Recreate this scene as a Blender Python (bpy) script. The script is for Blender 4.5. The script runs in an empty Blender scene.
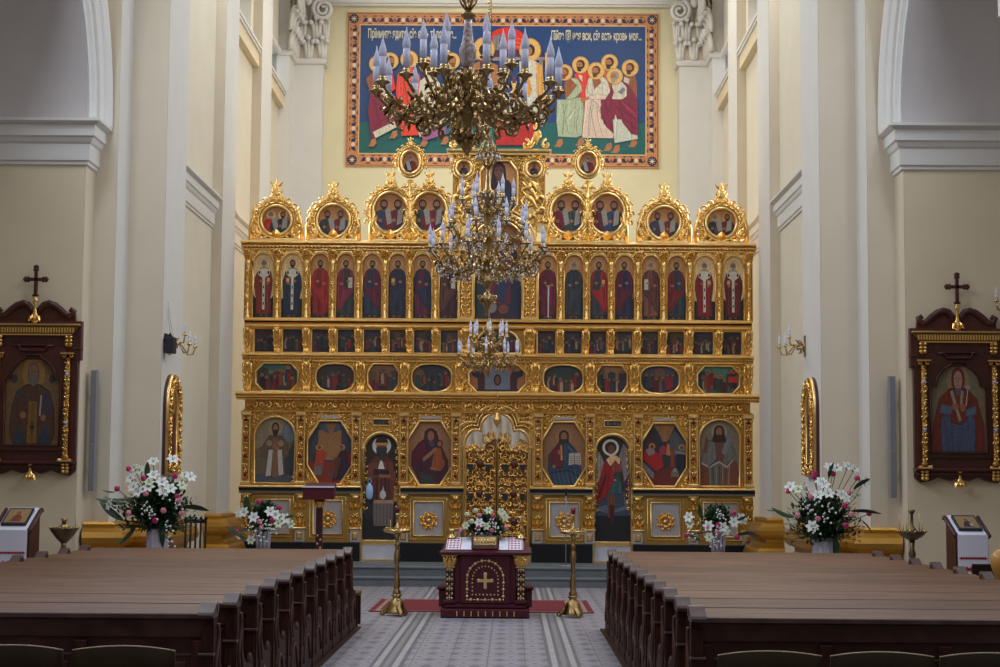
import bpy, math, random
from mathutils import Vector, Matrix
SC = bpy.context.scene
COL = SC.collection
PI = math.pi
sin, cos = math.sin, math.cos
# ------------------------------------------------------------------ camera
FPX = 1700.0
CAM = Vector((0.25, 0.0, 1.9))
YAW, PITCH, ROLL = 0.0077, math.atan(148.4 / 1700), 0.0073
RC = (Matrix.Rotation(YAW, 3, 'Z') @ Matrix.Rotation(PI / 2 + PITCH, 3, 'X') @ Matrix.Rotation(ROLL, 3, 'Z'))
cd = bpy.data.cameras.new('camera'); cam = bpy.data.objects.new('camera', cd); COL.objects.link(cam)
cd.sensor_width = 36; cd.lens = 36 * FPX / 1000; cd.clip_end = 200
cam.location = CAM; cam.rotation_euler = RC.to_euler()
SC.camera = cam

def at(px, py, Y):
    """world point on the plane y = Y that the photograph shows at a pixel (used to measure the room)"""
    d = RC @ Vector(((px - 500) / FPX, (333.5 - py) / FPX, -1))
    return CAM + d * ((Y - CAM.y) / d.y)

# ------------------------------------------------------------------ materials
MATS = {}
def mat(name, col, rough=.6, metal=0, bump=0, bscale=30, var=0, vscale=6, stretch=None, col2=None, spec=.5, emit=None, trans=0, coat=0):
    if name in MATS: return MATS[name]
    m = bpy.data.materials.new(name); m.use_nodes = True
    nt = m.node_tree; b = nt.nodes['Principled BSDF']
    b.inputs['Base Color'].default_value = (*col, 1); b.inputs['Roughness'].default_value = rough
    b.inputs['Metallic'].default_value = metal
    b.inputs['Specular IOR Level'].default_value = spec
    if trans: b.inputs['Transmission Weight'].default_value = trans
    if coat: b.inputs['Coat Weight'].default_value = coat
    if emit:
        b.inputs['Emission Color'].default_value = (*emit[0], 1); b.inputs['Emission Strength'].default_value = emit[1]
    tc = nt.nodes.new('ShaderNodeTexCoord'); mp = nt.nodes.new('ShaderNodeMapping')
    nt.links.new(tc.outputs['Object'], mp.inputs['Vector'])
    if stretch:
        mp.inputs['Scale'].default_value = stretch
        oi = nt.nodes.new('ShaderNodeObjectInfo'); vm_ = nt.nodes.new('ShaderNodeVectorMath'); vm_.operation = 'SCALE'; vm_.inputs[0].default_value = (31, 17, 23)
        nt.links.new(oi.outputs['Random'], vm_.inputs['Scale']); nt.links.new(vm_.outputs[0], mp.inputs['Location'])
    if var or col2:
        n = nt.nodes.new('ShaderNodeTexNoise'); n.inputs['Scale'].default_value = vscale; n.inputs['Detail'].default_value = 5
        nt.links.new(mp.outputs[0], n.inputs['Vector'])
        r = nt.nodes.new('ShaderNodeValToRGB'); r.color_ramp.elements[0].position = .3; r.color_ramp.elements[1].position = .7
        c2 = col2 or tuple(min(1, c * (1 + var)) for c in col)
        c1 = col if col2 else tuple(c * (1 - var) for c in col)
        r.color_ramp.elements[0].color = (*c1, 1); r.color_ramp.elements[1].color = (*c2, 1)
        nt.links.new(n.outputs['Fac'], r.inputs[0]); nt.links.new(r.outputs[0], b.inputs['Base Color'])
        if stretch:   # boards differ from pew to pew
            hs = nt.nodes.new('ShaderNodeHueSaturation'); mr_ = nt.nodes.new('ShaderNodeMapRange'); mr_.inputs[3].default_value = .72; mr_.inputs[4].default_value = 1.15
            nt.links.new(oi.outputs['Random'], mr_.inputs[0]); nt.links.new(mr_.outputs[0], hs.inputs['Value']); nt.links.new(r.outputs[0], hs.inputs['Color']); nt.links.new(hs.outputs[0], b.inputs['Base Color'])
    if bump:
        n = nt.nodes.new('ShaderNodeTexNoise'); n.inputs['Scale'].default_value = bscale; n.inputs['Detail'].default_value = 3
        nt.links.new(mp.outputs[0], n.inputs['Vector'])
        bp = nt.nodes.new('ShaderNodeBump'); bp.inputs['Strength'].default_value = min(1, bump); bp.inputs['Distance'].default_value = .02
        nt.links.new(n.outputs['Fac'], bp.inputs['Height']); nt.links.new(bp.outputs[0], b.inputs['Normal'])
    MATS[name] = m
    return m

soffit = mat('shaded_soffit_plaster', (.60, .55, .53), .85, bump=.06, bscale=8, var=.03, vscale=2)  # mauve-grey shade under the arch, put into the plaster colour
cream = mat('cream_plaster', (.76, .64, .445), .85, bump=.08, bscale=8, var=.03, vscale=1.5)
baycream = mat('bay_cream_plaster', (.74, .675, .53), .85, bump=.08, bscale=8, var=.03, vscale=1.5)
yellow = mat('pale_yellow_plaster', (.76, .69, .45), .85, bump=.08, bscale=8, var=.03, vscale=1.5)
white = mat('white_plaster', (.73, .71, .66), .8, bump=.06, bscale=8, var=.02, vscale=2)
offwhite = mat('offwhite_and_shade_plaster', (.70, .605, .455), .8, bump=.06, bscale=8, var=.02, vscale=2)  # off-white with the warm shade of the door-side pilaster faces in its colour
ochre = mat('ochre_gilt_plaster', (.50, .245, .03), .30, .45, bump=.1, bscale=10, var=.08, vscale=3)
GC = (.80, .45, .105)
gold = mat('gold', (.90, .58, .19), .28, 1, bump=.35, bscale=30)
goldp = mat('gold_plain', (.94, .64, .25), .30, 1, bump=.3, bscale=16)
goldc = mat('gold_carved', (.90, .56, .18), .26, 1, bump=.7, bscale=34)
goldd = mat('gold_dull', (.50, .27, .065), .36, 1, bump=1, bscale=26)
goldpaint = mat('gold_paint', (.42, .24, .05), .42, .4, bump=.2, bscale=20, var=.08, vscale=8)
brass = mat('aged_brass', (.44, .29, .125), .28, 1, bump=.3, bscale=60, var=.2, vscale=14)
brassd = mat('dark_bronze', (.20, .14, .075), .36, 1, bump=.3, bscale=60)
brassl = mat('polished_brass', (.68, .48, .2), .25, 1, bump=.1, bscale=60)
silver = mat('silver_leaf', (.50, .47, .48), .42, .55, bump=.2, bscale=16, var=.08, vscale=5)
black = mat('black_stone', (.010, .010, .013), .5, spec=.25)
blackp = mat('black_plastic', (.012, .012, .018), .5)
wood = mat('dark_oak', (.045, .018, .011), .5, spec=.2, var=.4, vscale=5, stretch=(1, 6, 1), bump=.2, bscale=20)
woodv = mat('dark_oak_upright', (.042, .014, .009), .5, spec=.12, var=.4, vscale=7, stretch=(5, 5, .8), bump=.2, bscale=20)
woodt = mat('worn_oak_planks', (.060, .024, .011), .42, spec=.22, vscale=5, stretch=(.35, 8, 3), bump=.25, bscale=14, col2=(.25, .118, .060))
woodcap = mat('oak_cap', (.075, .038, .030), .35, var=.3, vscale=9, spec=.4)
carv = mat('pale_carved_oak', (.095, .045, .033), .5, spec=.15)
maho = mat('mahogany', (.075, .016, .012), .38, var=.25, vscale=6, stretch=(4, 4, .8))
mahod = mat('burgundy_lacquer', (.075, .009, .018), .35, spec=.35, var=.12, vscale=5)
wax = mat('white_candle', (.86, .86, .98), .45)
_nt = wax.node_tree; _t = _nt.nodes.new('ShaderNodeBsdfTranslucent'); _t.inputs[0].default_value = (.9, .9, 1, 1); _x = _nt.nodes.new('ShaderNodeMixShader'); _x.inputs[0].default_value = .4
_nt.links.new(_nt.nodes['Principled BSDF'].outputs[0], _x.inputs[1]); _nt.links.new(_t.outputs[0], _x.inputs[2]); _nt.links.new(_x.outputs[0], _nt.nodes['Material Output'].inputs[0])
glass = mat('crystal', (.80, .78, .80), .08, .0, spec=1.0)
porc = mat('figured_glass', (.25, .08, .06), .25, vscale=45, col2=(.75, .7, .7))
linen = mat('white_linen', (.74, .74, .86), .85, bump=.15, bscale=25)
vasem = mat('pale_vase', (.62, .58, .68), .6)
redthread = mat('red_thread', (.5, .03, .05), .8)
leafm = mat('leaf_green', (.022, .065, .02), .5, var=.5, vscale=12)
leafp = mat('pale_leaf', (.14, .26, .09), .6, var=.3, vscale=12)
petal = mat('white_petal', (.78, .79, .74), .6, var=.04)
petalg = mat('cream_petal', (.66, .70, .50), .6, var=.1, vscale=20)
pink = mat('pink_petal', (.76, .27, .34), .6, var=.15, vscale=30)
magenta = mat('magenta_petal', (.55, .02, .16), .6, var=.15, vscale=30)
curt = mat('white_curtain', (.80, .78, .82), .9)
_nt = curt.node_tree; _t = _nt.nodes.new('ShaderNodeBsdfTranslucent'); _t.inputs[0].default_value = (.85, .83, .9, 1); _x = _nt.nodes.new('ShaderNodeMixShader'); _x.inputs[0].default_value = .6
_nt.links.new(_nt.nodes['Principled BSDF'].outputs[0], _x.inputs[1]); _nt.links.new(_t.outputs[0], _x.inputs[2]); _nt.links.new(_x.outputs[0], _nt.nodes['Material Output'].inputs[0])
stonem = mat('grey_step_stone', (.15, .165, .18), .5, var=.12, vscale=6)
greym = mat('grey_metal', (.27, .27, .29), .45, .2)
carpetm = mat('red_carpet', (.17, .010, .020), .95, var=.15, vscale=20)
carpetb = mat('beige_carpet_border', (.38, .28, .21), .95, vscale=22, col2=(.26, .12, .10))
redgem = mat('red_glass', (.16, .004, .01), .15)

def paint_mat():
    m = bpy.data.materials.new('painted_art'); m.use_nodes = True
    nt = m.node_tree; b = nt.nodes['Principled BSDF']; b.inputs['Roughness'].default_value = .5
    a = nt.nodes.new('ShaderNodeAttribute'); a.attribute_name = 'Col'
    tc = nt.nodes.new('ShaderNodeTexCoord'); n = nt.nodes.new('ShaderNodeTexNoise'); n.inputs['Scale'].default_value = 26; n.inputs['Detail'].default_value = 6
    nt.links.new(tc.outputs['Object'], n.inputs['Vector'])
    mr = nt.nodes.new('ShaderNodeMapRange'); mr.inputs[1].default_value = .3; mr.inputs[2].default_value = .7
    mr.inputs[3].default_value = .80; mr.inputs[4].default_value = 1.16
    nt.links.new(n.outputs['Fac'], mr.inputs[0])
    vm = nt.nodes.new('ShaderNodeVectorMath'); vm.operation = 'SCALE'
    nt.links.new(a.outputs['Color'], vm.inputs[0]); nt.links.new(mr.outputs[0], vm.inputs['Scale'])
    nt.links.new(vm.outputs[0], b.inputs['Base Color'])
    return m
paintm = paint_mat()

def srgb(r, g, b):
    f = lambda c: (c / 255 / 12.92) if c / 255 <= .04045 else ((c / 255 + .055) / 1.055) ** 2.4
    return (f(r), f(g), f(b))

# ------------------------------------------------------------------ objects
def tag(o, label=None, cat=None, group=None, kind=None):
    if label: o['label'] = label
    if cat: o['category'] = cat
    if group: o['group'] = group
    if kind: o['kind'] = kind
    return o

def empty(name, loc, label, cat, group=None, rz=0):
    o = bpy.data.objects.new(name, None); COL.objects.link(o)
    o.location = loc; o.rotation_euler = (0, 0, rz); o.empty_display_size = .1
    return tag(o, label, cat, group)

def children(o): return [c for c in bpy.data.objects if c.parent == o]

def copy_tree(o, parent=None, kids=None):
    kids = kids or {}
    c = o.copy(); COL.objects.link(c)
    if parent: c.parent = parent
    for ch in children(o): copy_tree(ch, c)
    return c

class MB:
    def __init__(s): s.v = []; s.f = []; s.m = []; s.s = []; s.mats = []; s.M = None
    def mi(s, m):
        if m not in s.mats: s.mats.append(m)
        return s.mats.index(m)
    def add(s, vs, fs, m, smooth=False):
        o = len(s.v)
        if s.M is not None: vs = [tuple(s.M @ Vector(p)) for p in vs]
        s.v += [tuple(p) for p in vs]; k = s.mi(m)
        for f in fs:
            s.f.append(tuple(i + o for i in f)); s.m.append(k); s.s.append(smooth)
    def box(s, x0, x1, y0, y1, z0, z1, m, bev=0):
        if x0 > x1: x0, x1 = x1, x0
        if y0 > y1: y0, y1 = y1, y0
        if z0 > z1: z0, z1 = z1, z0
        if bev:
            b = min(bev, (x1 - x0) * .45, (z1 - z0) * .45, (y1 - y0) * .9)
            vs = [(x0, y1, z0), (x1, y1, z0), (x1, y1, z1), (x0, y1, z1), (x0, y0 + b, z0), (x1, y0 + b, z0), (x1, y0 + b, z1), (x0, y0 + b, z1),
                  (x0 + b, y0, z0 + b), (x1 - b, y0, z0 + b), (x1 - b, y0, z1 - b), (x0 + b, y0, z1 - b)]
            fs = [(3, 2, 1, 0), (0, 1, 5, 4), (1, 2, 6, 5), (2, 3, 7, 6), (3, 0, 4, 7), (4, 5, 9, 8), (5, 6, 10, 9), (6, 7, 11, 10), (7, 4, 8, 11), (8, 9, 10, 11)]
        else:
            vs = [(x0, y0, z0), (x1, y0, z0), (x1, y1, z0), (x0, y1, z0), (x0, y0, z1), (x1, y0, z1), (x1, y1, z1), (x0, y1, z1)]
            fs = [(0, 3, 2, 1), (4, 5, 6, 7), (0, 1, 5, 4), (1, 2, 6, 5), (2, 3, 7, 6), (3, 0, 4, 7)]
        s.add(vs, fs, m)
    def prism(s, pts, y0, y1, m, axis='y', smooth=False):
        """pts (a,b) outline extruded: axis 'y' -> (x,z) outline, 'x' -> (y,z), 'z' -> (x,y)"""
        P = {'y': lambda a, b, t: (a, t, b), 'x': lambda a, b, t: (t, a, b), 'z': lambda a, b, t: (a, b, t)}[axis]
        n = len(pts); A = sum(pts[i][0] * pts[(i + 1) % n][1] - pts[(i + 1) % n][0] * pts[i][1] for i in range(n))
        if A < 0: pts = pts[::-1]
        if axis == 'y': y0, y1 = min(y0, y1), max(y0, y1)
        else: y0, y1 = max(y0, y1), min(y0, y1)
        vs = [P(a, b, y0) for a, b in pts] + [P(a, b, y1) for a, b in pts]
        fs = [tuple(range(n)), tuple(range(2 * n - 1, n - 1, -1))] + [(i + n, (i + 1) % n + n, (i + 1) % n, i) for i in range(n)]
        s.add(vs, fs, m)
    def tube(s, path, rad, m, n=6, closed=False, smooth=True, flat=1.0):
        path = [Vector(p) for p in path]; L = len(path)
        if not hasattr(rad, '__len__'): rad = [rad] * L
        vs = []; fs = []; up = None
        for i, p in enumerate(path):
            a = path[(i - 1) % L] if (closed or i > 0) else p
            b = path[(i + 1) % L] if (closed or i < L - 1) else p
            t = (b - a)
            t = t.normalized() if t.length > 1e-9 else Vector((0, 0, 1))
            if up is None:
                up = Vector((0, 1, 0)) if abs(t.y) < .8 else Vector((1, 0, 0))
            u = t.cross(up)
            if u.length < 1e-6: u = t.cross(Vector((1, 0, .3)))
            u.normalize(); w = u.cross(t).normalized(); up = w
            for k in range(n):
                an = 2 * PI * k / n
                vs.append(p + (u * cos(an) + w * sin(an) * flat) * rad[i])
        rings = L if closed else L - 1
        for i in range(rings):
            j = (i + 1) % L
            for k in range(n):
                l = (k + 1) % n
                fs.append((i * n + k, i * n + l, j * n + l, j * n + k))
        if not closed:
            fs.append(tuple(range(n))[::-1]); fs.append(tuple((L - 1) * n + k for k in range(n)))
        s.add(vs, fs, m, smooth)
    def lathe(s, prof, m, c=(0, 0, 0), n=12, smooth=True, a0=0, sq=1):
        vs = []; fs = []; L = len(prof)
        for r, z in prof:
            for k in range(n):
                an = 2 * PI * (k + a0) / n
                vs.append((c[0] + r * cos(an), c[1] + r * sin(an) * sq, c[2] + z))
        for i in range(L - 1):
            for k in range(n):
                l = (k + 1) % n
                fs.append((i * n + k, i * n + l, (i + 1) * n + l, (i + 1) * n + k))
        fs.append(tuple(range(n))[::-1]); fs.append(tuple((L - 1) * n + k for k in range(n)))
        s.add(vs, fs, m, smooth)
    def blob(s, c, r, m, n=6, k=4):
        if not hasattr(r, '__len__'): r = (r, r, r)
        vs = [(c[0], c[1], c[2] - r[2])]; fs = []
        for i in range(1, k):
            a = PI * i / k
            for j in range(n):
                b = 2 * PI * j / n
                vs.append((c[0] + r[0] * sin(a) * cos(b), c[1] + r[1] * sin(a) * sin(b), c[2] - r[2] * cos(a)))
        vs.append((c[0], c[1], c[2] + r[2])); T = len(vs) - 1
        for j in range(n):
            l = (j + 1) % n
            fs.append((0, 1 + l, 1 + j))
            for i in range(k - 2):
                fs.append((1 + i * n + j, 1 + i * n + l, 1 + (i + 1) * n + l, 1 + (i + 1) * n + j))
            fs.append((1 + (k - 2) * n + j, 1 + (k - 2) * n + l, T))
        s.add(vs, fs, m, True)
    def sweep(s, path, prof, m, closed=False, smooth=False):
        """path: list of (origin, axisA, axisB); prof: (a,b) open profile"""
        vs = []; fs = []; n = len(prof)
        for o, A, B in path:
            for a, b in prof: vs.append(Vector(o) + Vector(A) * a + Vector(B) * b)
        L = len(path)
        for i in range(L if closed else L - 1):
            j = (i + 1) % L
            for k in range(n - 1): fs.append((i * n + k, i * n + k + 1, j * n + k + 1, j * n + k))
        s.add(vs, fs, m, smooth)
    def build(s, name, parent=None, kind=None, label=None, loc=None):
        me = bpy.data.meshes.new(name); me.from_pydata(s.v, [], s.f)
        for m in s.mats: me.materials.append(m)
        me.polygons.foreach_set('material_index', s.m); me.polygons.foreach_set('use_smooth', s.s)
        me.update()
        o = bpy.data.objects.new(name, me); COL.objects.link(o)
        if parent: o.parent = parent
        if loc: o.location = loc
        if kind: o['kind'] = kind
        if label: o['label'] = label
        return o

# ------------------------------------------------------------------ ornament
def curl(mb, u, z, y, size, ang, hand, m, r=None, n=5, seg=8, turn=4.4):
    r = r or size * .2; pts = []; rad = []
    for i in range(seg + 1):
        t = i / seg; a = ang + hand * t * turn; R = size * (1 - .78 * t)
        pts.append((u + R * cos(a), y - r * (.5 + .7 * t), z + R * sin(a))); rad.append(r * (.35 + .8 * sin(PI * (.15 + .6 * t))))
    mb.tube(pts, rad, m, n)
    mb.blob((pts[-1][0], y - r * 1.3, pts[-1][2]), r * 1.25, m, 5, 3)

def leafo(mb, u, z, y, ln, wd, ang, m, th=None):
    """small carved leaf lying in the x-z plane"""
    th = th or wd * .6; c, s_ = cos(ang), sin(ang)
    L = [(0, 0, 0), (.35, .5, .1), (.7, .36, .3), (1, 0, .6), (.7, -.36, .3), (.35, -.5, .1), (.45, 0, 1)]
    vs = []
    for a, b, h in L:
        vs.append((u + a * ln * c - b * wd * s_, y - h * th, z + a * ln * s_ + b * wd * c))
    mb.add(vs, [(0, 1, 6)[::-1], (1, 2, 6)[::-1], (2, 3, 6)[::-1], (3, 4, 6)[::-1], (4, 5, 6)[::-1], (5, 0, 6)[::-1]], m, False)

def scatter(mb, x0, x1, z0, z1, inside, y, sp, m, seed=1, mirror=True, size=.5, k=1.0):
    rg = random.Random(seed); xc = (x0 + x1) / 2
    nx = max(1, int(round((xc - x0 if mirror else x1 - x0) / sp))); nz = max(1, int(round((z1 - z0) / sp)))
    for i in range(nx):
        for j in range(nz):
            w = ((xc if mirror else x1) - x0) / nx
            x = x0 + (i + .5 + rg.uniform(-.22, .22)) * w; z = z0 + (j + .5 + rg.uniform(-.22, .22)) * (z1 - z0) / nz
            if not inside(x, z): continue
            an = rg.uniform(0, 2 * PI); hd = rg.choice((-1, 1)); s_ = sp * size * rg.uniform(.85, 1.2); lf = rg.random() < .45
            for sg in ((1, -1) if mirror else (1,)):
                X = x if sg == 1 else 2 * xc - x; A = an if sg == 1 else PI - an
                curl(mb, X, z, y, s_, A, hd * sg, m, r=s_ * .24 * k)
                if lf: leafo(mb, X, z, y - .005, s_ * 1.5, s_ * .8, A + hd * sg * 2.5, m)

def ray_poly(c, an, poly):
    dx, dz = cos(an), sin(an); best = None
    for i in range(len(poly)):
        x1, z1 = poly[i]; x2, z2 = poly[(i + 1) % len(poly)]
        x1 -= c[0]; x2 -= c[0]; z1 -= c[1]; z2 -= c[1]
        ex, ez = x2 - x1, z2 - z1; den = dx * ez - dz * ex
        if abs(den) < 1e-12: continue
        t = (x1 * ez - z1 * ex) / den; q = (x1 * dz - z1 * dx) / den
        if t > 0 and -1e-6 <= q <= 1 + 1e-6 and (best is None or t > best): best = t
    best = best or 1e-3
    return (c[0] + dx * best, c[1] + dz * best)

def in_poly(x, z, poly):
    r = False; n = len(poly)
    for i in range(n):
        x1, z1 = poly[i]; x2, z2 = poly[(i + 1) % n]
        if (z1 > z) != (z2 > z) and x < (x2 - x1) * (z - z1) / (z2 - z1) + x1: r = not r
    return r

def grow(poly, d):
    cx = sum(p[0] for p in poly) / len(poly); cz = sum(p[1] for p in poly) / len(poly)
    out = []
    for x, z in poly:
        l = math.hypot(x - cx, z - cz); out.append((x + (x - cx) / l * d, z + (z - cz) / l * d))
    return out

def hole_panel(mb, x0, x1, z0, z1, hole, y, depth, m, m2=None, c=None):
    c = c or (sum(p[0] for p in hole) / len(hole), sum(p[1] for p in hole) / len(hole))
    rect = [(x0, z0), (x1, z0), (x1, z1), (x0, z1)]
    an = sorted(set(round(math.atan2(p[1] - c[1], p[0] - c[0]), 5) for p in hole + rect))
    I = [ray_poly(c, a, hole) for a in an]; O = [ray_poly(c, a, rect) for a in an]; n = len(an)
    vs = [(a, y, b) for a, b in I] + [(a, y, b) for a, b in O] + [(a, y + depth, b) for a, b in I] + [(a, y + depth, b) for a, b in O]
    fs = []
    for i in range(n):
        j = (i + 1) % n
        fs += [(i, n + i, n + j, j)]
    mb.add(vs, fs, m)
    fs = []
    for i in range(n):
        j = (i + 1) % n
        fs += [(i, j, 2 * n + j, 2 * n + i), (n + j, n + i, 3 * n + i, 3 * n + j)]
    mb.add(vs, fs, m2 or m)

def arch_pts(x0, x1, z0, z1, n=12, rise=None):
    r = (x1 - x0) / 2; cx = (x0 + x1) / 2; rz = rise or r; zc = z1 - rz
    return [(x0, z0), (x1, z0)] + [(cx + r * cos(PI * i / n), zc + rz * sin(PI * i / n)) for i in range(n + 1)]
def oct_pts(x0, x1, z0, z1, cx, cz):
    return [(x0 + cx, z0), (x1 - cx, z0), (x1, z0 + cz), (x1, z1 - cz), (x1 - cx, z1), (x0 + cx, z1), (x0, z1 - cz), (x0, z0 + cz)]
def oval_pts(x0, x1, z0, z1, n=24, e=.75):
    cx, cz, a, b = (x0 + x1) / 2, (z0 + z1) / 2, (x1 - x0) / 2, (z1 - z0) / 2
    f = lambda v: math.copysign(abs(v) ** e, v)
    return [(cx + a * f(cos(2 * PI * i / n)), cz + b * f(sin(2 * PI * i / n))) for i in range(n)]

# ------------------------------------------------------------------ flat painted art
class Art:
    def __init__(s, T=None, y=0, step=.0002):
        s.v = []; s.f = []; s.c = []; s.T = T or (lambda a, b: (a, b)); s.y = y; s.step = step; s.k = 0
    def poly(s, pts, col):
        s.k += 1; y = s.y - s.k * s.step; o = len(s.v)
        P = [s.T(a, b) for a, b in pts]
        A = sum(P[i][0] * P[(i + 1) % len(P)][1] - P[(i + 1) % len(P)][0] * P[i][1] for i in range(len(P)))
        if A < 0: P = P[::-1]
        s.v += [(a, y, b) for a, b in P]; s.f.append(tuple(range(o, o + len(P)))); s.c.append(col)
    def same(s): s.k -= 1
    def rich(s, pts, col, n=5, w=None, seed=0, dk=.5, lt=1.45):
        """a garment: dark contour, flat colour and painted folds"""
        s.poly(pts, tuple(c * .4 for c in col))
        xs = [a for a, b in pts]; zs = [b for a, b in pts]; W, H = max(xs) - min(xs), max(zs) - min(zs)
        w = w or min(W, H) * .035
        s.poly(grow(pts, -w), col)
        rg = random.Random(int(seed + 1000 * abs(xs[0] + zs[1])) % 99991)
        for i in range(n):
            t = (i + .5) / n; x = min(xs) + W * (t + rg.uniform(-.06, .06)); dx = rg.uniform(-.16, .16) * W; L = []
            for k in range(6):
                q = k / 5; xx = x + dx * q * q + W * .03 * sin(q * 6 + i); zz = min(zs) + H * (.03 + .9 * q) if H > 0 else 0
                if in_poly(xx, zz, pts): L.append((xx, zz))
                else:
                    if len(L) > 1: break
                    L = []
            if len(L) > 1: s.line(L, w * rg.uniform(.8, 1.7), tuple(min(1, c * (dk if i % 2 else lt)) for c in col))
    def ell(s, cx, cz, rx, rz, col, n=14, a0=0, a1=2 * PI):
        s.poly([(cx + rx * cos(a0 + (a1 - a0) * i / n), cz + rz * sin(a0 + (a1 - a0) * i / n)) for i in range(n if a1 - a0 > 6.2 else n + 1)], col)
    def line(s, pts, w, col):
        for (a, b), (c, d) in zip(pts, pts[1:]):
            l = math.hypot(c - a, d - b) or 1; nx, nz = -(d - b) / l * w / 2, (c - a) / l * w / 2
            s.poly([(a + nx, b + nz), (c + nx, d + nz), (c - nx, d - nz), (a - nx, b - nz)], col); s.same()
        s.k += 1
    def build(s, name, parent=None, label=None, base=None, thick=.02):
        me = bpy.data.meshes.new(name); v = list(s.v); f = list(s.f); c = list(s.c)
        if base:   # a board behind the painting
            n = len(base); o = len(v); v += [(a, s.y, b) for a, b in base] + [(a, s.y + thick, b) for a, b in base]
            f += [tuple(range(o, o + n)), tuple(range(o + 2 * n - 1, o + n - 1, -1))] + [(o + i, o + i + n, o + (i + 1) % n + n, o + (i + 1) % n) for i in range(n)]
            c += [c[0] if c else (.3, .2, .1)] * (n + 2)
        me.from_pydata(v, [], f); me.materials.append(paintm)
        at_ = me.color_attributes.new('Col', 'FLOAT_COLOR', 'CORNER')
        buf = []
        for p, col in zip(me.polygons, c): buf += [col[0], col[1], col[2], 1] * p.loop_total
        at_.data.foreach_set('color', buf); me.update()
        o = bpy.data.objects.new(name, me); COL.objects.link(o)
        if parent: o.parent = parent
        if label: o['label'] = label
        return o

SK = srgb(150, 100, 70); SKD = srgb(105, 68, 48); HAIR = srgb(45, 28, 22); GREY = srgb(150, 145, 135)
def shade(c, k): return tuple(min(1, x * k) for x in c)

def head(A, x, z, h, hair=HAIR, beard=True, halo=None, long=False, skin=SK):
    """head of overall height h centred on x,z"""
    if halo:
        A.ell(x, z, h * .86, h * .86, shade(halo, .55), 16); A.ell(x, z, h * .8, h * .8, halo, 16)
    A.ell(x, z + h * .06, h * .40, h * .50, hair, 12)
    if long: A.poly([(x - h * .40, z), (x + h * .40, z), (x + h * .46, z - h * .6), (x - h * .46, z - h * .6)], hair)
    A.poly([(x - h * .12, z - h * .3), (x + h * .12, z - h * .3), (x + h * .15, z - h * .65), (x - h * .15, z - h * .65)], shade(skin, .8))
    A.ell(x, z - h * .03, h * .28, h * .40, skin, 12)
    if beard:
        A.poly([(x - h * .28, z - h * .08), (x - h * .13, z - h * .16), (x + h * .13, z - h * .16), (x + h * .28, z - h * .08), (x + h * .22, z - h * .42), (x, z - h * .62), (x - h * .22, z - h * .42)], hair)
    for sg in (-1, 1):
        A.poly([(x + sg * h * .06, z + h * .03), (x + sg * h * .17, z + h * .03), (x + sg * h * .17, z + h * .08), (x + sg * h * .06, z + h * .09)], shade(skin, .3)); A.same()
    A.k += 1
    A.poly([(x - h * .03, z + h * .05), (x + h * .03, z + h * .05), (x + h * .05, z - h * .1), (x - h * .05, z - h * .1)], shade(skin, 1.25))

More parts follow.
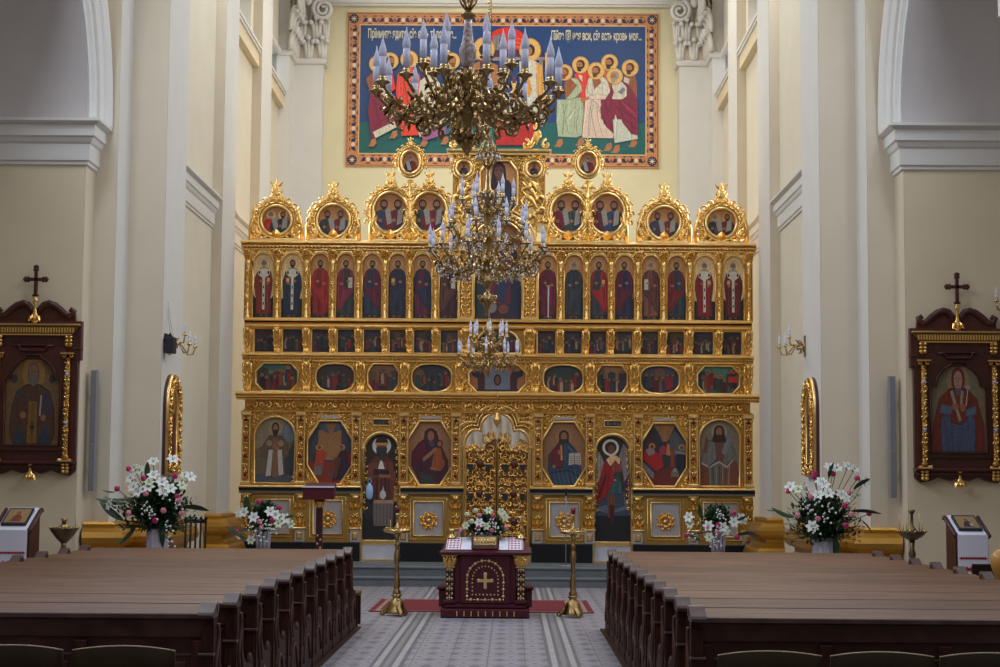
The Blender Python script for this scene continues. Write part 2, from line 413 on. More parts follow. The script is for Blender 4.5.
def saint(A, x, z, h, robe, cloak, hair=HAIR, halo=None, beard=True, flip=1, bishop=False, item=None, wide=1.0):
    """standing figure with its feet at z"""
    f = flip; W = h * wide
    X = lambda a: x + a * f * W
    Zf = lambda b: z + b * h
    P = lambda L, c: A.poly([(X(a), Zf(b)) for a, b in L], c)
    if halo: A.ell(x, Zf(.91), h * .105, h * .105, shade(halo, .6), 18); A.ell(x, Zf(.91), h * .097, h * .097, halo, 18)
    P([(-.07, .01), (-.02, .01), (-.02, .06), (-.06, .06)], SKD); P([(.04, 0), (.1, .0), (.07, .06), (.02, .06)], SKD)
    PR = lambda L, c, n=4: A.rich([(X(a), Zf(b)) for a, b in L], c, n)
    PR([(-.05, .84), (.05, .84), (.14, .78), (.18, .62), (.17, .50), (.14, .30), (.15, .05), (.0, .03), (-.14, .05), (-.15, .3), (-.19, .52), (-.18, .66), (-.13, .78)], robe)
    P([(-.02, .75), (.02, .6), (.01, .1), (-.03, .1)], shade(robe, .6)); P([(.07, .6), (.09, .6), (.1, .08), (.07, .08)], shade(robe, 1.5))
    P([(-.09, .5), (-.075, .5), (-.06, .08), (-.09, .08)], shade(robe, 1.5))
    if cloak:
        PR([(.04, .84), (.13, .79), (.19, .62), (.18, .3), (.16, .08), (.06, .16), (-.02, .3), (-.14, .42), (-.16, .5), (-.02, .48), (.05, .58), (.03, .7)], cloak)
        PR([(-.05, .84), (-.13, .79), (-.19, .6), (-.19, .45), (-.14, .5), (-.1, .66)], cloak, 2)
        P([(.08, .76), (.1, .74), (.13, .4), (.09, .25), (.1, .5)], shade(cloak, .55)); P([(.13, .6), (.15, .6), (.15, .2), (.13, .2)], shade(cloak, 1.5))
        P([(.0, .46), (.06, .44), (.1, .2), (.05, .3)], shade(cloak, 1.4))
    if bishop:
        wc = srgb(205, 195, 175); dk = srgb(40, 30, 30)
        P([(-.13, .79), (-.04, .83), (.04, .83), (.13, .79), (.11, .72), (.025, .66), (.025, .12), (-.025, .12), (-.025, .66), (-.11, .72)], wc)
        for b in (.2, .34, .48): P([(-.012, b), (.012, b), (.012, b + .05), (-.012, b + .05)], dk); A.same()
        A.k += 1
        for a in (-.09, .09): P([(a - .018, .73), (a + .018, .73), (a + .018, .78), (a - .018, .78)], dk); A.same()
        A.k += 1
    if item == 'book' or bishop:
        P([(.04, .58), (.14, .57), (.14, .68), (.04, .69)], srgb(120, 30, 25)); P([(.06, .6), (.12, .595), (.12, .66), (.06, .67)], srgb(200, 160, 80))
    elif item == 'sword':
        P([(.0, .02), (.02, .0), (.03, .55), (.0, .55)], srgb(190, 190, 205)); P([(-.04, .55), (.07, .55), (.07, .57), (-.04, .57)], srgb(170, 130, 50))
    elif item == 'scroll':
        P([(-.13, .5), (-.05, .5), (-.05, .68), (-.13, .68)], srgb(190, 180, 160))
    A.ell(X(-.05), Zf(.61), h * .03, h * .024, SK, 8); A.ell(X(.08), Zf(.57), h * .03, h * .024, SK, 8)
    head(A, x, Zf(.91), h * .13, hair, beard)

def half(A, x, z, h, robe, cloak, hair=HAIR, halo=None, scroll=0, beard=True):
    """half-length figure, cut at z, overall height h"""
    P = lambda L, c: A.poly([(x + a * h, z + b * h) for a, b in L], c)
    if halo: A.ell(x, z + .80 * h, h * .21, h * .21, halo, 16)
    PR = lambda L, c, n=4: A.rich([(x + a * h, z + b * h) for a, b in L], c, n)
    PR([(-.36, 0), (.36, 0), (.36, .3), (.27, .56), (.1, .64), (-.1, .64), (-.27, .56), (-.36, .3)], robe)
    PR([(.08, .64), (.27, .56), (.36, .3), (.36, 0), (.05, 0), (-.05, .2)], cloak, 3)
    P([(.2, .5), (.24, .5), (.24, .05), (.2, .05)], shade(cloak, 1.5)); P([(-.2, .5), (-.16, .5), (-.1, .05), (-.16, .05)], shade(robe, 1.5))
    A.ell(x - .12 * h, z + .3 * h, h * .07, h * .06, SK, 8)
    head(A, x, z + .80 * h, h * .32, hair, beard)
    if scroll:
        s_ = scroll
        P([(s_ * .12, .62), (s_ * .3, .70), (s_ * .42, .2), (s_ * .22, .08)] if abs(s_) == 1 else [(0, 0)] * 3, srgb(165, 158, 145))
        for k in range(4):
            b = .2 + k * .1; P([(s_ * .25, b), (s_ * .37, b + .03), (s_ * .36, b + .05), (s_ * .25, b + .02)], srgb(70, 60, 55)); A.same()
        A.k += 1

def crowd(A, x0, x1, z0, z1, seed, sky, ground, n=5, big=.62, halo=srgb(190, 140, 60)):
    """a small narrative scene: sky, buildings or hills, people"""
    rg = random.Random(seed); w = x1 - x0; h = z1 - z0
    A.poly([(x0, z0), (x1, z0), (x1, z1), (x0, z1)], sky)
    if rg.random() < .5:
        for k in range(3):
            a = x0 + w * (.05 + k * .33); b = rg.uniform(.55, .92); c = rg.choice([srgb(70, 62, 66), srgb(105, 75, 50), srgb(48, 50, 62)])
            A.poly([(a, z0), (a + w * .24, z0), (a + w * .24, z0 + h * b), (a + w * .12, z0 + h * (b + .08)), (a, z0 + h * b)], c)
            A.ell(a + w * .12, z0 + h * b * .6, w * .05, h * .14, shade(c, .4), 8)
    else:
        c = rg.choice([srgb(58, 50, 42), srgb(42, 48, 52)])
        A.poly([(x0, z0), (x0, z0 + h * .7), (x0 + w * .2, z0 + h * .88), (x0 + w * .38, z0 + h * .5), (x0 + w * .5, z0 + h * .42), (x0 + w * .66, z0 + h * .8), (x0 + w * .85, z0 + h * .7), (x1, z0 + h * .85), (x1, z0)], c)
    A.poly([(x0, z0), (x1, z0), (x1, z0 + h * .2), (x0 + w * .5, z0 + h * .26), (x0, z0 + h * .2)], ground)
    pal = [srgb(130, 28, 28), srgb(35, 50, 75), srgb(60, 34, 50), srgb(40, 66, 52), srgb(120, 70, 40), srgb(90, 20, 30), srgb(28, 30, 42), srgb(150, 130, 105)]
    xs = [x0 + w * (.1 + .8 * (i + .5) / n) for i in range(n)]; rg.shuffle(xs)
    for i, xx in enumerate(xs):
        hh = h * big * rg.uniform(.62, 1.0); zb = z0 + h * rg.choice((.04, .08, .16, .3, .22))
        c1, c2 = rg.choice(pal), rg.choice(pal); ww = hh * .17
        A.poly([(xx - ww, zb), (xx + ww, zb), (xx + ww * 1.1, zb + hh * .5), (xx + ww * .6, zb + hh * .78), (xx - ww * .6, zb + hh * .78), (xx - ww * 1.1, zb + hh * .5)], c1)
        A.poly([(xx, zb), (xx + ww, zb), (xx + ww * 1.1, zb + hh * .5), (xx + ww * .6, zb + hh * .78), (xx - ww * .3, zb + hh * .6)], c2)
        A.ell(xx, zb + hh * .88, hh * .115, hh * .115, halo if rg.random() < .6 else shade(halo, .55), 10); A.ell(xx, zb + hh * .87, hh * .075, hh * .095, HAIR, 8); A.ell(xx, zb + hh * .85, hh * .05, hh * .065, SK, 8)
# ================================================================== THE ROOM
ZT = 15.0; OX = -.09
SOL = .34
def struct(mb, name): return mb.build(name, kind='structure')

def sweep_plan(mb, pts, prof, m, sgn=1, smooth=False):
    """pts: plan polyline; prof: (out, z); out goes to the left of travel * sgn"""
    path = []
    for i, p in enumerate(pts):
        ns = []
        if i > 0:
            d = Vector((p[0] - pts[i - 1][0], p[1] - pts[i - 1][1])).normalized(); ns.append(Vector((-d.y, d.x)) * sgn)
        if i < len(pts) - 1:
            d = Vector((pts[i + 1][0] - p[0], pts[i + 1][1] - p[1])).normalized(); ns.append(Vector((-d.y, d.x)) * sgn)
        n = ns[0] if len(ns) == 1 else (ns[0] + ns[1]) / (1 + ns[0].dot(ns[1]))
        path.append(((p[0], p[1], 0), (n.x, n.y, 0), (0, 0, 1)))
    mb.sweep(path, prof, m, smooth=smooth)

# floor with its tile pattern
def floor_mat():
    m = bpy.data.materials.new('patterned_tiles'); m.use_nodes = True; nt = m.node_tree; b = nt.nodes['Principled BSDF']
    b.inputs['Roughness'].default_value = .45
    tc = nt.nodes.new('ShaderNodeTexCoord'); sp = nt.nodes.new('ShaderNodeSeparateXYZ'); nt.links.new(tc.outputs['Object'], sp.inputs[0])
    def M(op, a, b_=None, c=None):
        n = nt.nodes.new('ShaderNodeMath'); n.operation = op
        for i, v in enumerate((a, b_, c)):
            if v is None: continue
            if isinstance(v, (int, float)): n.inputs[i].default_value = v
            else: nt.links.new(v, n.inputs[i])
        return n.outputs[0]
    def tri(v, k, o=0): return M('ABSOLUTE', M('SUBTRACT', M('FRACT', M('ADD', M('MULTIPLY', v, k), o)), .5))
    x, y = sp.outputs[0], sp.outputs[1]
    d = M('ADD', tri(x, 4), tri(y, 1.6))
    dia = M('LESS_THAN', d, .30); ring = M('MULTIPLY', M('GREATER_THAN', d, .46), M('LESS_THAN', d, .56))
    d2 = M('ADD', tri(x, 4, .5), tri(y, 1.6, .5)); dia2 = M('LESS_THAN', d2, .14)
    gr = M('MAXIMUM', M('GREATER_THAN', tri(x, 2.5, .0), .487), M('GREATER_THAN', tri(y, 2.5, .0), .48))
    def mix(f, c1, c2):
        n = nt.nodes.new('ShaderNodeMix'); n.data_type = 'RGBA'; nt.links.new(f, n.inputs[0])
        for i, c in ((6, c1), (7, c2)):
            if isinstance(c, tuple): n.inputs[i].default_value = (*c, 1)
            else: nt.links.new(c, n.inputs[i])
        return n.outputs[2]
    c = mix(dia, (.34, .33, .37), (.19, .18, .21)); c = mix(ring, c, (.25, .235, .26)); c = mix(dia2, c, (.24, .18, .18)); c = mix(gr, c, (.17, .13, .13))
    nz = nt.nodes.new('ShaderNodeTexNoise'); nz.inputs['Scale'].default_value = 3; nt.links.new(tc.outputs['Object'], nz.inputs['Vector'])
    mr = nt.nodes.new('ShaderNodeMapRange'); mr.inputs[3].default_value = .85; mr.inputs[4].default_value = 1.12; nt.links.new(nz.outputs['Fac'], mr.inputs[0])
    vm = nt.nodes.new('ShaderNodeVectorMath'); vm.operation = 'SCALE'; nt.links.new(c, vm.inputs[0]); nt.links.new(mr.outputs[0], vm.inputs['Scale'])
    nt.links.new(vm.outputs[0], b.inputs['Base Color'])
    return m
mb = MB(); mb.box(-9.5, 9.5, 2, 31.06, -.2, 0, floor_mat()); struct(mb, 'floor')
mb = MB(); mb.box(-5.35, 5.35, 31.06, 31.45, -.2, .17, stonem); mb.box(-5.35, 5.35, 31.45, 41.5, -.2, SOL, stonem)
mb.box(-5.35, 5.35, 31.03, 31.1, .13, .172, stonem, .01); mb.box(-5.35, 5.35, 31.42, 31.5, .30, .342, stonem, .01)
struct(mb, 'floor_chancel_steps')
band_l = mat('pale_marble_band', (.42, .41, .43), .4, var=.1, vscale=5); band_d = mat('dark_marble_band', (.16, .155, .17), .4, var=.1, vscale=5)
for i, (a, b_) in enumerate(((-1.21, -.87), (.64, .98))):
    mb = MB(); w = (b_ - a)
    for k, (f0, f1, mm) in enumerate(((0, .12, band_d), (.12, .3, band_l), (.3, .42, band_d), (.42, .58, mat('mid_marble_band', (.26, .255, .28), .4)), (.58, .7, band_d), (.7, .88, band_l), (.88, 1, band_d))):
        mb.box(a + w * f0, a + w * f1, 2, 31.0, -.01, .004, mm)
    struct(mb, 'trim_%d' % (i + 1))

# side walls
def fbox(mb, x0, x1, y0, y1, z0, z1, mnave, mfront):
    """a pilaster block; separate colours paint the lit nave face and the shaded faces turned to the doors"""
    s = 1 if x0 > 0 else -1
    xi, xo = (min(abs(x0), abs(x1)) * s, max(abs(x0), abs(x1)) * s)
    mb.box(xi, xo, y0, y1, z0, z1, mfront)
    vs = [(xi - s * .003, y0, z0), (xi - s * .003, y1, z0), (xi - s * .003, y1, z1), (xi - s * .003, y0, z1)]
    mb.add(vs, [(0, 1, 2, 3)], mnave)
IMP = [(0, 0), (.25, 0), (.25, -.045), (.20, -.075), (.16, -.09), (.16, -.25), (.13, -.27), (.10, -.33), (.07, -.36), (.07, -.60), (.04, -.62), (.04, -.66), (0, -.68)]
ZI = 7.19
SILL2 = at(262, 56, 36.1).z; SILL3 = at(289, 110, 41.0).z
LINT2 = at(252, 14, 35.9).z
print('SILLS', SILL2, SILL3, LINT2, at(262, 56, 36.1).x, at(289, 110, 41.0).x)
SIL = (SILL2 + SILL3) / 2 + .26; LIN = SIL + 1.0
BASEP = [(-.05, 1.27), (.10, 1.27), (.13, 1.235), (.12, 1.19), (.20, 1.17), (.27, 1.12), (.30, 1.04), (.28, .96), (.22, .90), (.15, .88), (.14, .82), (.19, .76), (.27, .72), (.31, .68), (.34, .6), (.34, .1), (.38, .1), (.38, 0)]
W1 = {-1: 6.0, 1: 6.08}
for s, side in ((-1, 'left'), (1, 'right')):
    mb = MB()
    # far chancel wall in pieces around two clerestory windows
    def slab(y0, y1, z0, z1, m=baycream, x=5.35): mb.box(s * x, s * 5.9, y0, y1, z0, z1, m)
    slab(27.0, 33.2, 0, ZT); slab(33.2, 41.5, 0, SIL)
    for y0, y1 in ((33.2, 36.2), (37.7, 41.1)):
        slab(y0, y1, LIN, ZT); slab(y0, y0 + .3, SIL, LIN); slab(y1 - .35, y1, SIL, LIN)
    slab(36.2, 37.7, SIL, ZT); slab(41.1, 41.5, SIL, ZT)
    struct(mb, 'wall_' + side)
    for k, (y0, y1) in enumerate(((33.2, 36.2), (37.7, 41.1))):
        n = k + 1 + (0 if s < 0 else 2)
        fr = MB(); ws = MB()
        ws.box(s * 5.15, s * 5.6, y0, y1, SIL - .06, SIL, white); ws.box(s * 5.17, s * 5.6, y0, y1, SIL - .13, SIL - .07, white)
        ws.box(s * 5.21, s * 5.4, y0, y1, SIL - .42, SIL - .13, cream)
        struct(ws, 'window_sill_%d' % n) if 0 else ws.build('window_%d' % n, kind='structure')
        fr.box(s * 5.66, s * 5.72, y0 + .3, y1 - .35, SIL, LIN, white)
        o = fr.build('window_frame', bpy.data.objects['window_%d' % n])
        gl = MB(); gl.box(s * 5.63, s * 5.655, y0 + .36, y1 - .41, SIL + .06, LIN - .06, mat('daylit_pane', (.8, .85, .95), .2, emit=((.75, .85, 1), .55)))
        gl.build('pane', bpy.data.objects['window_%d' % n])
    # pilasters
    k = 10 if s < 0 else 20
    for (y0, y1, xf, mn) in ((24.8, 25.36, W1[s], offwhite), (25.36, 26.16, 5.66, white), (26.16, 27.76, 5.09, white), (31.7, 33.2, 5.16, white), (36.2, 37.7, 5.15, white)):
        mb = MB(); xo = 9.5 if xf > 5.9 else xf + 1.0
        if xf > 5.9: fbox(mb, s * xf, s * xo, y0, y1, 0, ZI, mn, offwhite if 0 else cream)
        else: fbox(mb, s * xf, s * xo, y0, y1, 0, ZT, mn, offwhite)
        struct(mb, 'trim_%d' % k); k += 1
    # impost of the near pier and the chancel cornice
    mb = MB(); mb2 = white
    prof = [(a, ZI + z) for a, z in IMP]
    sweep_plan(mb, [(s * 9.4, 24.8), (s * W1[s], 24.8), (s * W1[s], 25.36)], prof, white, sgn=(1 if s < 0 else -1) * -1 if 0 else (-1 if s < 0 else 1))
    prof2 = [(a * .8, ZI + z * .85) for a, z in IMP]
    for y0, y1 in ((27.76, 31.7), (33.2, 36.2), (37.7, 41.1)):
        sweep_plan(mb, [(s * 5.35, y0), (s * 5.35, y1)], prof2, white, sgn=1 if s > 0 else -1)
    struct(mb, 'trim_%d' % k); k += 1
    # arch with its archivolt opening into the aisle
    R = 2.7; yc = 22.1; N = 28
    mb = MB(); X = s * W1[s]
    arc = [(yc + R * cos(PI * i / N), ZI + R * sin(PI * i / N)) for i in range(N + 1)]
    vs = []; fs = []
    for y, z in arc: vs += [(X, y, z), (X, y, ZT), (s * 9.5, y, z)]
    gs = []
    for i in range(N):
        a, b_ = 3 * i, 3 * (i + 1)
        fs += [(a, a + 1, b_ + 1, b_)]; gs += [(a, b_, b_ + 2, a + 2)]
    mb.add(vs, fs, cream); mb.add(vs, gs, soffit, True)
    mb.box(X, s * 9.5, 24.8, 25.36, ZI, ZT, cream); mb.box(X, s * 9.5, 14, 19.4, 0, ZT, cream)
    struct(mb, 'wall_%s_arcade' % side)
    mb = MB()
    prof = [(-.0, -.0), (-.02, .04), (.03, .06), (.05, .11), (.11, .12), (.13, .08), (.22, .08), (.24, .14), (.31, .18), (.36, .18), (.38, .22), (.46, .26), (.54, .26), (.56, .0)]
    path = [((X, yc + R * cos(PI * i / N), ZI + R * sin(PI * i / N)), (0, cos(PI * i / N), sin(PI * i / N)), (-s, 0, 0)) for i in range(N + 1)]
    mb.sweep(path, prof, white); struct(mb, 'trim_%d' % k); k += 1
    # gilt ochre pilaster bases
    mb = MB()
    sweep_plan(mb, [(s * (W1[s] + .01), 25.30), (s * 5.66, 25.36), (s * 5.66, 26.16), (s * 5.09, 26.16), (s * 5.09, 27.76), (s * 5.35, 27.76)], BASEP, ochre, sgn=-1 if s < 0 else 1, smooth=False)
    struct(mb, 'baseboard_' + side)
    mb = MB()
    sweep_plan(mb, [(s * 5.5, 31.7), (s * 5.16, 31.7), (s * 5.16, 33.2)], [(a, z if z > .36 else max(z, 0.0)) for a, z in BASEP], ochre, sgn=-1 if s < 0 else 1)
    struct(mb, 'baseboard_%s_chancel' % side)
# rear wall
mb = MB(); mb.box(-5.9, 5.9, 41.5, 41.8, 0, ZT, yellow); struct(mb, 'wall_back')
ARC = at(500, 6, 41.3).z
mb = MB(); mb.box(-5.3, 5.3, 41.25, 41.5, ARC + .05, ARC + .5, white); mb.box(-5.3, 5.3, 41.32, 41.5, ARC, ARC + .05, white); mb.box(-5.3, 5.3, 41.15, 41.5, ARC + .6, ARC + 1.5, white)
struct(mb, 'trim_30')
# corner pilasters with leafy capitals
ZA = at(315, 62, 41.1).z
for s in (-1, 1):
    mb = MB()
    fbox(mb, s * 4.375, s * 5.09, 41.05, 41.5, 0, ZT, white, white)
    mb.box(s * 5.09, s * 5.4, 40.2, 41.5, 0, ZT, white)
    struct(mb, 'trim_%d' % (31 if s < 0 else 32))
    mb = MB()
    cx = s * 4.73
    # astragal ring and continued string course
    ast = [(0, -.06), (.05, -.05), (.07, 0), (.05, .05), (0, .06)]
    sweep_plan(mb, [(s * 4.375, 41.5), (s * 4.375, 41.05), (s * 5.09, 41.05), (s * 5.09, 40.2), (s * 5.35, 40.2), (s * 5.35, 37.7)], [(a * 1.3, ZA + b * 1.3) for a, b in ast], white, sgn=-1 if s > 0 else 1)
    # bell
    def capital(cx, cy, w, dx, dy):
        """dx,dy: plan direction the face runs along; the face looks to -y or to the nave"""
        H = 1.75
        nx, ny = (0, -1) if dx else (-s, 0)
        def p(a, o, z): return (cx + dx * a + nx * o, cy + dy * a + ny * o, ZA + z)
        vs = [p(-w, 0, .04), p(w, 0, .04), p(-w, .05, 1.1), p(w, .05, 1.1), p(-w * 1.15, .22, H), p(w * 1.15, .22, H)]
        mb.add(vs, [(0, 1, 3, 2), (2, 3, 5, 4)], offwhite)
        def acan(a, z, ww, hh, out):
            n = 7
            for lobe in (-1, 0, 1):
                pts = []; rr = []
                for i in range(n):
                    t = i / (n - 1)
                    oo = .04 + out * (t ** 2.2); zz = z + hh * (sin(t * 1.9) / sin(1.57)) * (1 if lobe == 0 else .8)
                    pts.append(p(a + lobe * ww * (.25 + .55 * t), oo, zz)); rr.append(ww * (.44 - .10 * t) if lobe == 0 else ww * (.36 - .06 * t))
                mb.tube(pts, rr, white, 6)
                mb.blob(pts[-1], ww * .4, white, 6, 4)
        for a in (-w * .72, 0, w * .72): acan(a, .06, w * .34, .52, .16)
        for a in (-w * .4, w * .4): acan(a, .45, w * .34, .62, .2)
        acan(-w * .9, .5, w * .24, .6, .16); acan(w * .9, .5, w * .24, .6, .16)
        for sg in (-1, 1):   # volutes
            pts = []; rr = []
            for i in range(26):
                t = i / 25; R_ = .27 * (1 - .8 * t); an = PI * .5 + t * 4.2 * PI
                pts.append(p(sg * (w * 1.02 - .12 + R_ * cos(an)), .24, 1.25 + R_ * sin(an) * 1.05)); rr.append(.06 * (1 - .4 * t))
            mb.tube([p(sg * w * .1, .1, 1.0), p(sg * w * .3, .16, 1.38)] + pts, [.03, .05] + rr, white, 6)
        mb.blob(p(0, .2, 1.45), .12, white)
        vs = [p(-w * 1.3, .3, H), p(w * 1.3, .3, H), p(-w * 1.3, .3, H + .2), p(w * 1.3, .3, H + .2), p(-w * 1.3, -.2, H), p(w * 1.3, -.2, H), p(-w * 1.3, -.2, H + .2), p(w * 1.3, -.2, H + .2)]
        mb.add(vs, [(0, 1, 3, 2), (4, 5, 1, 0), (2, 3, 7, 6), (0, 2, 6, 4), (1, 5, 7, 3)], white)
    capital(cx, 41.05, .47, 1, 0)
    capital(s * 5.09, 40.45, .5, 0, 1)
    struct(mb, 'trim_%d' % (33 if s < 0 else 34))

for o in list(bpy.data.objects):
    if o.parent is None and o.get('kind') == 'structure' and o.name not in ('floor', 'floor_chancel_steps', 'trim_1', 'trim_2', 'wall_back', 'trim_30'): o.location.x = OX
# ------------------------------------------------------------------ the mural on the rear wall
def mural():
    Y = 41.49
    a, b_ = at(347, 12, Y), at(659, 14.5, Y); c, d = at(346, 166, Y), at(658.5, 169, Y)
    x0, x1 = (a.x + c.x) / 2, (b_.x + d.x) / 2; z1, z0 = (a.z + b_.z) / 2, (c.z + d.z) / 2
    cx, cz = (x0 + x1) / 2, (z0 + z1) / 2
    root = empty('mural', (cx, Y, cz), 'large blue mural of robed haloed apostles with orange patterned border on rear wall', 'mural')
    T = lambda px, py: (lambda w: (w.x - cx, w.z - cz))(at(px, py, Y))
    w, h = (x1 - x0) / 2, (z1 - z0) / 2
    B = MB(); B.box(-w, w, -.03, .008, -h, h, mat('painted_board', (.5, .27, .12), .7)); B.build('board', root)
    A = Art(None, -.031)
    OR = srgb(202, 136, 84); ORL = srgb(226, 178, 120); NV = srgb(30, 36, 66); CRM = srgb(232, 205, 175); BR = srgb(120, 60, 40)
    A.poly([(-w, -h), (w, -h), (w, h), (-w, h)], OR)
    bt = .335  # border thickness
    e = .03
    for q in ((e, BR), (e + .02, ORL)):
        A.poly([(-w + q[0], -h + q[0]), (w - q[0], -h + q[0]), (w - q[0], h - q[0]), (-w + q[0], h - q[0])], q[1])
    A.poly([(-w + .06, -h + .06), (w - .06, -h + .06), (w - .06, h - .06), (-w + .06, h - .06)], OR)
    def motif(mx, mz, dx, dz, L):
        t = lambda a, b: (mx + dx * a - dz * b, mz + dz * a + dx * b)
        A.poly([t(-L * .46, -.07), t(-L * .16, -.05), t(-L * .14, .04), t(-L * .3, .05), t(-L * .36, .0)], NV); A.same()
        A.poly([t(L * .46, -.07), t(L * .16, -.05), t(L * .14, .04), t(L * .3, .05), t(L * .36, .0)], NV); A.same()
        A.poly([t(-L * .46, .10), t(-L * .3, .07), t(-L * .16, .10)], NV); A.same()
        A.poly([t(L * .46, .10), t(L * .3, .07), t(L * .16, .10)], NV); A.same()
        A.poly([t(-L * .2, -.12), t(0, -.07), t(L * .2, -.12)], BR); A.k += 1
        A.ell(mx, mz, .05, .06, CRM, 8); A.k += 1
        q = t(L * .5, .02); A.ell(q[0], q[1], .035, .035, srgb(196, 110, 76), 6); q = t(L * .5, -.02); A.ell(q[0], q[1], .025, .03, srgb(60, 30, 30), 5)
        A.k -= 5
    nx = 17; L = (2 * w - 2 * bt - .04) / nx
    for i in range(nx):
        mx = -w + bt + .02 + L * (i + .5)
        motif(mx, h - bt / 2 - .02, 1, 0, L); motif(mx, -h + bt / 2 + .02, 1, 0, L)
    nz = 8; L = (2 * h - 2 * bt - .04) / nz
    for i in range(nz):
        mz = -h + bt + .02 + L * (i + .5)
        motif(-w + bt / 2 + .02, mz, 0, 1, L); motif(w - bt / 2 - .02, mz, 0, 1, L)
    A.k += 6
    for sx in (-1, 1):
        for sz in (-1, 1):
            mx, mz = sx * (w - bt / 2), sz * (h - bt / 2)
            A.ell(mx, mz, .12, .12, NV); A.ell(mx, mz, .03, .03, CRM, 8)
            for k in range(8):
                an = k * PI / 4; A.poly([(mx + .03 * cos(an - .3), mz + .03 * sin(an - .3)), (mx + .11 * cos(an), mz + .11 * sin(an)), (mx + .03 * cos(an + .3), mz + .03 * sin(an + .3))], CRM); A.same()
            A.k -= 1
    A.k += 4
    iw, ih = w - bt, h - bt
    A.poly([(-iw - .03, -ih - .03), (iw + .03, -ih - .03), (iw + .03, ih + .03), (-iw - .03, ih + .03)], ORL)
    A.poly([(-iw, -ih), (iw, -ih), (iw, ih), (-iw, ih)], srgb(20, 62, 118))
    A.poly([(-iw, -ih), (iw, -ih), (iw, -ih + .78), (-iw, -ih + .78)], srgb(14, 92, 90))
    A.build('painted_border', root)
    # figures, drawn in picture coordinates
    A = Art(T, -.031 - A.k * A.step - .001, .0002)
    P = lambda L, c, n=5: A.rich(L, c, n, w=.35) if max(abs(L[0][0] - a) + abs(L[0][1] - b) for a, b in L) > 22 else A.poly(L, c)
    HALO = srgb(226, 178, 98); RED = srgb(222, 50, 38); WH = srgb(205, 198, 178); GRN = srgb(168, 180, 150); MAR = srgb(130, 22, 58); SKN = srgb(176, 112, 66); BRN = srgb(150, 84, 48)
    def z5(L): return [(540 + a / 8.333, 40 + b / 8.333) for a, b in L]
    def z6(L): return [(540 + a / 8.333, 100 + b / 8.333) for a, b in L]
    def hd(px, py, hair=HAIR, r=8.6, f=-1, halo=True):
        if halo: A.ell(px, py, r, r, shade(HALO, .6), 20); A.ell(px, py, r - .7, r - .7, HALO, 20)
        A.ell(px, py - .5, 4.4, 4.8, hair, 12); A.ell(px + f * 1.2, py + .6, 3.3, 4, SKN, 12)
        P([(px + f * 1 - 3, py + 1.8), (px + f + 3, py + 1.8), (px + f * 1.4 + 1.6, py + 6.6), (px + f * 1.4 - 1.6, py + 6.4)], hair)
        A.poly([(px + f * 2 - 1.6, py - .4), (px + f * 2 - .4, py - .4), (px + f * 2 - .4, py + .2), (px + f * 2 - 1.6, py + .2)], shade(SKN, .3))
        A.poly([(px + f * 2 + .6, py - .4), (px + f * 2 + 1.6, py - .4), (px + f * 2 + 1.6, py + .2), (px + f * 2 + .6, py + .2)], shade(SKN, .3))
    def folds(L, col, w=.6):
        for a in L: A.line(a, w, col)
    def feet(L):
        for (a, b) in L: P([(a - 5, b + 3), (a - 3, b + 1), (a - 1, b - 4), (a + 3, b - 5), (a + 4, b), (a + 1, b + 3.5)], SKN)
    # right group, back to front
    feet([(559, 144), (580, 143), (608, 148), (616, 150), (633, 144)])
    # rear pair
    P(z5([(530, 250), (560, 230), (600, 250), (620, 400), (540, 420)]), srgb(214, 96, 60)); hd(609.5, 63, HAIR)
    P(z5([(700, 300), (790, 280), (808, 380), (800, 560), (700, 560), (680, 400)]), BRN); P(z5([(700, 310), (745, 330), (730, 420), (690, 400)]), WH); hd(630, 68.5, srgb(70, 36, 24))
    P(z5([(285, 290), (330, 265), (380, 265), (430, 300), (440, 400), (395, 640), (360, 667), (335, 640), (330, 500), (300, 380)]), RED); P(z6([(330, 0), (385, 0), (380, 120), (350, 240), (345, 100)]), RED)
    P(z5([(320, 290), (350, 300), (355, 350), (330, 330)]), WH); hd(580.5, 65.5, HAIR)
    # pale green apostle
    P(z5([(205, 320), (270, 310), (330, 340), (350, 400), (330, 480), (210, 510), (200, 400)]), BRN)
    P(z5([(250, 320), (310, 325), (345, 380), (350, 430), (300, 480), (250, 500), (215, 500), (280, 420), (310, 380)]), GRN)
    P(z5([(215, 500), (340, 480), (365, 560), (365, 667), (140, 667), (150, 590)]), GRN); P(z6([(140, 0), (360, 0), (360, 100), (350, 300), (300, 318), (150, 310), (135, 180)]), GRN)
    folds([z6([(190, 20), (200, 150), (190, 290)]), z6([(300, 60), (210, 170), (240, 290)]), z6([(230, 40), (200, 110)]), z6([(330, 60), (300, 200), (310, 300)])], shade(GRN, .5)); folds([z6([(290, 80), (240, 170)])], WH, 1.6)
    hd(564.5, 73, srgb(120, 60, 36), 8.2)
    # white-robed apostle
    P(z5([(400, 330), (430, 300), (500, 290), (560, 340), (590, 440), (580, 520), (500, 560), (420, 600), (385, 560), (375, 430)]), WH)
    P(z5([(385, 480), (470, 450), (560, 470), (560, 560), (500, 667), (380, 667)]), srgb(214, 190, 172)); P(z6([(375, 0), (500, 0), (530, 200), (615, 290), (610, 325), (350, 320), (360, 190)]), srgb(214, 190, 172))
    P(z5([(435, 330), (490, 310), (510, 360), (450, 420)]), BRN)
    folds([z6([(430, 10), (410, 120), (400, 310)]), z6([(470, 20), (480, 150), (520, 310)]), z6([(420, 60), (440, 200), (470, 320)]), z5([(400, 480), (480, 540), (500, 620)]), z5([(400, 360), (390, 440), (440, 470)])], shade(WH, .45))
    P(z5([(330, 500), (400, 480), (410, 492), (350, 530)]), SKN); hd(596, 71.5, srgb(96, 52, 30), 8.8)
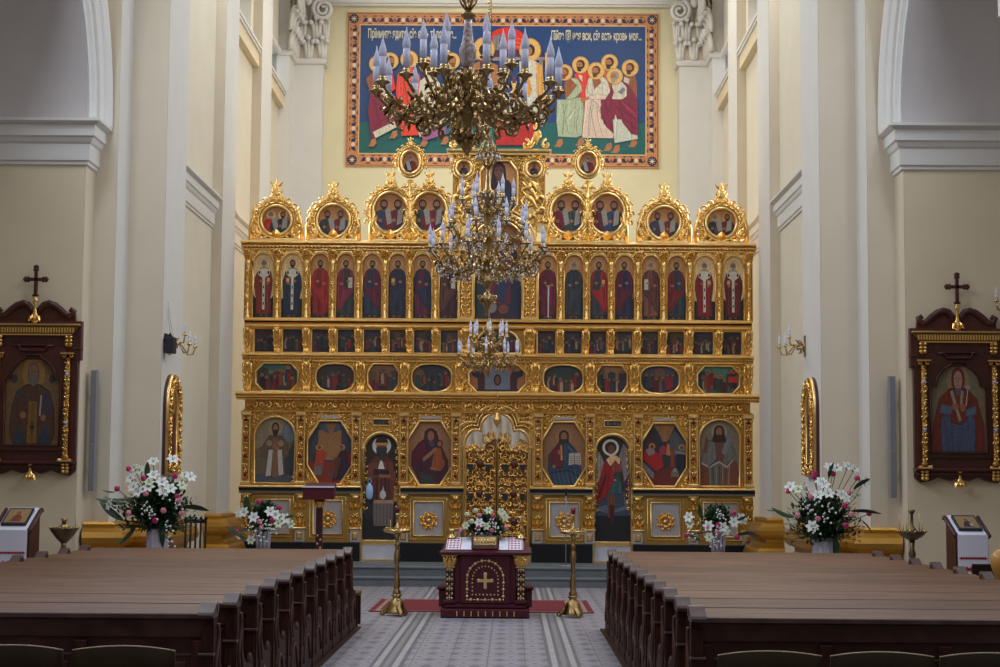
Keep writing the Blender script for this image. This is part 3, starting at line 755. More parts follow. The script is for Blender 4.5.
    # crimson-cloaked old apostle
    P(z5([(600, 380), (660, 340), (720, 370), (725, 470), (650, 525), (590, 490), (610, 450)]), WH)
    P(z6([(620, 0), (700, 20), (800, 230), (815, 330), (620, 365), (605, 180)]), srgb(196, 200, 184))
    P(z5([(590, 380), (615, 440), (595, 500), (640, 530), (620, 667), (510, 667), (500, 570), (560, 470), (580, 440)]), MAR)
    P(z5([(670, 340), (730, 370), (790, 470), (810, 560), (810, 667), (640, 667), (620, 600), (650, 530), (720, 480), (725, 400)]), MAR)
    P(z6([(505, 0), (640, 0), (600, 90), (610, 280), (550, 230), (515, 100)]), MAR); P(z6([(620, 0), (810, 0), (815, 300), (760, 290), (690, 200), (640, 90)]), MAR)
    folds([z5([(700, 520), (760, 560), (800, 600)]), z5([(640, 560), (720, 620), (790, 660)]), z6([(650, 20), (720, 110), (800, 170)]), z6([(640, 60), (700, 160), (800, 250)]), z6([(540, 10), (560, 120), (600, 260)]), z6([(590, 10), (570, 110)])], shade(MAR, .35))
    folds([z5([(720, 560), (770, 600), (800, 650)]), z6([(680, 20), (760, 110)])], srgb(190, 50, 80), .7)
    hd(614.5, 77, GREY, 8.4); P(z5([(645, 440), (690, 400), (710, 420), (680, 460)]), srgb(120, 120, 130))
    # altar with canopy in the middle
    A.ell(508, 62, 24, 36, RED, 24, PI, 2 * PI) if 0 else None
    A.poly([(487 + 0, 60)] + [(507 + 26 * cos(a), 59 - 31 * sin(a)) for a in [PI * (1 - i / 16) for i in range(17)]], srgb(220, 44, 32))
    for r_ in (22, 18, 14): A.line([(514 + r_ * cos(a), 63 - (r_ + 2) * sin(a)) for a in [PI * .55 * (1 - i / 9) for i in range(10)]], .5, srgb(235, 150, 70))
    GST = srgb(130, 122, 120)
    P([(493, 36), (504, 35), (504, 62), (493, 62)], GST); P([(499, 40), (504, 40), (504, 56), (499, 56)], srgb(60, 50, 60))
    P([(478, 51), (541, 50), (545, 60), (474, 60)], srgb(70, 42, 58)); P([(474, 58), (548, 58), (548, 61), (474, 61)], srgb(140, 130, 140))
    for a in (480, 539): P([(a, 60), (a + 4, 60), (a + 4, 128), (a, 128)], GST)
    A.ell(530, 51, 11, 12, shade(HALO, .7), 20); A.ell(530, 51, 10, 11, HALO, 20); A.ell(530, 51, 5, 6, HAIR, 12); A.ell(529, 52, 3.4, 4.4, SKN, 10)
    P([(519, 62), (532, 60), (542, 66), (545, 100), (540, 126), (516, 126), (520, 90)], WH); P([(522, 70), (526, 66), (532, 90), (525, 110)], srgb(214, 150, 60)); P([(536, 64), (542, 66), (545, 100), (538, 110)], srgb(222, 160, 70))
    P([(545, 54), (552, 52), (550, 62), (547, 66), (550, 70), (545, 71)], HALO)
    A.ell(484, 50, 11, 12, shade(HALO, .7), 20); A.ell(484, 50, 10, 11, HALO, 20); A.ell(484, 51, 5, 6, HAIR, 12); A.ell(486, 52, 3.4, 4.4, SKN, 10)
    P([(470, 66), (484, 60), (498, 66), (500, 126), (468, 126)], srgb(170, 110, 60)); P([(480, 62), (490, 62), (498, 120), (480, 120)], srgb(90, 40, 60))
    P([(498, 102), (532, 102), (534, 146), (496, 146)], srgb(178, 32, 30)); P([(494, 98), (536, 98), (536, 112), (530, 116), (520, 111), (510, 116), (500, 111), (494, 114)], srgb(190, 200, 190))
    P([(511, 82), (517, 82), (515, 90), (519, 94), (509, 94), (513, 90)], HALO); P([(512, 76), (516, 76), (516, 84), (512, 84)], srgb(80, 60, 90))
    # left group
    feet([(373, 144), (394, 136), (424, 144), (445, 142), (455, 140)])
    def z4(L): return [(345 + a / 9.09, 60 + b / 9.09) for a, b in L]
    hd(378, 65, srgb(100, 60, 40), 8.8, 1); P([(366, 80), (374, 72), (384, 76), (386, 96), (376, 100), (370, 92)], BRN)
    P([(371, 92), (380, 90), (398, 100), (398, 124), (378, 138), (372, 140), (368, 112)], MAR); P([(373, 133), (395, 122), (397, 128), (376, 139)], WH); folds([[(374, 100), (380, 122)], [(384, 100), (392, 120)], [(374, 128), (394, 112)]], shade(MAR, .4))
    P([(374, 74), (384, 70), (392, 80), (388, 100), (378, 92)], WH)
    hd(390.5, 62, srgb(80, 44, 30), 8.6, 1); P([(384, 70), (392, 68), (396, 90), (388, 96)], RED)
    hd(409.5, 60.5, srgb(140, 100, 60), 9, 1)
    P([(398, 74), (412, 68), (420, 76), (424, 96), (421, 118), (424, 136), (402, 137), (398, 110), (396, 90)], srgb(222, 62, 38)); folds([[(404, 80), (408, 104), (404, 132)], [(414, 78), (416, 110)], [(400, 104), (420, 116)]], srgb(140, 24, 20), .8)
    hd(427.5, 66, HAIR, 8.4, 1); P([(420, 82), (430, 74), (440, 84), (448, 130), (420, 138), (416, 126)], WH); P([(420, 134), (448, 124), (450, 134), (424, 142)], srgb(150, 90, 140)); folds([[(428, 100), (432, 130)], [(438, 102), (443, 126)]], shade(WH, .5))
    hd(452, 62, srgb(120, 80, 50), 8.4, 1); P([(444, 76), (456, 70), (464, 80), (466, 130), (446, 134)], srgb(60, 100, 110)); P([(446, 80), (456, 76), (460, 110), (448, 120)], WH)
    # missing light caught by halos has no paint: leave flat
    o = A.build('painted_figures', root)
    o.location.z += 0
    # the two inscriptions
    for txt, pa, pb, py in (('Прїимите ядите: сїе єсть тѣло мое...', 368, 456, 38.5), ('Пїйте ѿ нея вси, сїя єсть кровь моя...', 551, 641, 40.5)):
        cu = bpy.data.curves.new('inscription', 'FONT'); cu.body = txt; cu.size = .26; cu.extrude = .002; cu.offset = .004
        cu.materials.append(mat('cream_lettering', srgb(222, 215, 190), .6))
        o = bpy.data.objects.new('inscription', cu); COL.objects.link(o); o.parent = root
        a = at(pa, py, Y); b_ = at(pb, py, Y)
        o.rotation_euler = (PI / 2, 0, 0); o.location = (a.x - cx, -.062, a.z - cz)
        bpy.context.view_layer.update()
        wd = max(o.dimensions.x, .1); lc = o.location.copy()
        me = bpy.data.meshes.new_from_object(o.evaluated_get(bpy.context.evaluated_depsgraph_get())); bpy.data.objects.remove(o)
        o = bpy.data.objects.new('inscription', me); COL.objects.link(o); o.parent = root; o.rotation_euler = (PI / 2, 0, 0); o.location = lc
        o.scale = ((b_.x - a.x) / wd, 1.25, 1)
mural()
# ================================================================== THE ICON SCREEN
YI = 33.5
XC = at(497.3, 400, YI).x
ico = empty('iconostasis', (XC, YI, SOL), 'tall gilded carved icon screen with five tiers of painted saints, filling the chancel', 'iconostasis')
def U(px, py=400): return XC - at(px, py, YI).x          # distance from the centre line (left-hand measurements)
def Zl(py, px=243): return at(px, py, YI).z - SOL
def Zc(py): return at(497, py, YI).z - SOL
HW = U(245, 400)
def prt(mb, name, label=None, parent=None): return mb.build(name, parent or ico, label=label)
def zsp(L): return [Zl(v) for v in L]
zt = dict(ctop=Zl(241), cbot=Zl(250), a1=Zl(250), a0=Zl(320), b1=Zl(327.5), b0=Zl(353), l0=Zl(358), o1=Zl(360), o0=Zl(392), f1=Zl(397.5), f0=Zl(411), m1=Zl(411), m0=Zl(484.5), s0=Zl(492.5), p0=Zl(541.5))
UR = U(465.5)            # royal door half opening
UD0, UD1 = U(400), U(364)
# ---- body (wooden carcase behind the gilding, with three doorways)
mb = MB()
zdoor = Zl(429)
for s in (-1, 1):
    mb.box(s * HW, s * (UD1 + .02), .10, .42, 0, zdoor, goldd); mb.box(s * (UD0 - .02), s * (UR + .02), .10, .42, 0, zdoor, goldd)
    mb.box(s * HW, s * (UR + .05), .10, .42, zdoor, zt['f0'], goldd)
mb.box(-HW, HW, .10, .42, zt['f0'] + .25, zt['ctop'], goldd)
prt(mb, 'carcase')
# ---- black stone plinth, silver door steps
for s in (-1, 1):
    mb = MB(); mb.box(s * (HW + .06), s * (UD1 + .04), -.16, .3, 0, zt['p0'], black, .01); mb.box(s * (UD0 - .04), s * (UR + .06), -.16, .3, 0, zt['p0'], black, .01); prt(mb, 'plinth')
    mb = MB(); u0, u1 = s * UD0, s * UD1
    mb.box(u0, u1, .02, .3, .03, zt['p0'] - .04, mat('silver_with_sheen', (.56, .56, .63), .35, var=.1, vscale=4)); mb.box(u0, u1, -.02, .3, 0, .035, goldp); mb.box(u0, u1, -.0, .3, zt['p0'] - .04, zt['p0'] + .05, goldp, .01)  # paler than the silver panels: the steps' bright reflection is in the colour
    prt(mb, 'door_step')
# ---- mouldings
def moulding(mb, u0, u1, layers, m=goldp):
    for (z0, z1, out) in layers:
        h = z1 - z0; mb.prism([(.1, z0), (-out * .8, z0), (-out, z0 + .25 * h), (-out, z0 + .5 * h), (-out + min(.5 * h, out * .5), z1), (.1, z1)], u0, u1, m, 'x')
def beads(mb, u0, u1, z, y, r, sp, m=gold):
    n = int((u1 - u0) / sp)
    for i in range(n): mb.blob((u0 + (i + .5) * (u1 - u0) / n, y, z), r, m, 5, 3)
blk = black
# top cornice of upper row
cmb = MB(); U0, U1 = -HW - .12, HW + .12
UCB = U(473)     # central icon opening half width
for (a, b_) in ((U0, -UCB - .05), (UCB + .05, U1)):
    h = (zt['ctop'] - zt['cbot'])
    moulding(cmb, a, b_, [(zt['cbot'], zt['cbot'] + h * .3, .06), (zt['cbot'] + h * .3, zt['cbot'] + h * .62, .12), (zt['cbot'] + h * .62, zt['ctop'], .2)], goldp)
    beads(cmb, a, b_, zt['cbot'] + h * .3, -.10, .028, .075)
prt(cmb, 'upper_cornice')
# ledge under upper row
cmb = MB()
for (a, b_) in ((-HW - .03, HW + .03),):
    moulding(cmb, a, b_, [(Zl(321), Zl(318.2), .16), (Zl(327.5), Zl(322.5), .14)]); cmb.box(a, b_, -.08, .1, Zl(322.5), Zl(321), blk)
prt(cmb, 'ledge')
cmb = MB(); moulding(cmb, -HW - .06, HW + .06, [(Zl(356.2), Zl(353), .18), (Zl(358), Zl(356.2), .12), (Zl(361), Zl(358), .06)]); beads(cmb, -HW, HW, Zl(358.8), -.10, .022, .07)
prt(cmb, 'ledge')
cmb = MB(); moulding(cmb, -HW - .16, HW + .16, [(Zl(395), Zl(391.5), .26), (Zl(397.5), Zl(395), .2), (Zl(399.5), Zl(397.5), .12)]); moulding(cmb, -HW - .03, HW + .03, [(Zl(411.8), Zl(409.6), .08)])
beads(cmb, -HW, HW, Zl(399.5), -.13, .024, .08)
prt(cmb, 'main_cornice')
# frieze
mb = MB()
mb.box(-HW, HW, 0, .1, Zl(411), Zl(398), goldd)
edges = [U(v) for v in (248, 302, 357, 404, 456)]
fr = edges + [-e for e in edges[::-1]]
for k in range(len(fr) - 1):
    a, b_ = sorted((fr[k], fr[k + 1])); z0, z1 = Zl(409.3), Zl(400.2); zm = (z0 + z1) / 2; n = max(2, int(round((b_ - a) / .15)));
    for i in range(n):
        x = a + .06 + (b_ - a - .12) * (i + .5) / n; sg = 1 if i < n / 2 else -1
        curl(mb, x, zm, 0, .085, PI / 2 + (PI if i % 2 else 0), sg * (1 if i % 2 else -1), goldc, r=.024)
        leafo(mb, x + .05 * sg, zm + .03, -.01, .12, .06, .6 * sg + (0 if sg > 0 else PI), goldc); leafo(mb, x - .05 * sg, zm - .03, -.01, .11, .06, PI + .5 * sg + (0 if sg > 0 else PI), goldc)
prt(mb, 'frieze')

# ---- generic pieces
def pilaster(u, z0, z1, w, y, name='pilaster', gems=0, seed=0):
    mb = MB(); d = .07
    mb.box(u - w / 2, u + w / 2, y - d * .4, y + .1, z0, z1, goldd)
    mb.box(u - w / 2, u - w / 2 + w * .14, y - d, y, z0, z1, goldp); mb.box(u + w / 2 - w * .14, u + w / 2, y - d, y, z0, z1, goldp)
    mb.box(u - w * .6, u + w * .6, y - d - .05, y + .05, z1 - .09, z1, goldp, .015); mb.box(u - w * .6, u + w * .6, y - d - .04, y + .05, z0, z0 + .07, goldp, .015)
    mb.box(u - w * .56, u + w * .56, y - d - .02, y + .05, z1 - .16, z1 - .12, goldp, .01)
    z = z0 + .12; i = 0
    while z < z1 - .2:
        s = 1 if i % 2 else -1
        curl(mb, u - s * w * .06, z + .05, y - d * .5, w * .3, -PI / 2, s, goldc, r=w * .1)
        leafo(mb, u + s * w * .1, z + .02, y - d * .6, w * .55, w * .3, PI / 2 - s * .5, goldc)
        z += w * .62; i += 1
    if gems:
        for k in range(gems):
            zz = z0 + (z1 - z0) * (k + .5) / gems + .02; mb.blob((u, y - d - .015, zz), (.03, .03, .045), redgem, 6, 4)
            for an in range(6): mb.blob((u + .045 * cos(an), y - d - .01, zz + .06 * sin(an)), .016, goldc, 4, 3)
    return prt(mb, name)

def colonette(u, z0, z1, r, y, name='colonette'):
    mb = MB(); H = z1 - z0
    mb.box(u - r * 2, u + r * 2, y, y + .14, z0, z1, goldd)
    mb.lathe([(r * 1.5, 0), (r * 1.5, .05), (r * .9, .08), (r * 1.3, .13), (r * .85, .17), (r * .8, H * .5), (r * .85, H - .22), (r * 1.1, H - .2), (r * .8, H - .17), (r * 1.5, H - .07), (r * 1.6, H)], goldp, (u, y - r * .6, z0), 8)
    n = int((H - .4) / .05)
    for i in range(n):
        an = i * 1.25; zz = z0 + .2 + (H - .42) * i / n
        if sin(an) < .6: leafo(mb, u + r * .55 * cos(an) - .01, zz, y - r * 1.45, .075, .05, PI / 2 + .9 * cos(an), goldc)
        mb.blob((u + r * .8 * cos(an * 1.5), y - r * 1.3, zz), .018, goldc, 4, 3)
    return prt(mb, name)

def bracket(u, z0, z1, w, y, name='bracket'):
    """scroll console with an acanthus leaf"""
    mb = MB(); H = z1 - z0
    prof = [(y + .08, z0), (y - .02, z0), (y - .05, z0 + H * .1), (y - .03, z0 + H * .3), (y - .06, z0 + H * .6), (y - .13, z0 + H * .85), (y - .13, z1), (y + .08, z1)]
    mb.prism(prof, u - w * .38, u + w * .38, gold, 'x')
    for s in (-1, 1): mb.tube([(u + s * w * .4, y - .03, z0 + H * .08), (u + s * w * .42, y - .05, z0 + H * .35), (u + s * w * .42, y - .08, z0 + H * .65), (u + s * w * .42, y - .15, z0 + H * .92)], [.012, .018, .022, .03], goldc, 5)
    for k in range(3):
        zz = z0 + H * (.15 + .27 * k)
        for s in (-1, 0, 1): leafo(mb, u + s * w * .12, zz, y - .05 - .03 * k, H * .3, w * .3, PI / 2 - s * .5, goldc)
    mb.blob((u, y - .15, z1 - H * .12), (w * .32, .04, H * .1), goldc); mb.blob((u, y - .06, z0 + H * .06), (w * .28, .03, H * .07), goldc)
    return prt(mb, name)

def icon_bay(u0, u1, z0, z1, hole, y, seed, sp=.115, depth=.07, rr=.026, carve=goldc, name='icon_frame', size=.5, k=1.0):
    mb = MB(); x0, x1 = min(u0, u1), max(u0, u1)
    hole_panel(mb, x0, x1, z0, z1, hole, y, depth, goldd, goldp)
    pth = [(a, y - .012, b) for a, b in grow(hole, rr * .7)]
    mb.tube(pth, rr, goldp, 6, closed=True)
    pin = grow(hole, rr * 1.9)
    inside = lambda x, z: not in_poly(x, z, grow(hole, rr * 2 + sp * .22))
    scatter(mb, x0 + .01, x1 - .01, z0 + .01, z1 - .01, inside, y, sp, carve, seed, size=size, k=k)
    return prt(mb, name)

# ---- LOWER TIER -----------------------------------------------------------
z0, z1 = zt['m0'], zt['m1']
for s in (-1, 1):
    for e, g in zip([U(247.5), U(302), U(357), U(404.5), U(456.3)], (4, 4, 4, 4, 4)):
        pilaster(s * e, z0, z1, .17, -.03, gems=g)
def sp_(u, s): return -s * u   # screen side: s=-1 left of the picture
# the first number of each bay is measured on the left half; s=+1 mirrors it
def half_cx(pa, pb): return (U(pa) + U(pb)) / 2, (U(pa) - U(pb)) / 2
pw = .085
# arched bays
IC = {}
for s in (-1, 1):
    c, hw = half_cx(256, 295.5); hole = arch_pts(s * c - hw, s * c + hw, Zl(482), Zl(417), 14)
    icon_bay(s * (U(302) + pw), s * (U(247.5) - pw), z0, z1, hole, 0, 11, .082, k=1.35, size=.6); IC['arch', s] = (s * c, hw, Zl(482), Zl(417), hole)
    c, hw = half_cx(309, 352.5); hole = oct_pts(s * c - hw, s * c + hw, Zl(482.5), Zl(421), hw * .52, .36)
    icon_bay(s * (U(357) + pw), s * (U(302) - pw), z0, z1, hole, 0, 12, .082, k=1.35, size=.6); IC['oct', s] = (s * c, hw, Zl(482.5), Zl(421), hole)
    mb = MB(); mb.box(s * c - .19, s * c + .19, -.035, .0, Zl(417.5), Zl(415), silver, .006); mb.box(s * c - .22, s * c + .22, -.02, .0, Zl(418.2), Zl(414.2), goldp); prt(mb, 'name_plate', 'silver inscription strip')
    c, hw = half_cx(409, 452); hole = oct_pts(s * c - hw, s * c + hw, Zl(483), Zl(420.5), hw * .52, .36)
    icon_bay(s * (U(456.3) + pw), s * (U(404.5) - pw), z0, z1, hole, 0, 13, .082, k=1.35, size=.6); IC['oct2', s] = (s * c, hw, Zl(483), Zl(420.5), hole)
    mb = MB(); mb.box(s * c - .19, s * c + .19, -.035, .0, Zl(417.5), Zl(415), silver, .006); mb.box(s * c - .22, s * c + .22, -.02, .0, Zl(418.2), Zl(414.2), goldp); prt(mb, 'name_plate', 'silver inscription strip')
    # deacon door arch
    c = (UD0 + UD1) / 2; hw = (UD1 - UD0) / 2
    za = Zl(431.5)
    hole = arch_pts(s * c - hw, s * c + hw, z0 - .0, za, 14)
    mb = MB(); x0, x1 = s * c - (U(357) - U(404.5)) / 2 + pw, s * c + (U(357) - U(404.5)) / 2 - pw
    x0, x1 = min(s * (U(404.5) + pw), s * (U(357) - pw)), max(s * (U(404.5) + pw), s * (U(357) - pw))
    vs = []
    pts = hole[2:]
    top = [(x0, z1), (x1, z1)]
    poly_n = len(pts)
    # spandrel strips between arch and top edge
    V = []; F = []
    for i, (a, b_) in enumerate(pts): V += [(a, 0, b_), (a, 0, z1), (a, .16, b_)]
    for i in range(poly_n - 1): F += [(3 * i, 3 * i + 1, 3 * i + 4, 3 * i + 3), (3 * i, 3 * i + 3, 3 * i + 5, 3 * i + 2)]
    mb.add(V, F, goldd)
    for (a, b_) in ((x0, s * c - hw), (s * c + hw, x1)): mb.box(a, b_, 0, .16, z0, z1, goldp)
    mb.tube([(s * c - hw, -.012, z0)] + [(a, -.012, b_) for a, b_ in pts[::-1]] + [(s * c + hw, -.012, z0)], .03, goldp, 6)
    smallw, zs0, zs1 = U(372) - U(380.5), Zl(424.5), Zl(418)
    ins = lambda x, z: (not in_poly(x, z, grow(hole, .09))) and not (abs(x - s * c) < smallw + .04 and zs0 - .04 < z < zs1 + .04)
    scatter(mb, x0, x1, Zl(447), z1 - .01, ins, 0, .078, goldc, 5, size=.6, k=1.3)
    for q in (-1, 1): mb.box(s * c + q * (hw + .0) - .05, s * c + q * (hw + .0) + .05, -.05, .05, Zl(449), Zl(446.5), goldp, .01)
    mb.tube([(s * c - smallw, -.02, zs0), (s * c + smallw, -.02, zs0), (s * c + smallw, -.02, zs1), (s * c - smallw, -.02, zs1)], .016, goldp, 5, closed=True)
    prt(mb, 'door_surround')
    A = Art(None, -.012); crowd(A, s * c - smallw, s * c + smallw, zs0, zs1, 7 + s, srgb(50, 48, 62), srgb(40, 38, 45), 4, .8); A.build('icon', ico, 'small oblong icon above the side door')
    IC['door', s] = (s * c, hw, zt['p0'] + .05, za)
    # jambs of the doorway down through the plinth tier
    mb = MB()
    for q in (-1, 1): mb.box(s * c + q * hw, s * c + q * (hw + .055), -.03, .3, 0, z0, goldp, .008)
    prt(mb, 'door_jamb')

# ---- paintings of the lower tier
def frame_T(c, hw, z0, z1):
    return lambda a, b: (c + a * hw, z0 + b * (z1 - z0))
def icon_board(A, hole, label): return A.build('icon', ico, label, base=grow(hole, .03))
NVY = srgb(34, 42, 62); CRIM = srgb(112, 20, 30); GB = srgb(160, 112, 66); GBL = srgb(178, 132, 80); TEAL = srgb(52, 84, 96); PUR = srgb(64, 24, 44)
# bishop in white-striped vestments
c, hw, a0, a1, hole = IC['arch', -1]; A = Art(frame_T(c, hw, a0, a1), .045)
A.poly([(-1.05, 0), (1.05, 0), (1.05, 1.02), (-1.05, 1.02)], srgb(138, 124, 96)); A.rich([(.1, .7), (.6, .95), (1, .8), (1, .6), (.5, .62)], srgb(108, 116, 126)); A.poly([(-1, .5), (-.4, .6), (.5, .58), (1, .66), (1, 0), (-1, 0)], srgb(104, 90, 74)); A.rich([(.4, .3), (.9, .6), (1, .6), (1, 0), (.3, 0)], srgb(52, 60, 66)); A.poly([(-1, 0), (1, 0), (1, .1), (0, .16), (-1, .12)], srgb(72, 82, 92))
A.ell(0, .83, .36, .115, srgb(160, 140, 98), 18)
A.rich([(-.3, .72), (.3, .72), (.6, .62), (.72, .42), (.5, .36), (.55, .1), (-.45, .08), (-.4, .36), (-.7, .38), (-.62, .58)], srgb(104, 78, 62))
A.poly([(-.32, .5), (-.12, .5), (-.2, .1), (-.46, .09)], srgb(186, 178, 170)); A.poly([(.12, .5), (.34, .5), (.44, .12), (.2, .1)], srgb(186, 178, 170))
A.poly([(-.1, .68), (.12, .68), (.15, .08), (-.12, .08)], srgb(128, 92, 62)); A.ell(-.3, .6, .16, .05, srgb(150, 122, 90), 8); A.ell(.28, .6, .16, .05, srgb(150, 122, 90), 8)
A.ell(-.05, .56, .1, .03, SK, 8); A.ell(.12, .52, .1, .03, SK, 8)
A.ell(0, .84, .2, .085, HAIR, 12); A.ell(0, .83, .14, .065, SK, 12); A.poly([(-.15, .81), (.15, .81), (.13, .74), (0, .70), (-.13, .74)], srgb(60, 30, 22))
icon_board(A, hole, 'arched icon of a bearded saint in brown and white vestments')
# annunciation
c, hw, a0, a1, hole = IC['oct', -1]; A = Art(frame_T(c, hw, a0, a1), .045)
A.poly([(-1.1, -.02), (1.1, -.02), (1.1, 1.03), (-1.1, 1.03)], srgb(58, 60, 72)); A.poly([(-.55, .38), (.5, .38), (.5, .86), (-.55, .86)], srgb(150, 105, 62)); A.poly([(-.5, .98), (.5, .98), (.3, .86), (-.3, .86)], srgb(140, 90, 55))
A.poly([(-.6, 1), (-.3, .98), (0, .8), (-.2, .82), (-.5, .9)], srgb(70, 82, 100)); A.poly([(.6, 1), (.3, .98), (.1, .82), (.3, .84), (.5, .9)], srgb(70, 82, 100))
A.poly([(-1.1, 0), (1.1, 0), (1.1, .12), (.3, .35), (-1.1, .35)], srgb(126, 44, 28)); A.poly([(.1, .03), (.9, .08), (1.1, .3), (.3, .3)], srgb(36, 34, 44))
A.rich([(-.75, .12), (-.35, .12), (-.3, .3), (-.2, .44), (-.35, .54), (-.6, .54), (-.7, .4)], srgb(110, 100, 100)); A.rich([(-.68, .28), (-.3, .28), (-.15, .5), (-.5, .56), (-.72, .5)], srgb(170, 62, 36)); A.ell(-.5, .58, .17, .05, GBL); A.ell(-.5, .58, .09, .035, SKD); A.poly([(-.8, .4), (-.62, .55), (-.7, .3)], srgb(60, 30, 30))
A.rich([(.3, .1), (.85, .1), (.95, .4), (.8, .52), (.45, .52), (.3, .4), (.38, .3)], srgb(66, 22, 40)); A.poly([(.5, .12), (.8, .12), (.75, .4), (.6, .46)], srgb(34, 36, 66)); A.poly([(.8, .48), (1.02, .5), (1.02, .2), (.9, .2)], srgb(130, 30, 34)); A.ell(.52, .585, .17, .05, GBL); A.ell(.5, .58, .1, .04, srgb(90, 26, 40)); A.ell(.48, .575, .06, .028, SK)
A.poly([(.2, .08), (.3, .08), (.5, .4), (.2, .42)], srgb(92, 52, 36)); A.poly([(-.05, .1), (.12, .1), (.12, .2), (-.05, .2)], srgb(70, 72, 82))
icon_board(A, hole, 'eight-sided icon of two haloed figures beside a desk on red ground')
# mother and child
c, hw, a0, a1, hole = IC['oct2', -1]; A = Art(frame_T(c, hw, a0, a1), .045)
A.poly([(-1.1, -.02), (1.1, -.02), (1.1, 1.03), (-1.1, 1.03)], srgb(150, 104, 70)); A.ell(.02, .8, .42, .13, srgb(164, 118, 76), 22)
A.rich([(-.25, .86), (.3, .86), (.4, .72), (.55, .6), (.85, .38), (.85, .1), (.4, -.02), (-.4, -.02), (-.88, .3), (-.85, .52), (-.55, .66), (-.3, .72)], PUR); A.rich([(-.85, .5), (-.6, .64), (-.2, .7), (-.2, .4), (-.75, .3)], srgb(84, 14, 34)); A.poly([(-.4, -.02), (.3, -.02), (.1, .14), (-.45, .2)], srgb(44, 52, 56)); A.rich([(-.1, .3), (.5, .15), (.75, .4), (.6, .5), (.3, .2)], srgb(64, 14, 34))
A.ell(.02, .79, .29, .115, srgb(70, 20, 34), 16); A.ell(.03, .775, .16, .08, SK, 14); A.poly([(-.08, .7), (.14, .69), (.2, .62), (.02, .6)], srgb(70, 66, 80))
A.rich([(.2, .55), (.45, .6), (.68, .5), (.7, .3), (.5, .2), (.05, .25), (.1, .38)], srgb(142, 72, 36)); A.poly([(.5, .58), (.72, .5), (.74, .36), (.6, .4)], srgb(90, 20, 34)); A.ell(.46, .655, .14, .055, HAIR, 10); A.ell(.44, .65, .1, .042, SK, 10)
A.poly([(-.35, .42), (.0, .52), (.2, .57), (.24, .53), (.05, .46), (-.3, .36)], SK); A.poly([(.1, .56), (.3, .6), (.34, .56), (.2, .52)], SK); A.poly([(.0, .24), (.35, .22), (.3, .26), (.05, .28)], SK)
icon_board(A, hole, 'eight-sided icon of a mother in dark red holding a child')
# teacher with an open book
c, hw, a0, a1, hole = IC['oct2', 1]; A = Art(frame_T(c, hw, a0, a1), .045)
A.poly([(-1.1, -.02), (1.1, -.02), (1.1, 1.03), (-1.1, 1.03)], srgb(146, 100, 64)); A.ell(0, .78, .4, .13, srgb(158, 112, 72), 22)
A.rich([(-.2, .7), (.2, .7), (.45, .62), (.7, .5), (.85, .2), (.5, -.02), (-.5, -.02), (-.75, .25), (-.72, .48), (-.4, .62)], srgb(42, 60, 82)); A.rich([(-.35, .64), (.05, .68), (.05, .36), (-.2, .26), (-.6, .34), (-.7, .46)], srgb(98, 26, 36)); A.poly([(-.16, .64), (-.1, .64), (-.06, .4), (-.14, .4)], srgb(190, 150, 70)); A.poly([(.0, .66), (.12, .66), (.12, .3), (0, .3)], srgb(50, 70, 96))
for k in range(6): A.line([(-.5 + k * .2, .26), (-.35 + k * .2, .02)], .03, srgb(72, 96, 122))
A.line([(.2, .62), (.5, .5), (.75, .28)], .03, srgb(76, 96, 120)); A.line([(-.6, .2), (.2, .24), (.7, .14)], .02, srgb(20, 30, 48))
A.poly([(.22, .32), (.52, .34), (.8, .33), (.78, .52), (.5, .52), (.24, .51)], srgb(176, 166, 150)); A.poly([(.49, .34), (.53, .34), (.52, .52), (.49, .52)], srgb(90, 84, 80))
for k in range(4): A.line([(.28, .36 + k * .035), (.47, .365 + k * .035)], .008, srgb(90, 84, 80)); A.line([(.56, .36 + k * .035), (.74, .36 + k * .035)], .008, srgb(90, 84, 80))
A.ell(0, .785, .24, .1, HAIR, 14); A.poly([(-.22, .76), (.22, .76), (.24, .68), (-.24, .68)], HAIR); A.ell(0, .77, .15, .08, SK, 14); A.poly([(-.14, .74), (.14, .74), (.1, .67), (-.1, .67)], srgb(60, 36, 26)); A.ell(-.45, .3, .08, .03, SK, 8); A.ell(-.2, .53, .09, .04, SK, 8)
icon_board(A, hole, 'eight-sided icon of a bearded teacher in blue holding an open book')
# birth scene
c, hw, a0, a1, hole = IC['oct', 1]; A = Art(frame_T(c, hw, a0, a1), .045)
A.poly([(-1.1, -.02), (1.1, -.02), (1.1, 1.03), (-1.1, 1.03)], srgb(44, 44, 56)); A.rich([(-.55, 1.02), (.55, 1.02), (.4, .88), (.2, .72), (-.05, .7), (-.25, .86)], srgb(148, 100, 58)); A.rich([(.25, .78), (.5, .9), (1, .7), (1, .45), (.3, .5)], srgb(80, 80, 88)); A.rich([(-1, .8), (-.5, .86), (-.25, .7), (-.3, .5), (-1, .5)], srgb(60, 38, 44))
A.poly([(-1.1, -.02), (1.1, -.02), (1, .2), (.2, .3), (-.4, .2), (-1, .15)], srgb(104, 34, 26)); A.rich([(-.95, .42), (-.35, .22), (.0, .3), (-.1, .5), (-.5, .58), (-.9, .56)], srgb(164, 30, 26)); A.poly([(-1, .4), (-.45, .2), (-.5, .1), (-1, .3)], srgb(118, 112, 112)); A.poly([(-.85, .58), (-.5, .64), (-.4, .52), (-.7, .48)], srgb(140, 120, 120))
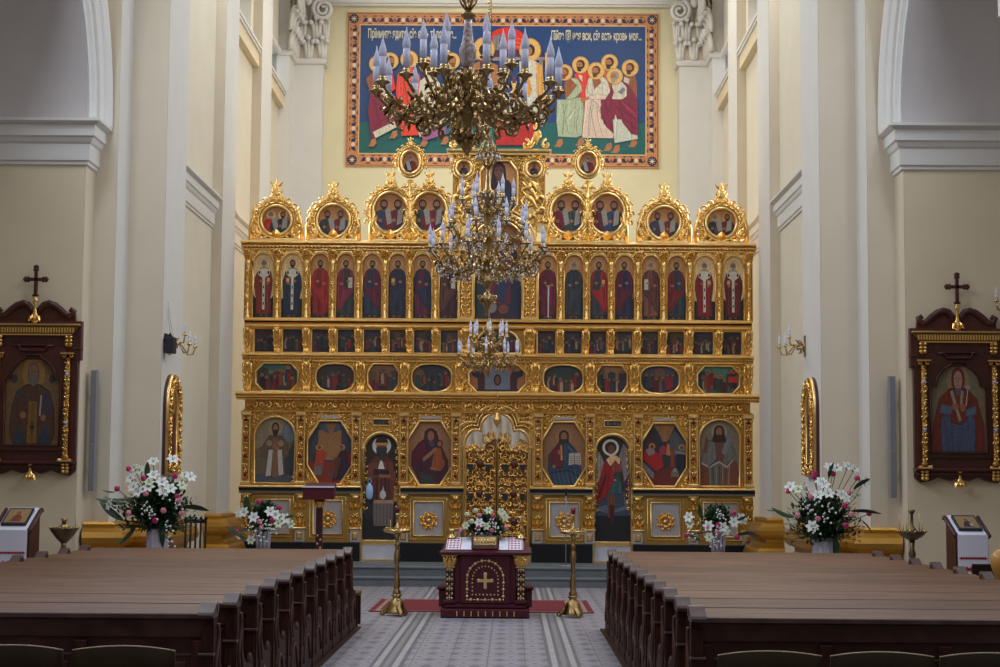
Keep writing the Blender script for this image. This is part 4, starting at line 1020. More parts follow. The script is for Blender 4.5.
A.ell(-.55, .635, .15, .052, GBL); A.ell(-.55, .63, .08, .034, srgb(110, 30, 40)); A.poly([(-.2, .5), (.05, .5), (.1, .62), (-.05, .66), (-.2, .6)], srgb(150, 50, 70)); A.poly([(.08, .5), (.3, .48), (.26, .66), (.16, .7)], srgb(176, 116, 56)); A.poly([(.3, .3), (.5, .3), (.45, .62), (.3, .6)], srgb(130, 60, 34)); A.poly([(.5, .52), (1, .5), (1, .54), (.5, .57)], srgb(120, 124, 136)); A.poly([(.55, .12), (1, .2), (1, .5), (.6, .52)], srgb(28, 28, 38)); A.ell(.82, .62, .15, .05, GBL); A.ell(.82, .615, .09, .035, SKD)
A.poly([(.3, .14), (.7, .14), (.66, .24), (.34, .24)], srgb(110, 100, 90)); A.ell(.5, .25, .1, .035, srgb(150, 140, 120))
icon_board(A, hole, 'eight-sided icon of a birth scene with a red-covered bed')
# winged forerunner with a scroll
c, hw, a0, a1, hole = IC['arch', 1]; A = Art(frame_T(c, hw, a0, a1), .045)
A.poly([(-1.05, 0), (1.05, 0), (1.05, 1.02), (-1.05, 1.02)], srgb(128, 114, 92)); A.ell(0, .82, .4, .125, srgb(162, 146, 112), 20)
A.poly([(-.5, .7), (.5, .7), (.8, .56), (1, .2), (1, 0), (-1, 0), (-1, .3), (-.75, .6)], srgb(116, 62, 42)); A.rich([(-.5, .7), (-.15, .66), (-.1, .3), (-.5, .26), (-.9, .34), (-.8, .54)], srgb(112, 108, 104)); A.rich([(.15, .66), (.6, .66), (.85, .5), (1, .3), (.7, .42), (.3, .3), (.15, .4)], srgb(104, 104, 100)); A.poly([(-.24, .7), (.24, .7), (.16, .54), (-.12, .54)], SKD)
A.poly([(-.5, .3), (.1, .34), (.05, 0), (-.5, 0)], srgb(92, 92, 84)); A.poly([(.1, .34), (.5, .3), (.6, .0), (.2, 0)], srgb(120, 76, 60))
for k in range(7): A.line([(-.5 + k * .17, .3), (-.45 + k * .15, .02)], .03, srgb(44, 50, 46) if k % 2 else srgb(146, 146, 132))
A.line([(-.9, .34), (-.5, .28), (0, .36), (.4, .28), (.7, .4)], .03, srgb(160, 158, 146)); A.line([(-.2, .66), (-.1, .4), (-.55, .28)], .02, srgb(40, 38, 36))
A.poly([(.12, .5), (.34, .46), (.72, .78), (.52, .82)], srgb(120, 120, 124)); A.poly([(.0, .4), (.2, .38), (.3, .46), (.1, .5)], SKD); A.poly([(-.8, .5), (-.6, .5), (-.55, .72), (-.7, .74)], SKD)
A.ell(0, .83, .27, .1, HAIR, 14); A.poly([(-.26, .82), (.26, .82), (.36, .68), (.2, .66), (-.2, .66), (-.36, .68)], HAIR); A.ell(0, .815, .16, .08, SK, 14); A.poly([(-.14, .78), (.14, .78), (.1, .72), (-.1, .72)], srgb(60, 36, 26))
icon_board(A, hole, 'arched icon of a long-haired saint in grey and orange with a scroll')

# deacon doors (painted door leaves)
for s in (-1, 1):
    c, hw, a0, a1 = IC['door', s]; hole = arch_pts(c - hw, c + hw, a0, a1, 14); A = Art(None, .075)
    A.poly(hole, srgb(50, 38, 24)); A.k += 1
    h = a1 - a0
    P = lambda L, col: A.poly([(c + (a if abs(a) > .92 else a * 1.22) * hw, a0 + b * h) for a, b in L], col)
    PR = lambda L, col, n=5: A.rich([(c + (a if abs(a) > .92 else a * 1.22) * hw, a0 + b * h) for a, b in L], col, n)
    if s < 0:
        P([(-1, 0), (1, 0), (1, .2), (-1, .2)], srgb(26, 26, 30)); P([(-1, .2), (1, .2), (1, .55), (-1, .5)], srgb(40, 40, 50))
        PR([(-.3, .13), (.55, .13), (.66, .6), (.5, .74), (.2, .8), (-.2, .8), (-.6, .72), (-.62, .6), (-.45, .45)], srgb(96, 46, 36)); P([(-.32, .13), (.52, .13), (.58, .36), (-.36, .36)], srgb(118, 104, 98)); P([(-.3, .34), (.58, .34), (.55, .37), (-.32, .37)], srgb(176, 142, 110))
        for k in range(5): P([(-.22 + k * .16, .14), (-.19 + k * .16, .14), (-.17 + k * .16, .33), (-.2 + k * .16, .33)], srgb(70, 62, 62))
        for k in range(4): P([(-.2 + k * .18, .38), (-.17 + k * .18, .38), (-.15 + k * .16, .66), (-.19 + k * .16, .66)], srgb(60, 26, 24))
        PR([(-.6, .72), (.5, .74), (.7, .6), (.75, .5), (.45, .55), (.0, .6), (-.5, .56), (-.75, .55)], srgb(112, 62, 40)); P([(.55, .36), (.75, .36), (.7, .5), (.58, .5)], srgb(170, 120, 66))
        P([(-.35, .6), (.35, .6), (.35, .65), (-.35, .66)], srgb(54, 22, 22)); P([(-.15, .66), (.15, .66), (.05, .73), (-.05, .74)], srgb(215, 210, 205)); P([(-.1, .58), (.4, .58), (.4, .605), (-.1, .61)], SK)
        A.ell(c + .1 * hw, a0 + .42 * h, hw * .18, .09, srgb(200, 196, 190), 10); P([(.04, .44), (.16, .44), (.1, .5)], srgb(200, 196, 190))
        A.ell(c, a0 + .875 * h, hw * .52, hw * .50, srgb(210, 205, 200), 22); A.ell(c, a0 + .875 * h, hw * .27, hw * .30, srgb(70, 34, 30), 20)
        A.ell(c, a0 + .87 * h, hw * .24, hw * .36, SKD, 14); PR([(-.26, .86), (.26, .86), (.22, .79), (0, .755), (-.22, .79)], srgb(50, 48, 52)); PR([(-.26, .885), (.26, .885), (.3, .91), (.2, .96), (-.2, .96), (-.3, .91)], srgb(56, 24, 28)); P([(-.27, .88), (.27, .88), (.27, .905), (-.27, .905)], srgb(205, 150, 60))
        o = A.build('side_door', ico, 'side door painted with a mitred bearded bishop in brown', base=hole)
    else:
        P([(-1, 0), (1, 0), (1, .24), (-1, .24)], srgb(16, 20, 22)); P([(-1, .24), (1, .24), (1, .46), (-1, .48)], srgb(56, 66, 84)); PR([(-.9, .3), (-.3, .34), (.2, .3), (.9, .36), (.9, .3), (-.2, .26)], srgb(96, 104, 120))
        PR([(-.85, .5), (-.95, .8), (-.6, .84), (-.3, .7), (-.5, .5)], srgb(150, 140, 132)); PR([(.3, .8), (.5, .92), (.85, .82), (.9, .6), (.8, .3), (.55, .35), (.5, .6)], srgb(128, 116, 118)); P([(.5, .55), (.7, .6), (.72, .4), (.6, .36)], srgb(60, 36, 66))
        PR([(-.2, .22), (.05, .22), (.15, .36), (.1, .46), (-.25, .46)], srgb(110, 66, 46)); P([(-.1, .16), (.05, .16), (.12, .34), (-.15, .34)], srgb(60, 20, 24))
        PR([(-.3, .44), (.45, .44), (.4, .6), (.1, .6), (-.1, .54)], srgb(48, 84, 88)); PR([(-.2, .56), (.35, .56), (.42, .74), (.2, .8), (-.2, .78), (-.25, .66)], srgb(136, 58, 40)); P([(.0, .56), (.34, .58), (.28, .66)], srgb(196, 190, 190)); PR([(-.3, .76), (-.1, .7), (.15, .76), (.3, .72), (.35, .78), (0, .82)], srgb(222, 178, 130))
        PR([(-.35, .76), (-.55, .6), (-.85, .4), (-.6, .36), (-.3, .42), (.0, .52), (.15, .62), (-.1, .7)], srgb(150, 20, 26)); P([(-.7, .4), (-.55, .4), (-.25, .6), (-.3, .66)], srgb(90, 10, 18))
        PR([(.0, .62), (.3, .66), (.42, .62), (.36, .56), (.1, .58)], srgb(48, 62, 58))
        A.ell(c - .1 * hw, a0 + .875 * h, hw * .46, hw * .46, srgb(214, 206, 190), 22); A.ell(c - .1 * hw, a0 + .875 * h, hw * .33, hw * .33, srgb(60, 44, 30), 20); A.ell(c - .08 * hw, a0 + .87 * h, hw * .27, hw * .33, srgb(40, 24, 18), 14); A.ell(c - .06 * hw, a0 + .86 * h, hw * .18, hw * .26, SKD, 12)
        o = A.build('side_door', ico, 'side door painted with a winged archangel in a red cloak', base=hole)
    mb = MB()   # gilt tendrils along the door edge
    mb.tube([(c - hw * .93, .07, a0 + h * .25)] + [(c + hw * .93 * cos(PI * (1 - i / 10)), .07, a1 - hw + hw * .93 * sin(PI * i / 10)) for i in range(11)] + [(c + hw * .93, .07, a0 + h * .25)], .012, goldp, 5)
    for q in range(9):
        zz = a0 + h * (.3 + .065 * q)
        for e in (-1, 1): curl(mb, c + e * hw * .88, zz, .07, .05, e * q, e, goldc, r=.012)
    prt(mb, 'door_tendrils', None, o)

# ---- royal doors and their arch ---------------------------------------
zr0 = .32; zsill = Zl(430)
tre = []
def trefoil(w, zb, grow_=0):
    """outline points of the three-lobed head, from right springing to left"""
    ztop = Zl(412.3) + grow_; zs = Zl(446) ; r1 = w * .50; cz = ztop - r1 * 1.0; pts = []
    for i in range(9):
        a = PI * (i / 8) * .62; pts.append((w - (w * .40) * (1 - cos(a)) * .9, zs + (cz - zs) * 1.0 * sin(a) * .95))
    for i in range(13):
        a = PI * (.08 + .84 * i / 12); pts.append((r1 * cos(a), cz + r1 * sin(a)))
    L = pts[9:]; R_ = pts[:9]
    return R_ + L + [(-a, b) for a, b in R_[::-1]]
w_ = UR
tf = trefoil(w_, 0)
mb = MB(); V = []; F = []
for a, b_ in tf: V += [(a, 0.02, b_), (a, 0.02, zt['f0']), (a, .3, b_)]
for i in range(len(tf) - 1): F += [(3 * i, 3 * i + 1, 3 * i + 4, 3 * i + 3), (3 * i, 3 * i + 3, 3 * i + 5, 3 * i + 2)]
mb.add(V, F, goldd)
for sg in (-1, 1): mb.box(sg * w_, sg * (U(456.3) - pw), -.0, .3, 0, zt['f0'], goldp)
for off, r_, mm in ((.03, .03, goldp), (.12, .022, goldc), (.20, .03, goldp)):
    pth = [(a * (1 + off / w_), -.02, b_ + off * .9) for a, b_ in tf]
    mb.tube([(w_ * (1 + off / w_), -.02, .3)] + pth + [(-w_ * (1 + off / w_), -.02, .3)] if off < .05 else pth, r_, mm, 6)
tfp = [(w_, 0)] + tf + [(-w_, 0)]
bigtf = [(a * (1 + .24 / w_), b_ + .22) for a, b_ in tfp]
scatter(mb, -U(456.3) + pw, U(456.3) - pw, Zl(446), Zl(398) + .0, lambda x, z: not in_poly(x, z, bigtf), -.0, .08, goldc, 31, size=.6, k=1.3)
for k, (a, b_) in enumerate(tf):
    if k % 1 == 0: leafo(mb, a * (1 + .14 / w_), b_ + .11, -.01, .09, .05, math.atan2(b_ - Zl(440), a), goldc)
for sg in (-1, 1): mb.box(sg * (w_ + .0), sg * (U(456.3) - .02), -.06, .1, Zl(446.5), Zl(444), goldp, .01)
prt(mb, 'royal_arch')
for sg in (-1, 1):
    mb = MB(); x0, x1 = (0.004, w_ - .01) if sg > 0 else (-w_ + .01, -.004)
    ztp = Zl(452); top = []
    def crest_z(x):
        t = abs(x) / w_; return ztp + .33 * max(0, 1 - t) ** .8 * 1.0 + .08 * sin(t * 9)
    pts = [(x0, 0.05), (x1, 0.05)] + [(x1 + (x0 - x1) * i / 12, crest_z(x1 + (x0 - x1) * i / 12) - .05) for i in range(13)]
    mb.prism(pts, .10, .14, mat('dark_bole_wood', (.24, .12, .035), .5, .6))
    mb.box(x0, x1, .05, .12, 0.0, .1, goldp, .01)
    mb.box((x0 if sg > 0 else x1) - .03, (x0 if sg > 0 else x1) + .03, .03, .12, .1, ztp + .12, goldp, .01); mb.box((x1 if sg > 0 else x0) - .025, (x1 if sg > 0 else x0) + .025, .04, .12, .1, ztp - .1, goldp, .01)
    scatter(mb, x0 + .03, x1 - .02, .12, ztp + .3, lambda x, z: z < crest_z(x) - .06, .10, .095, goldc, 40, mirror=True, size=.6, k=1.0)
    scatter(mb, x0 + .03, x1 - .02, .12, ztp + .3, lambda x, z: z < crest_z(x) - .06, .07, .15, goldc, 41, mirror=True, size=.55, k=.7)
    for i in range(6):   # crest scrolls
        x = (x0 if sg > 0 else x1) + sg * (.07 + i * .105); curl(mb, x, crest_z(x) - .02, .09, .085 if i != 1 else .12, PI * .2 if sg > 0 else PI * .8, sg * (1 if i % 2 else -1), goldp, r=.024)
    curl(mb, sg * .16, ztp + .30, .09, .075, PI * .6, -sg, gold, r=.024); curl(mb, sg * .42, ztp + .16, .09, .08, PI * .6, -sg, gold, r=.024)
    for i in range(7): leafo(mb, sg * (.05 + i * .085), crest_z(.05 + i * .085) - .06, .06, .15, .07, PI / 2 - sg * (.2 + i * .12), gold)
    mb.build('royal_door', ico)
    d = [c_ for c_ in children(ico) if c_.name.startswith('royal_door')][-1]
    for zz in (Zl(465), Zl(494)):
        for xx in (sg * w_ * .26, sg * w_ * .82):
            m2 = MB(); m2.M = None
            m2.prism([(xx - .055, zz - .02), (xx - .03, zz - .08), (xx, zz - .11), (xx + .03, zz - .08), (xx + .055, zz - .02), (xx + .055, zz + .05), (xx - .055, zz + .05)], .02, .05, mat('dark_enamel', (.02, .025, .03), .35))
            m2.tube([(xx - .06, .02, zz + .055), (xx + .06, .02, zz + .055)], .012, goldp, 5); m2.build('enamel_icon', d)
    for zz in (Zl(465) + .05, Zl(492), Zl(520)):
        m2 = MB(); m2.blob((sg * w_ * .54, .05, zz), (.07, .03, .08), mat('dark_red_boss', (.07, .015, .012), .3), 8, 5)
        for k in range(8): leafo(m2, sg * w_ * .54 + .06 * cos(k * PI / 4), zz + .07 * sin(k * PI / 4), .05, .09, .05, k * PI / 4, goldc)
        m2.build('boss', d)
# white curtain hanging behind the doors
mb = MB(); n = 60; vs = []; fs = []
for i in range(n + 1):
    x = -1.0 + 2.0 * i / n; y = .62 + .035 * sin(i * 1.15) + .015 * sin(i * 2.9); vs += [(x, y, 0.05), (x, y, zt['f0'] + .24)]
for i in range(n): fs.append((2 * i, 2 * i + 2, 2 * i + 3, 2 * i + 1))
mb.add(vs, fs, curt, True); mb.tube([(-1.1, .62, zt['f0'] + .24), (1.1, .62, zt['f0'] + .24)], .015, brass, 6)
tag(mb.build('altar_curtain', loc=(XC, YI, SOL)), 'white curtain hanging behind the central carved gilt doors', 'curtain')

# ---- PLINTH TIER (silver panels with rosettes) --------------------------
z0, z1 = zt['p0'], zt['s0']
for s in (-1, 1):
    for a, b_ in ((U(245) + .07, UD1 + .035), (UD0 - .04, UR + .02)):
        mb = MB(); moulding(mb, min(s * a, s * b_), max(s * a, s * b_), [(Zl(487.5), Zl(484.8), .16)]); mb.box(s * a, s * b_, -.13, .1, Zl(490), Zl(487.5), blk); mb.box(s * a, s * b_, -.1, .1, Zl(492.8), Zl(490), mat('tarnished_gilt', (.22, .19, .14), .5, .5), .006); prt(mb, 'sill')
def plinth_panel(u0, u1, r0, r1, rosette, zr0_, zr1_, s):
    mb = MB(); x0, x1 = min(s * u0, s * u1), max(s * u0, s * u1); h0, h1 = min(s * r0, s * r1), max(s * r0, s * r1)
    hole = [(h0, zr0_), (h1, zr0_), (h1, zr1_), (h0, zr1_)]
    hole_panel(mb, x0, x1, z0, z1, hole, -.01, .06, goldpaint, goldp)
    for q, r_ in ((.01, .022), (.075, .012)): mb.tube([(h0 - q, -.02, zr0_ - q), (h1 + q, -.02, zr0_ - q), (h1 + q, -.02, zr1_ + q), (h0 - q, -.02, zr1_ + q)], r_, goldp, 5, closed=True)
    o = prt(mb, 'plinth_frame')
    m2 = MB(); m2.box(h0, h1, .03, .05, zr0_, zr1_, silver); prt(m2, 'silver_panel', None, o)
    if rosette:
        cx, cz = (h0 + h1) / 2, (zr0_ + zr1_) / 2 - .04; m3 = MB(); R = .18
        for k in range(8):
            a = k * PI / 4 + PI / 8
            for d_ in (-.28, .28): leafo(m3, cx + .05 * cos(a), cz + .05 * sin(a), .025, R * .75, .07, a + d_, goldc, .05)
            m3.blob((cx + R * .9 * cos(a), .01, cz + R * .9 * sin(a)), .028, gold, 6, 4); m3.blob((cx + R * .55 * cos(a + PI / 8), .01, cz + R * .55 * sin(a + PI / 8)), .035, gold, 6, 4)
        m3.blob((cx, 0, cz), (.05, .04, .05), gold); prt(m3, 'rosette', None, o)
for s in (-1, 1):
    plinth_panel(U(253), U(297.5), U(258.5), U(291.5), True, Zl(533), Zl(499.5), s)
    plinth_panel(U(307), U(352), U(315.5), U(343.5), True, Zl(533), Zl(500), s)
    plinth_panel(U(410), U(451.5), U(415.5), U(444), True, Zl(534), Zl(500.5), s)
    for e in (248.5, 302, 357, 404.8, 456.5):
        u = s * U(e); w = .2 if e not in (357,) else .2
        m = MB(); m.box(u - .11, u + .11, -.02, .1, z0, z1, goldpaint)
        m.box(u - .1, u + .1, -.05, 0, z0 + .0, z0 + .25, silver, .01); m.box(u - .06, u + .06, -.07, 0, z0 + .05, z0 + .2, goldp, .02); m.box(u - .12, u + .12, -.08, 0, z0 + .25, z0 + .285, goldp, .01)
        zz = z0 + .3
        for k in range(2):
            for q in range(3): leafo(m, u + (q - 1) * .05, zz, -.03, .2, .07, PI / 2 - (q - 1) * .35, goldc, .05)
            for q in (-1, 1): curl(m, u + q * .05, zz + .22, -.03, .05, PI / 2, q, goldc, r=.016)
            zz += .31
        m.blob((u, -.08, z1 - .08), (.09, .05, .05), gold); m.box(u - .1, u + .1, -.09, 0, z1 - .05, z1, goldp, .01)
        prt(m, 'plinth_bracket')

# ---- OVAL ROW -----------------------------------------------------------
z0, z1 = zt['o0'], Zl(361)
cols = [247.5, 306.5, 360.5, 404.8, 459.5]
ovs = [(256, 297, 0), (316, 354, 1), (368, 398, 0), (412, 451, 1)]
seed = 60
for s in (-1, 1):
    for k, (pa, pb, ov) in enumerate(ovs):
        c, hw = half_cx(pa, pb); c *= s
        hz0, hz1 = Zl(390.3), Zl(363.3)
        if ov: hole = oval_pts(c - hw, c + hw, hz0, hz1)
        else: hole = oct_pts(c - hw, c + hw, hz0, hz1, hw * .36, .15)
        icon_bay(s * (U(cols[k + 1]) + .08), s * (U(cols[k]) - .08), z0, z1, hole, .0, 20 + k, .085, rr=.022)
        seed += 1
        skies = [srgb(60, 84, 84), srgb(58, 50, 56), srgb(122, 84, 56), srgb(40, 48, 56)]
        A = Art(None, .045)
        if s < 0 and k == 0: crowd(A, c - hw - .02, c + hw + .02, hz0 - .02, hz1 + .02, 71, srgb(66, 100, 92), srgb(60, 60, 50), 8, .66, srgb(205, 150, 70))
        elif s > 0 and k == 0: crowd(A, c - hw - .02, c + hw + .02, hz0 - .02, hz1 + .02, 73, srgb(78, 118, 104), srgb(66, 84, 74), 8, .7, srgb(205, 130, 80)); A.poly([(c + hw * .5, hz0 + .22), (c + hw * .95, hz0 + .22), (c + hw * .95, hz0 + .34), (c + hw * .5, hz0 + .34)], srgb(190, 50, 36))
        else: crowd(A, c - hw - .02, c + hw + .02, hz0 - .02, hz1 + .02, seed, skies[k] if s < 0 else [0, srgb(62, 66, 86), srgb(138, 96, 62), srgb(44, 58, 60)][k], srgb(34, 34, 38), 6, .6, srgb(140, 100, 50))
        A.build('icon', ico, ('oval' if ov else 'eight-sided') + ' icon of a crowded scene', base=grow(hole, .02))
    for e in cols: bracket(s * U(e), z0 + .02, z1, .17, -.02)
c, hw = 0, U(469.3); hz0, hz1 = Zl(390.3), Zl(363.3); hole = oct_pts(-hw, hw, hz0, hz1, hw * .3, .16)
icon_bay(U(459.5) - .08, -U(459.5) + .08, z0, z1, hole, 0, 29, .085, rr=.022)
A = Art(frame_T(0, hw, hz0, hz1), .045); A.poly([(-1, 0), (1, 0), (1, 1), (-1, 1)], srgb(150, 98, 56)); A.poly([(-1, 0), (1, 0), (1, .12), (-1, .12)], srgb(40, 44, 50)); A.poly([(-.45, .1), (.45, .1), (.4, .8), (.2, .9), (-.2, .9), (-.4, .8)], srgb(104, 112, 128)); A.ell(0, .45, .14, .22, HAIR, 12); A.ell(0, .45, .08, .15, SKD, 10)
for q in (-1, 1):
    A.poly([(q * .45, .1), (q * .7, .1), (q * .72, .7), (q * .55, .85), (q * .45, .6)], srgb(62, 28, 36)); A.poly([(q * .6, .75), (q * .95, .85), (q * .9, .6), (q * .7, .5)], srgb(40, 34, 44)); A.ell(q * .56, .85, .07, .11, SKD, 10)
A.build('icon', ico, 'eight-sided icon of a face on a cloth between two angels', base=grow(hole, .02))

# ---- SMALL FEAST ROW ----------------------------------------------------
z0, z1 = Zl(353), Zl(327.5)
P8 = [(252.7, 274), (281, 303), (310.2, 329.6), (336, 355), (362, 382), (388, 407), (412.5, 432), (439, 458)]
mids = [248] + [(P8[i][1] + P8[i + 1][0]) / 2 for i in range(7)] + [459.5]
BPIL = U(466), .26
pal = [srgb(72, 50, 44), srgb(52, 46, 66), srgb(66, 40, 44), srgb(54, 56, 60), srgb(60, 52, 70), srgb(92, 64, 48), srgb(74, 58, 50), srgb(60, 60, 56)]
for s in (-1, 1):
    for k, (pa, pb) in enumerate(P8):
        c, hw = half_cx(pa, pb); c *= s; hw *= .92; hz0, hz1 = Zl(351.5), Zl(329)
        hole = [(c - hw, hz0), (c + hw, hz0), (c + hw, hz1), (c - hw, hz1)]
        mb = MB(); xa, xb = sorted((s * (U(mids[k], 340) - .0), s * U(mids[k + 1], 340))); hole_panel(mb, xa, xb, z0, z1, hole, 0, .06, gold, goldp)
        mb.tube([(a, -.01, b_) for a, b_ in grow(hole, .012)], .014, goldp, 5, closed=True); prt(mb, 'icon_frame')
        A = Art(None, .035); crowd(A, c - hw - .01, c + hw + .01, hz0 - .01, hz1 + .01, 100 + k + (50 if s > 0 else 0), pal[(k + (3 if s > 0 else 0)) % 8], srgb(36, 28, 30), 5, .55, srgb(176, 122, 56)); A.build('icon', ico, 'small square icon of a feast scene', base=grow(hole, .01))
    for e in mids[:-1]: bracket(s * U(e, 340), z0 + .01, z1, .13, -.02)
    bracket(s * U(466, 340), z0 + .01, z1, .22, -.05)

# ---- UPPER ROW ----------------------------------------------------------
z0, z1 = Zl(319), Zl(250)
robes = {-1: [(srgb(120, 44, 30), None, 1), (srgb(30, 40, 60), srgb(30, 44, 66), 1), (srgb(130, 24, 24), srgb(150, 34, 28), 0), (srgb(44, 50, 46), srgb(120, 34, 52), 0), (srgb(34, 46, 62), srgb(92, 16, 40), 0), (srgb(34, 36, 56), srgb(40, 40, 60), 0), (srgb(90, 22, 50), srgb(32, 36, 58), 0), (srgb(60, 24, 34), srgb(86, 48, 40), 0)],
         1: [(srgb(96, 28, 28), None, 1), (srgb(120, 20, 22), None, 1), (srgb(38, 52, 60), srgb(112, 22, 28), 0), (srgb(120, 66, 52), srgb(84, 44, 36), 0), (srgb(42, 26, 60), srgb(88, 14, 34), 0), (srgb(50, 50, 56), srgb(146, 26, 26), 0), (srgb(36, 44, 50), srgb(48, 52, 56), 0), (srgb(92, 14, 36), srgb(104, 18, 40), 0)]}
for s in (-1, 1):
    for k, (pa, pb) in enumerate(P8):
        c, hw = half_cx(pa, pb); c = s * (U((pa + pb) / 2, 290)); hz0, hz1 = Zl(317.2), Zl(252.5)
        hole = arch_pts(c - hw, c + hw, hz0, hz1, 12)
        mb = MB(); xa, xb = sorted((s * U(mids[k], 290), s * U(mids[k + 1], 290))); hole_panel(mb, xa, xb, z0, z1, hole, 0, .05, gold, goldp, c=(c, (hz0 + hz1) / 2))
        ar = hole[2:]; mb.tube([(a, -.015, b_) for a, b_ in grow(ar, .0)], .024, goldp, 6); mb.tube([(c - hw, -.01, hz0), (c - hw, -.01, hz1 - hw)], .014, goldp, 5); mb.tube([(c + hw, -.01, hz0), (c + hw, -.01, hz1 - hw)], .014, goldp, 5)
        for q in (-1, 1): curl(mb, c + q * hw * .92, hz1 - .03, 0, .055, PI / 2, q, goldc, r=.016); leafo(mb, c + q * hw * .6, hz1 + .01, 0, .1, .05, PI / 2 - q * .6, goldc)
        prt(mb, 'icon_frame')
        A = Art(None, .03); X0, X1 = c - hw - .01, c + hw + .01; pale = k < 2
        A.poly([(X0, hz0), (X1, hz0), (X1, hz1 + .01), (X0, hz1 + .01)], srgb(232, 196, 136) if pale else srgb(190, 130, 78))
        A.poly([(X0, hz0), (X1, hz0), (X1, hz0 + .38), (X0, hz0 + .38)], srgb(24, 30, 38))
        if k % 2 == 0: A.poly([(X0, hz0 + .38), (X0 + .07, hz0 + .38), (X0 + .02, hz0 + .46), (X0, hz0 + .46)], srgb(24, 30, 38)); A.poly([(X1, hz0 + .38), (X1 - .07, hz0 + .38), (X1 - .02, hz0 + .46), (X1, hz0 + .46)], srgb(24, 30, 38))
        r1, r2, bis = robes[s][k]
        item = 'sword' if (s > 0 and k == 7) else (None, 'book', None, 'scroll')[k % 4]
        hair = GREY if (s > 0 and k in (0, 1, 3, 6)) or (s < 0 and k == 0) else HAIR
        saint(A, c, hz0 + .02, (hz1 - hz0) * .90, r1, r2, hair, (srgb(196, 150, 82) if not pale else srgb(224, 190, 130)), True, s if k % 2 else -s, bool(bis), item, .86)
        A.build('icon', ico, 'tall arched icon of a standing %s' % ('bishop with a white stole' if bis else 'robed saint'), base=grow(hole, .012))
    for e in mids[:-1]:
        colonette(s * U(e, 290), z0, z1 - .2, .036, -.04)
        bracket(s * U(e, 255), z1 - .2, z1, .12, -.03, 'capital_block')
    # the two great carved pillars by the centre
    u = s * U(466, 290); mb = MB(); w = .27
    mb.box(u - w / 2, u + w / 2, -.06, .1, z0, z1 + .18, goldd); 
    for q in (-1, 1): mb.box(u + q * w / 2 - .02, u + q * w / 2 + .02, -.12, .0, z0, z1, goldp, .006)
    zz = z0 + .08; i = 0
    while zz < z1 - .1:
        for q in (-1, 1): curl(mb, u + q * .045, zz + .05, -.07, .055, -PI / 2, q, goldc, r=.016); leafo(mb, u + q * .03, zz + .07, -.08, .12, .06, PI / 2 - q * .7, goldc)
        zz += .15
    mb.box(u - w * .6, u + w * .6, -.18, .0, z1 - .02, z1 + .12, goldp, .02); mb.box(u - w * .6, u + w * .6, -.16, .0, z0 - .02, z0 + .06, goldp, .02)
    prt(mb, 'great_pillar')

# ---- CENTRE: great icon, arch and crowning piece -----------------------
uc = U(473); hz0, hz1 = Zc(318.5), Zc(222)
hole = arch_pts(-uc, uc, hz0, hz1, 18, rise=uc * .95)
mb = MB(); zsp2 = hz1 - uc * .95
ar = hole[2:]
for off, r_, mm in ((.02, .03, goldp), (.10, .035, goldc), (.19, .04, goldp), (.27, .025, goldp)):
    mb.tube([(a * (1 + off / uc), -.05, zsp2 + (b_ - zsp2) * (1 + off / uc)) for a, b_ in ar], r_, mm, 6)
for i in range(len(ar) - 1):
    (a, b_), (c_, d_) = ar[i], ar[i + 1]; k1 = 1 + .28 / uc
    mb.add([(a, 0, b_), (a * k1, 0, zsp2 + (b_ - zsp2) * k1), (c_ * k1, 0, zsp2 + (d_ - zsp2) * k1), (c_, 0, d_), (a, .2, b_), (c_, .2, d_)], [(0, 1, 2, 3), (0, 3, 5, 4)], goldd)
for i in range(24):
    a = PI * (i + .5) / 24; mb.blob((cos(a) * (uc + .145), -.08, zsp2 + sin(a) * (uc + .145) * .97), .03, goldc, 5, 3)
for q in (-1, 1): mb.tube([(q * uc, -.01, hz0), (q * uc, -.01, zsp2)], .025, goldp, 6); mb.box(q * uc, q * (uc + .1), 0, .12, hz0, zsp2, goldp)
prt(mb, 'central_arch')
A = Art(frame_T(0, uc, hz0, hz1), .07); A.poly([(-1, 0), (1, 0), (1, 1), (-1, 1)], srgb(156, 106, 62)); A.poly([(-1, 0), (1, 0), (1, .34), (-1, .42)], srgb(52, 26, 36))
A.poly([(-.95, 0), (-.35, 0), (-.38, .5), (-.6, .62), (-.9, .5)], srgb(38, 54, 60)); A.poly([(.4, 0), (.95, 0), (.9, .5), (.65, .62), (.42, .5)], srgb(36, 40, 62)); A.ell(-.64, .66, .14, .06, HAIR, 10); A.ell(.66, .66, .14, .06, HAIR, 10)
A.poly([(-.5, .15), (.5, .15), (.55, .6), (.35, .72), (-.35, .72), (-.55, .6)], srgb(104, 24, 38)); A.poly([(.05, .72), (.35, .72), (.5, .4), (.3, .15), (-.2, .2)], srgb(44, 44, 70)); A.ell(0, .8, .28, .1, GBL, 16); A.ell(0, .8, .15, .065, HAIR, 12); A.ell(0, .795, .1, .05, SK, 12); A.ell(-.25, .12, .2, .06, srgb(120, 110, 110), 10); A.ell(.22, .1, .22, .05, srgb(110, 60, 50), 10)
A.build('icon', ico, 'great central arched icon of an enthroned figure between attendants', base=grow(hole, .012))
# arched scene below it
hz0, hz1 = Zc(354), Zc(328); uw = U(474.5, 340); hole = arch_pts(-uw, uw, hz0, hz1, 14, rise=.42)
mb = MB(); hole_panel(mb, -U(459.5, 340) + .05, U(459.5, 340) - .05, Zl(353), Zl(327.5) + .16, hole, -.01, .07, goldpaint, goldp); mb.tube([(a, -.02, b_) for a, b_ in hole], .03, goldp, 6, closed=True); prt(mb, 'icon_frame')
A = Art(None, .03); crowd(A, -uw, uw, hz0, hz1, 222, srgb(150, 104, 60), srgb(44, 28, 34), 11, .6); A.build('icon', ico, 'wide arched icon of a gathered company', base=grow(hole, .01))

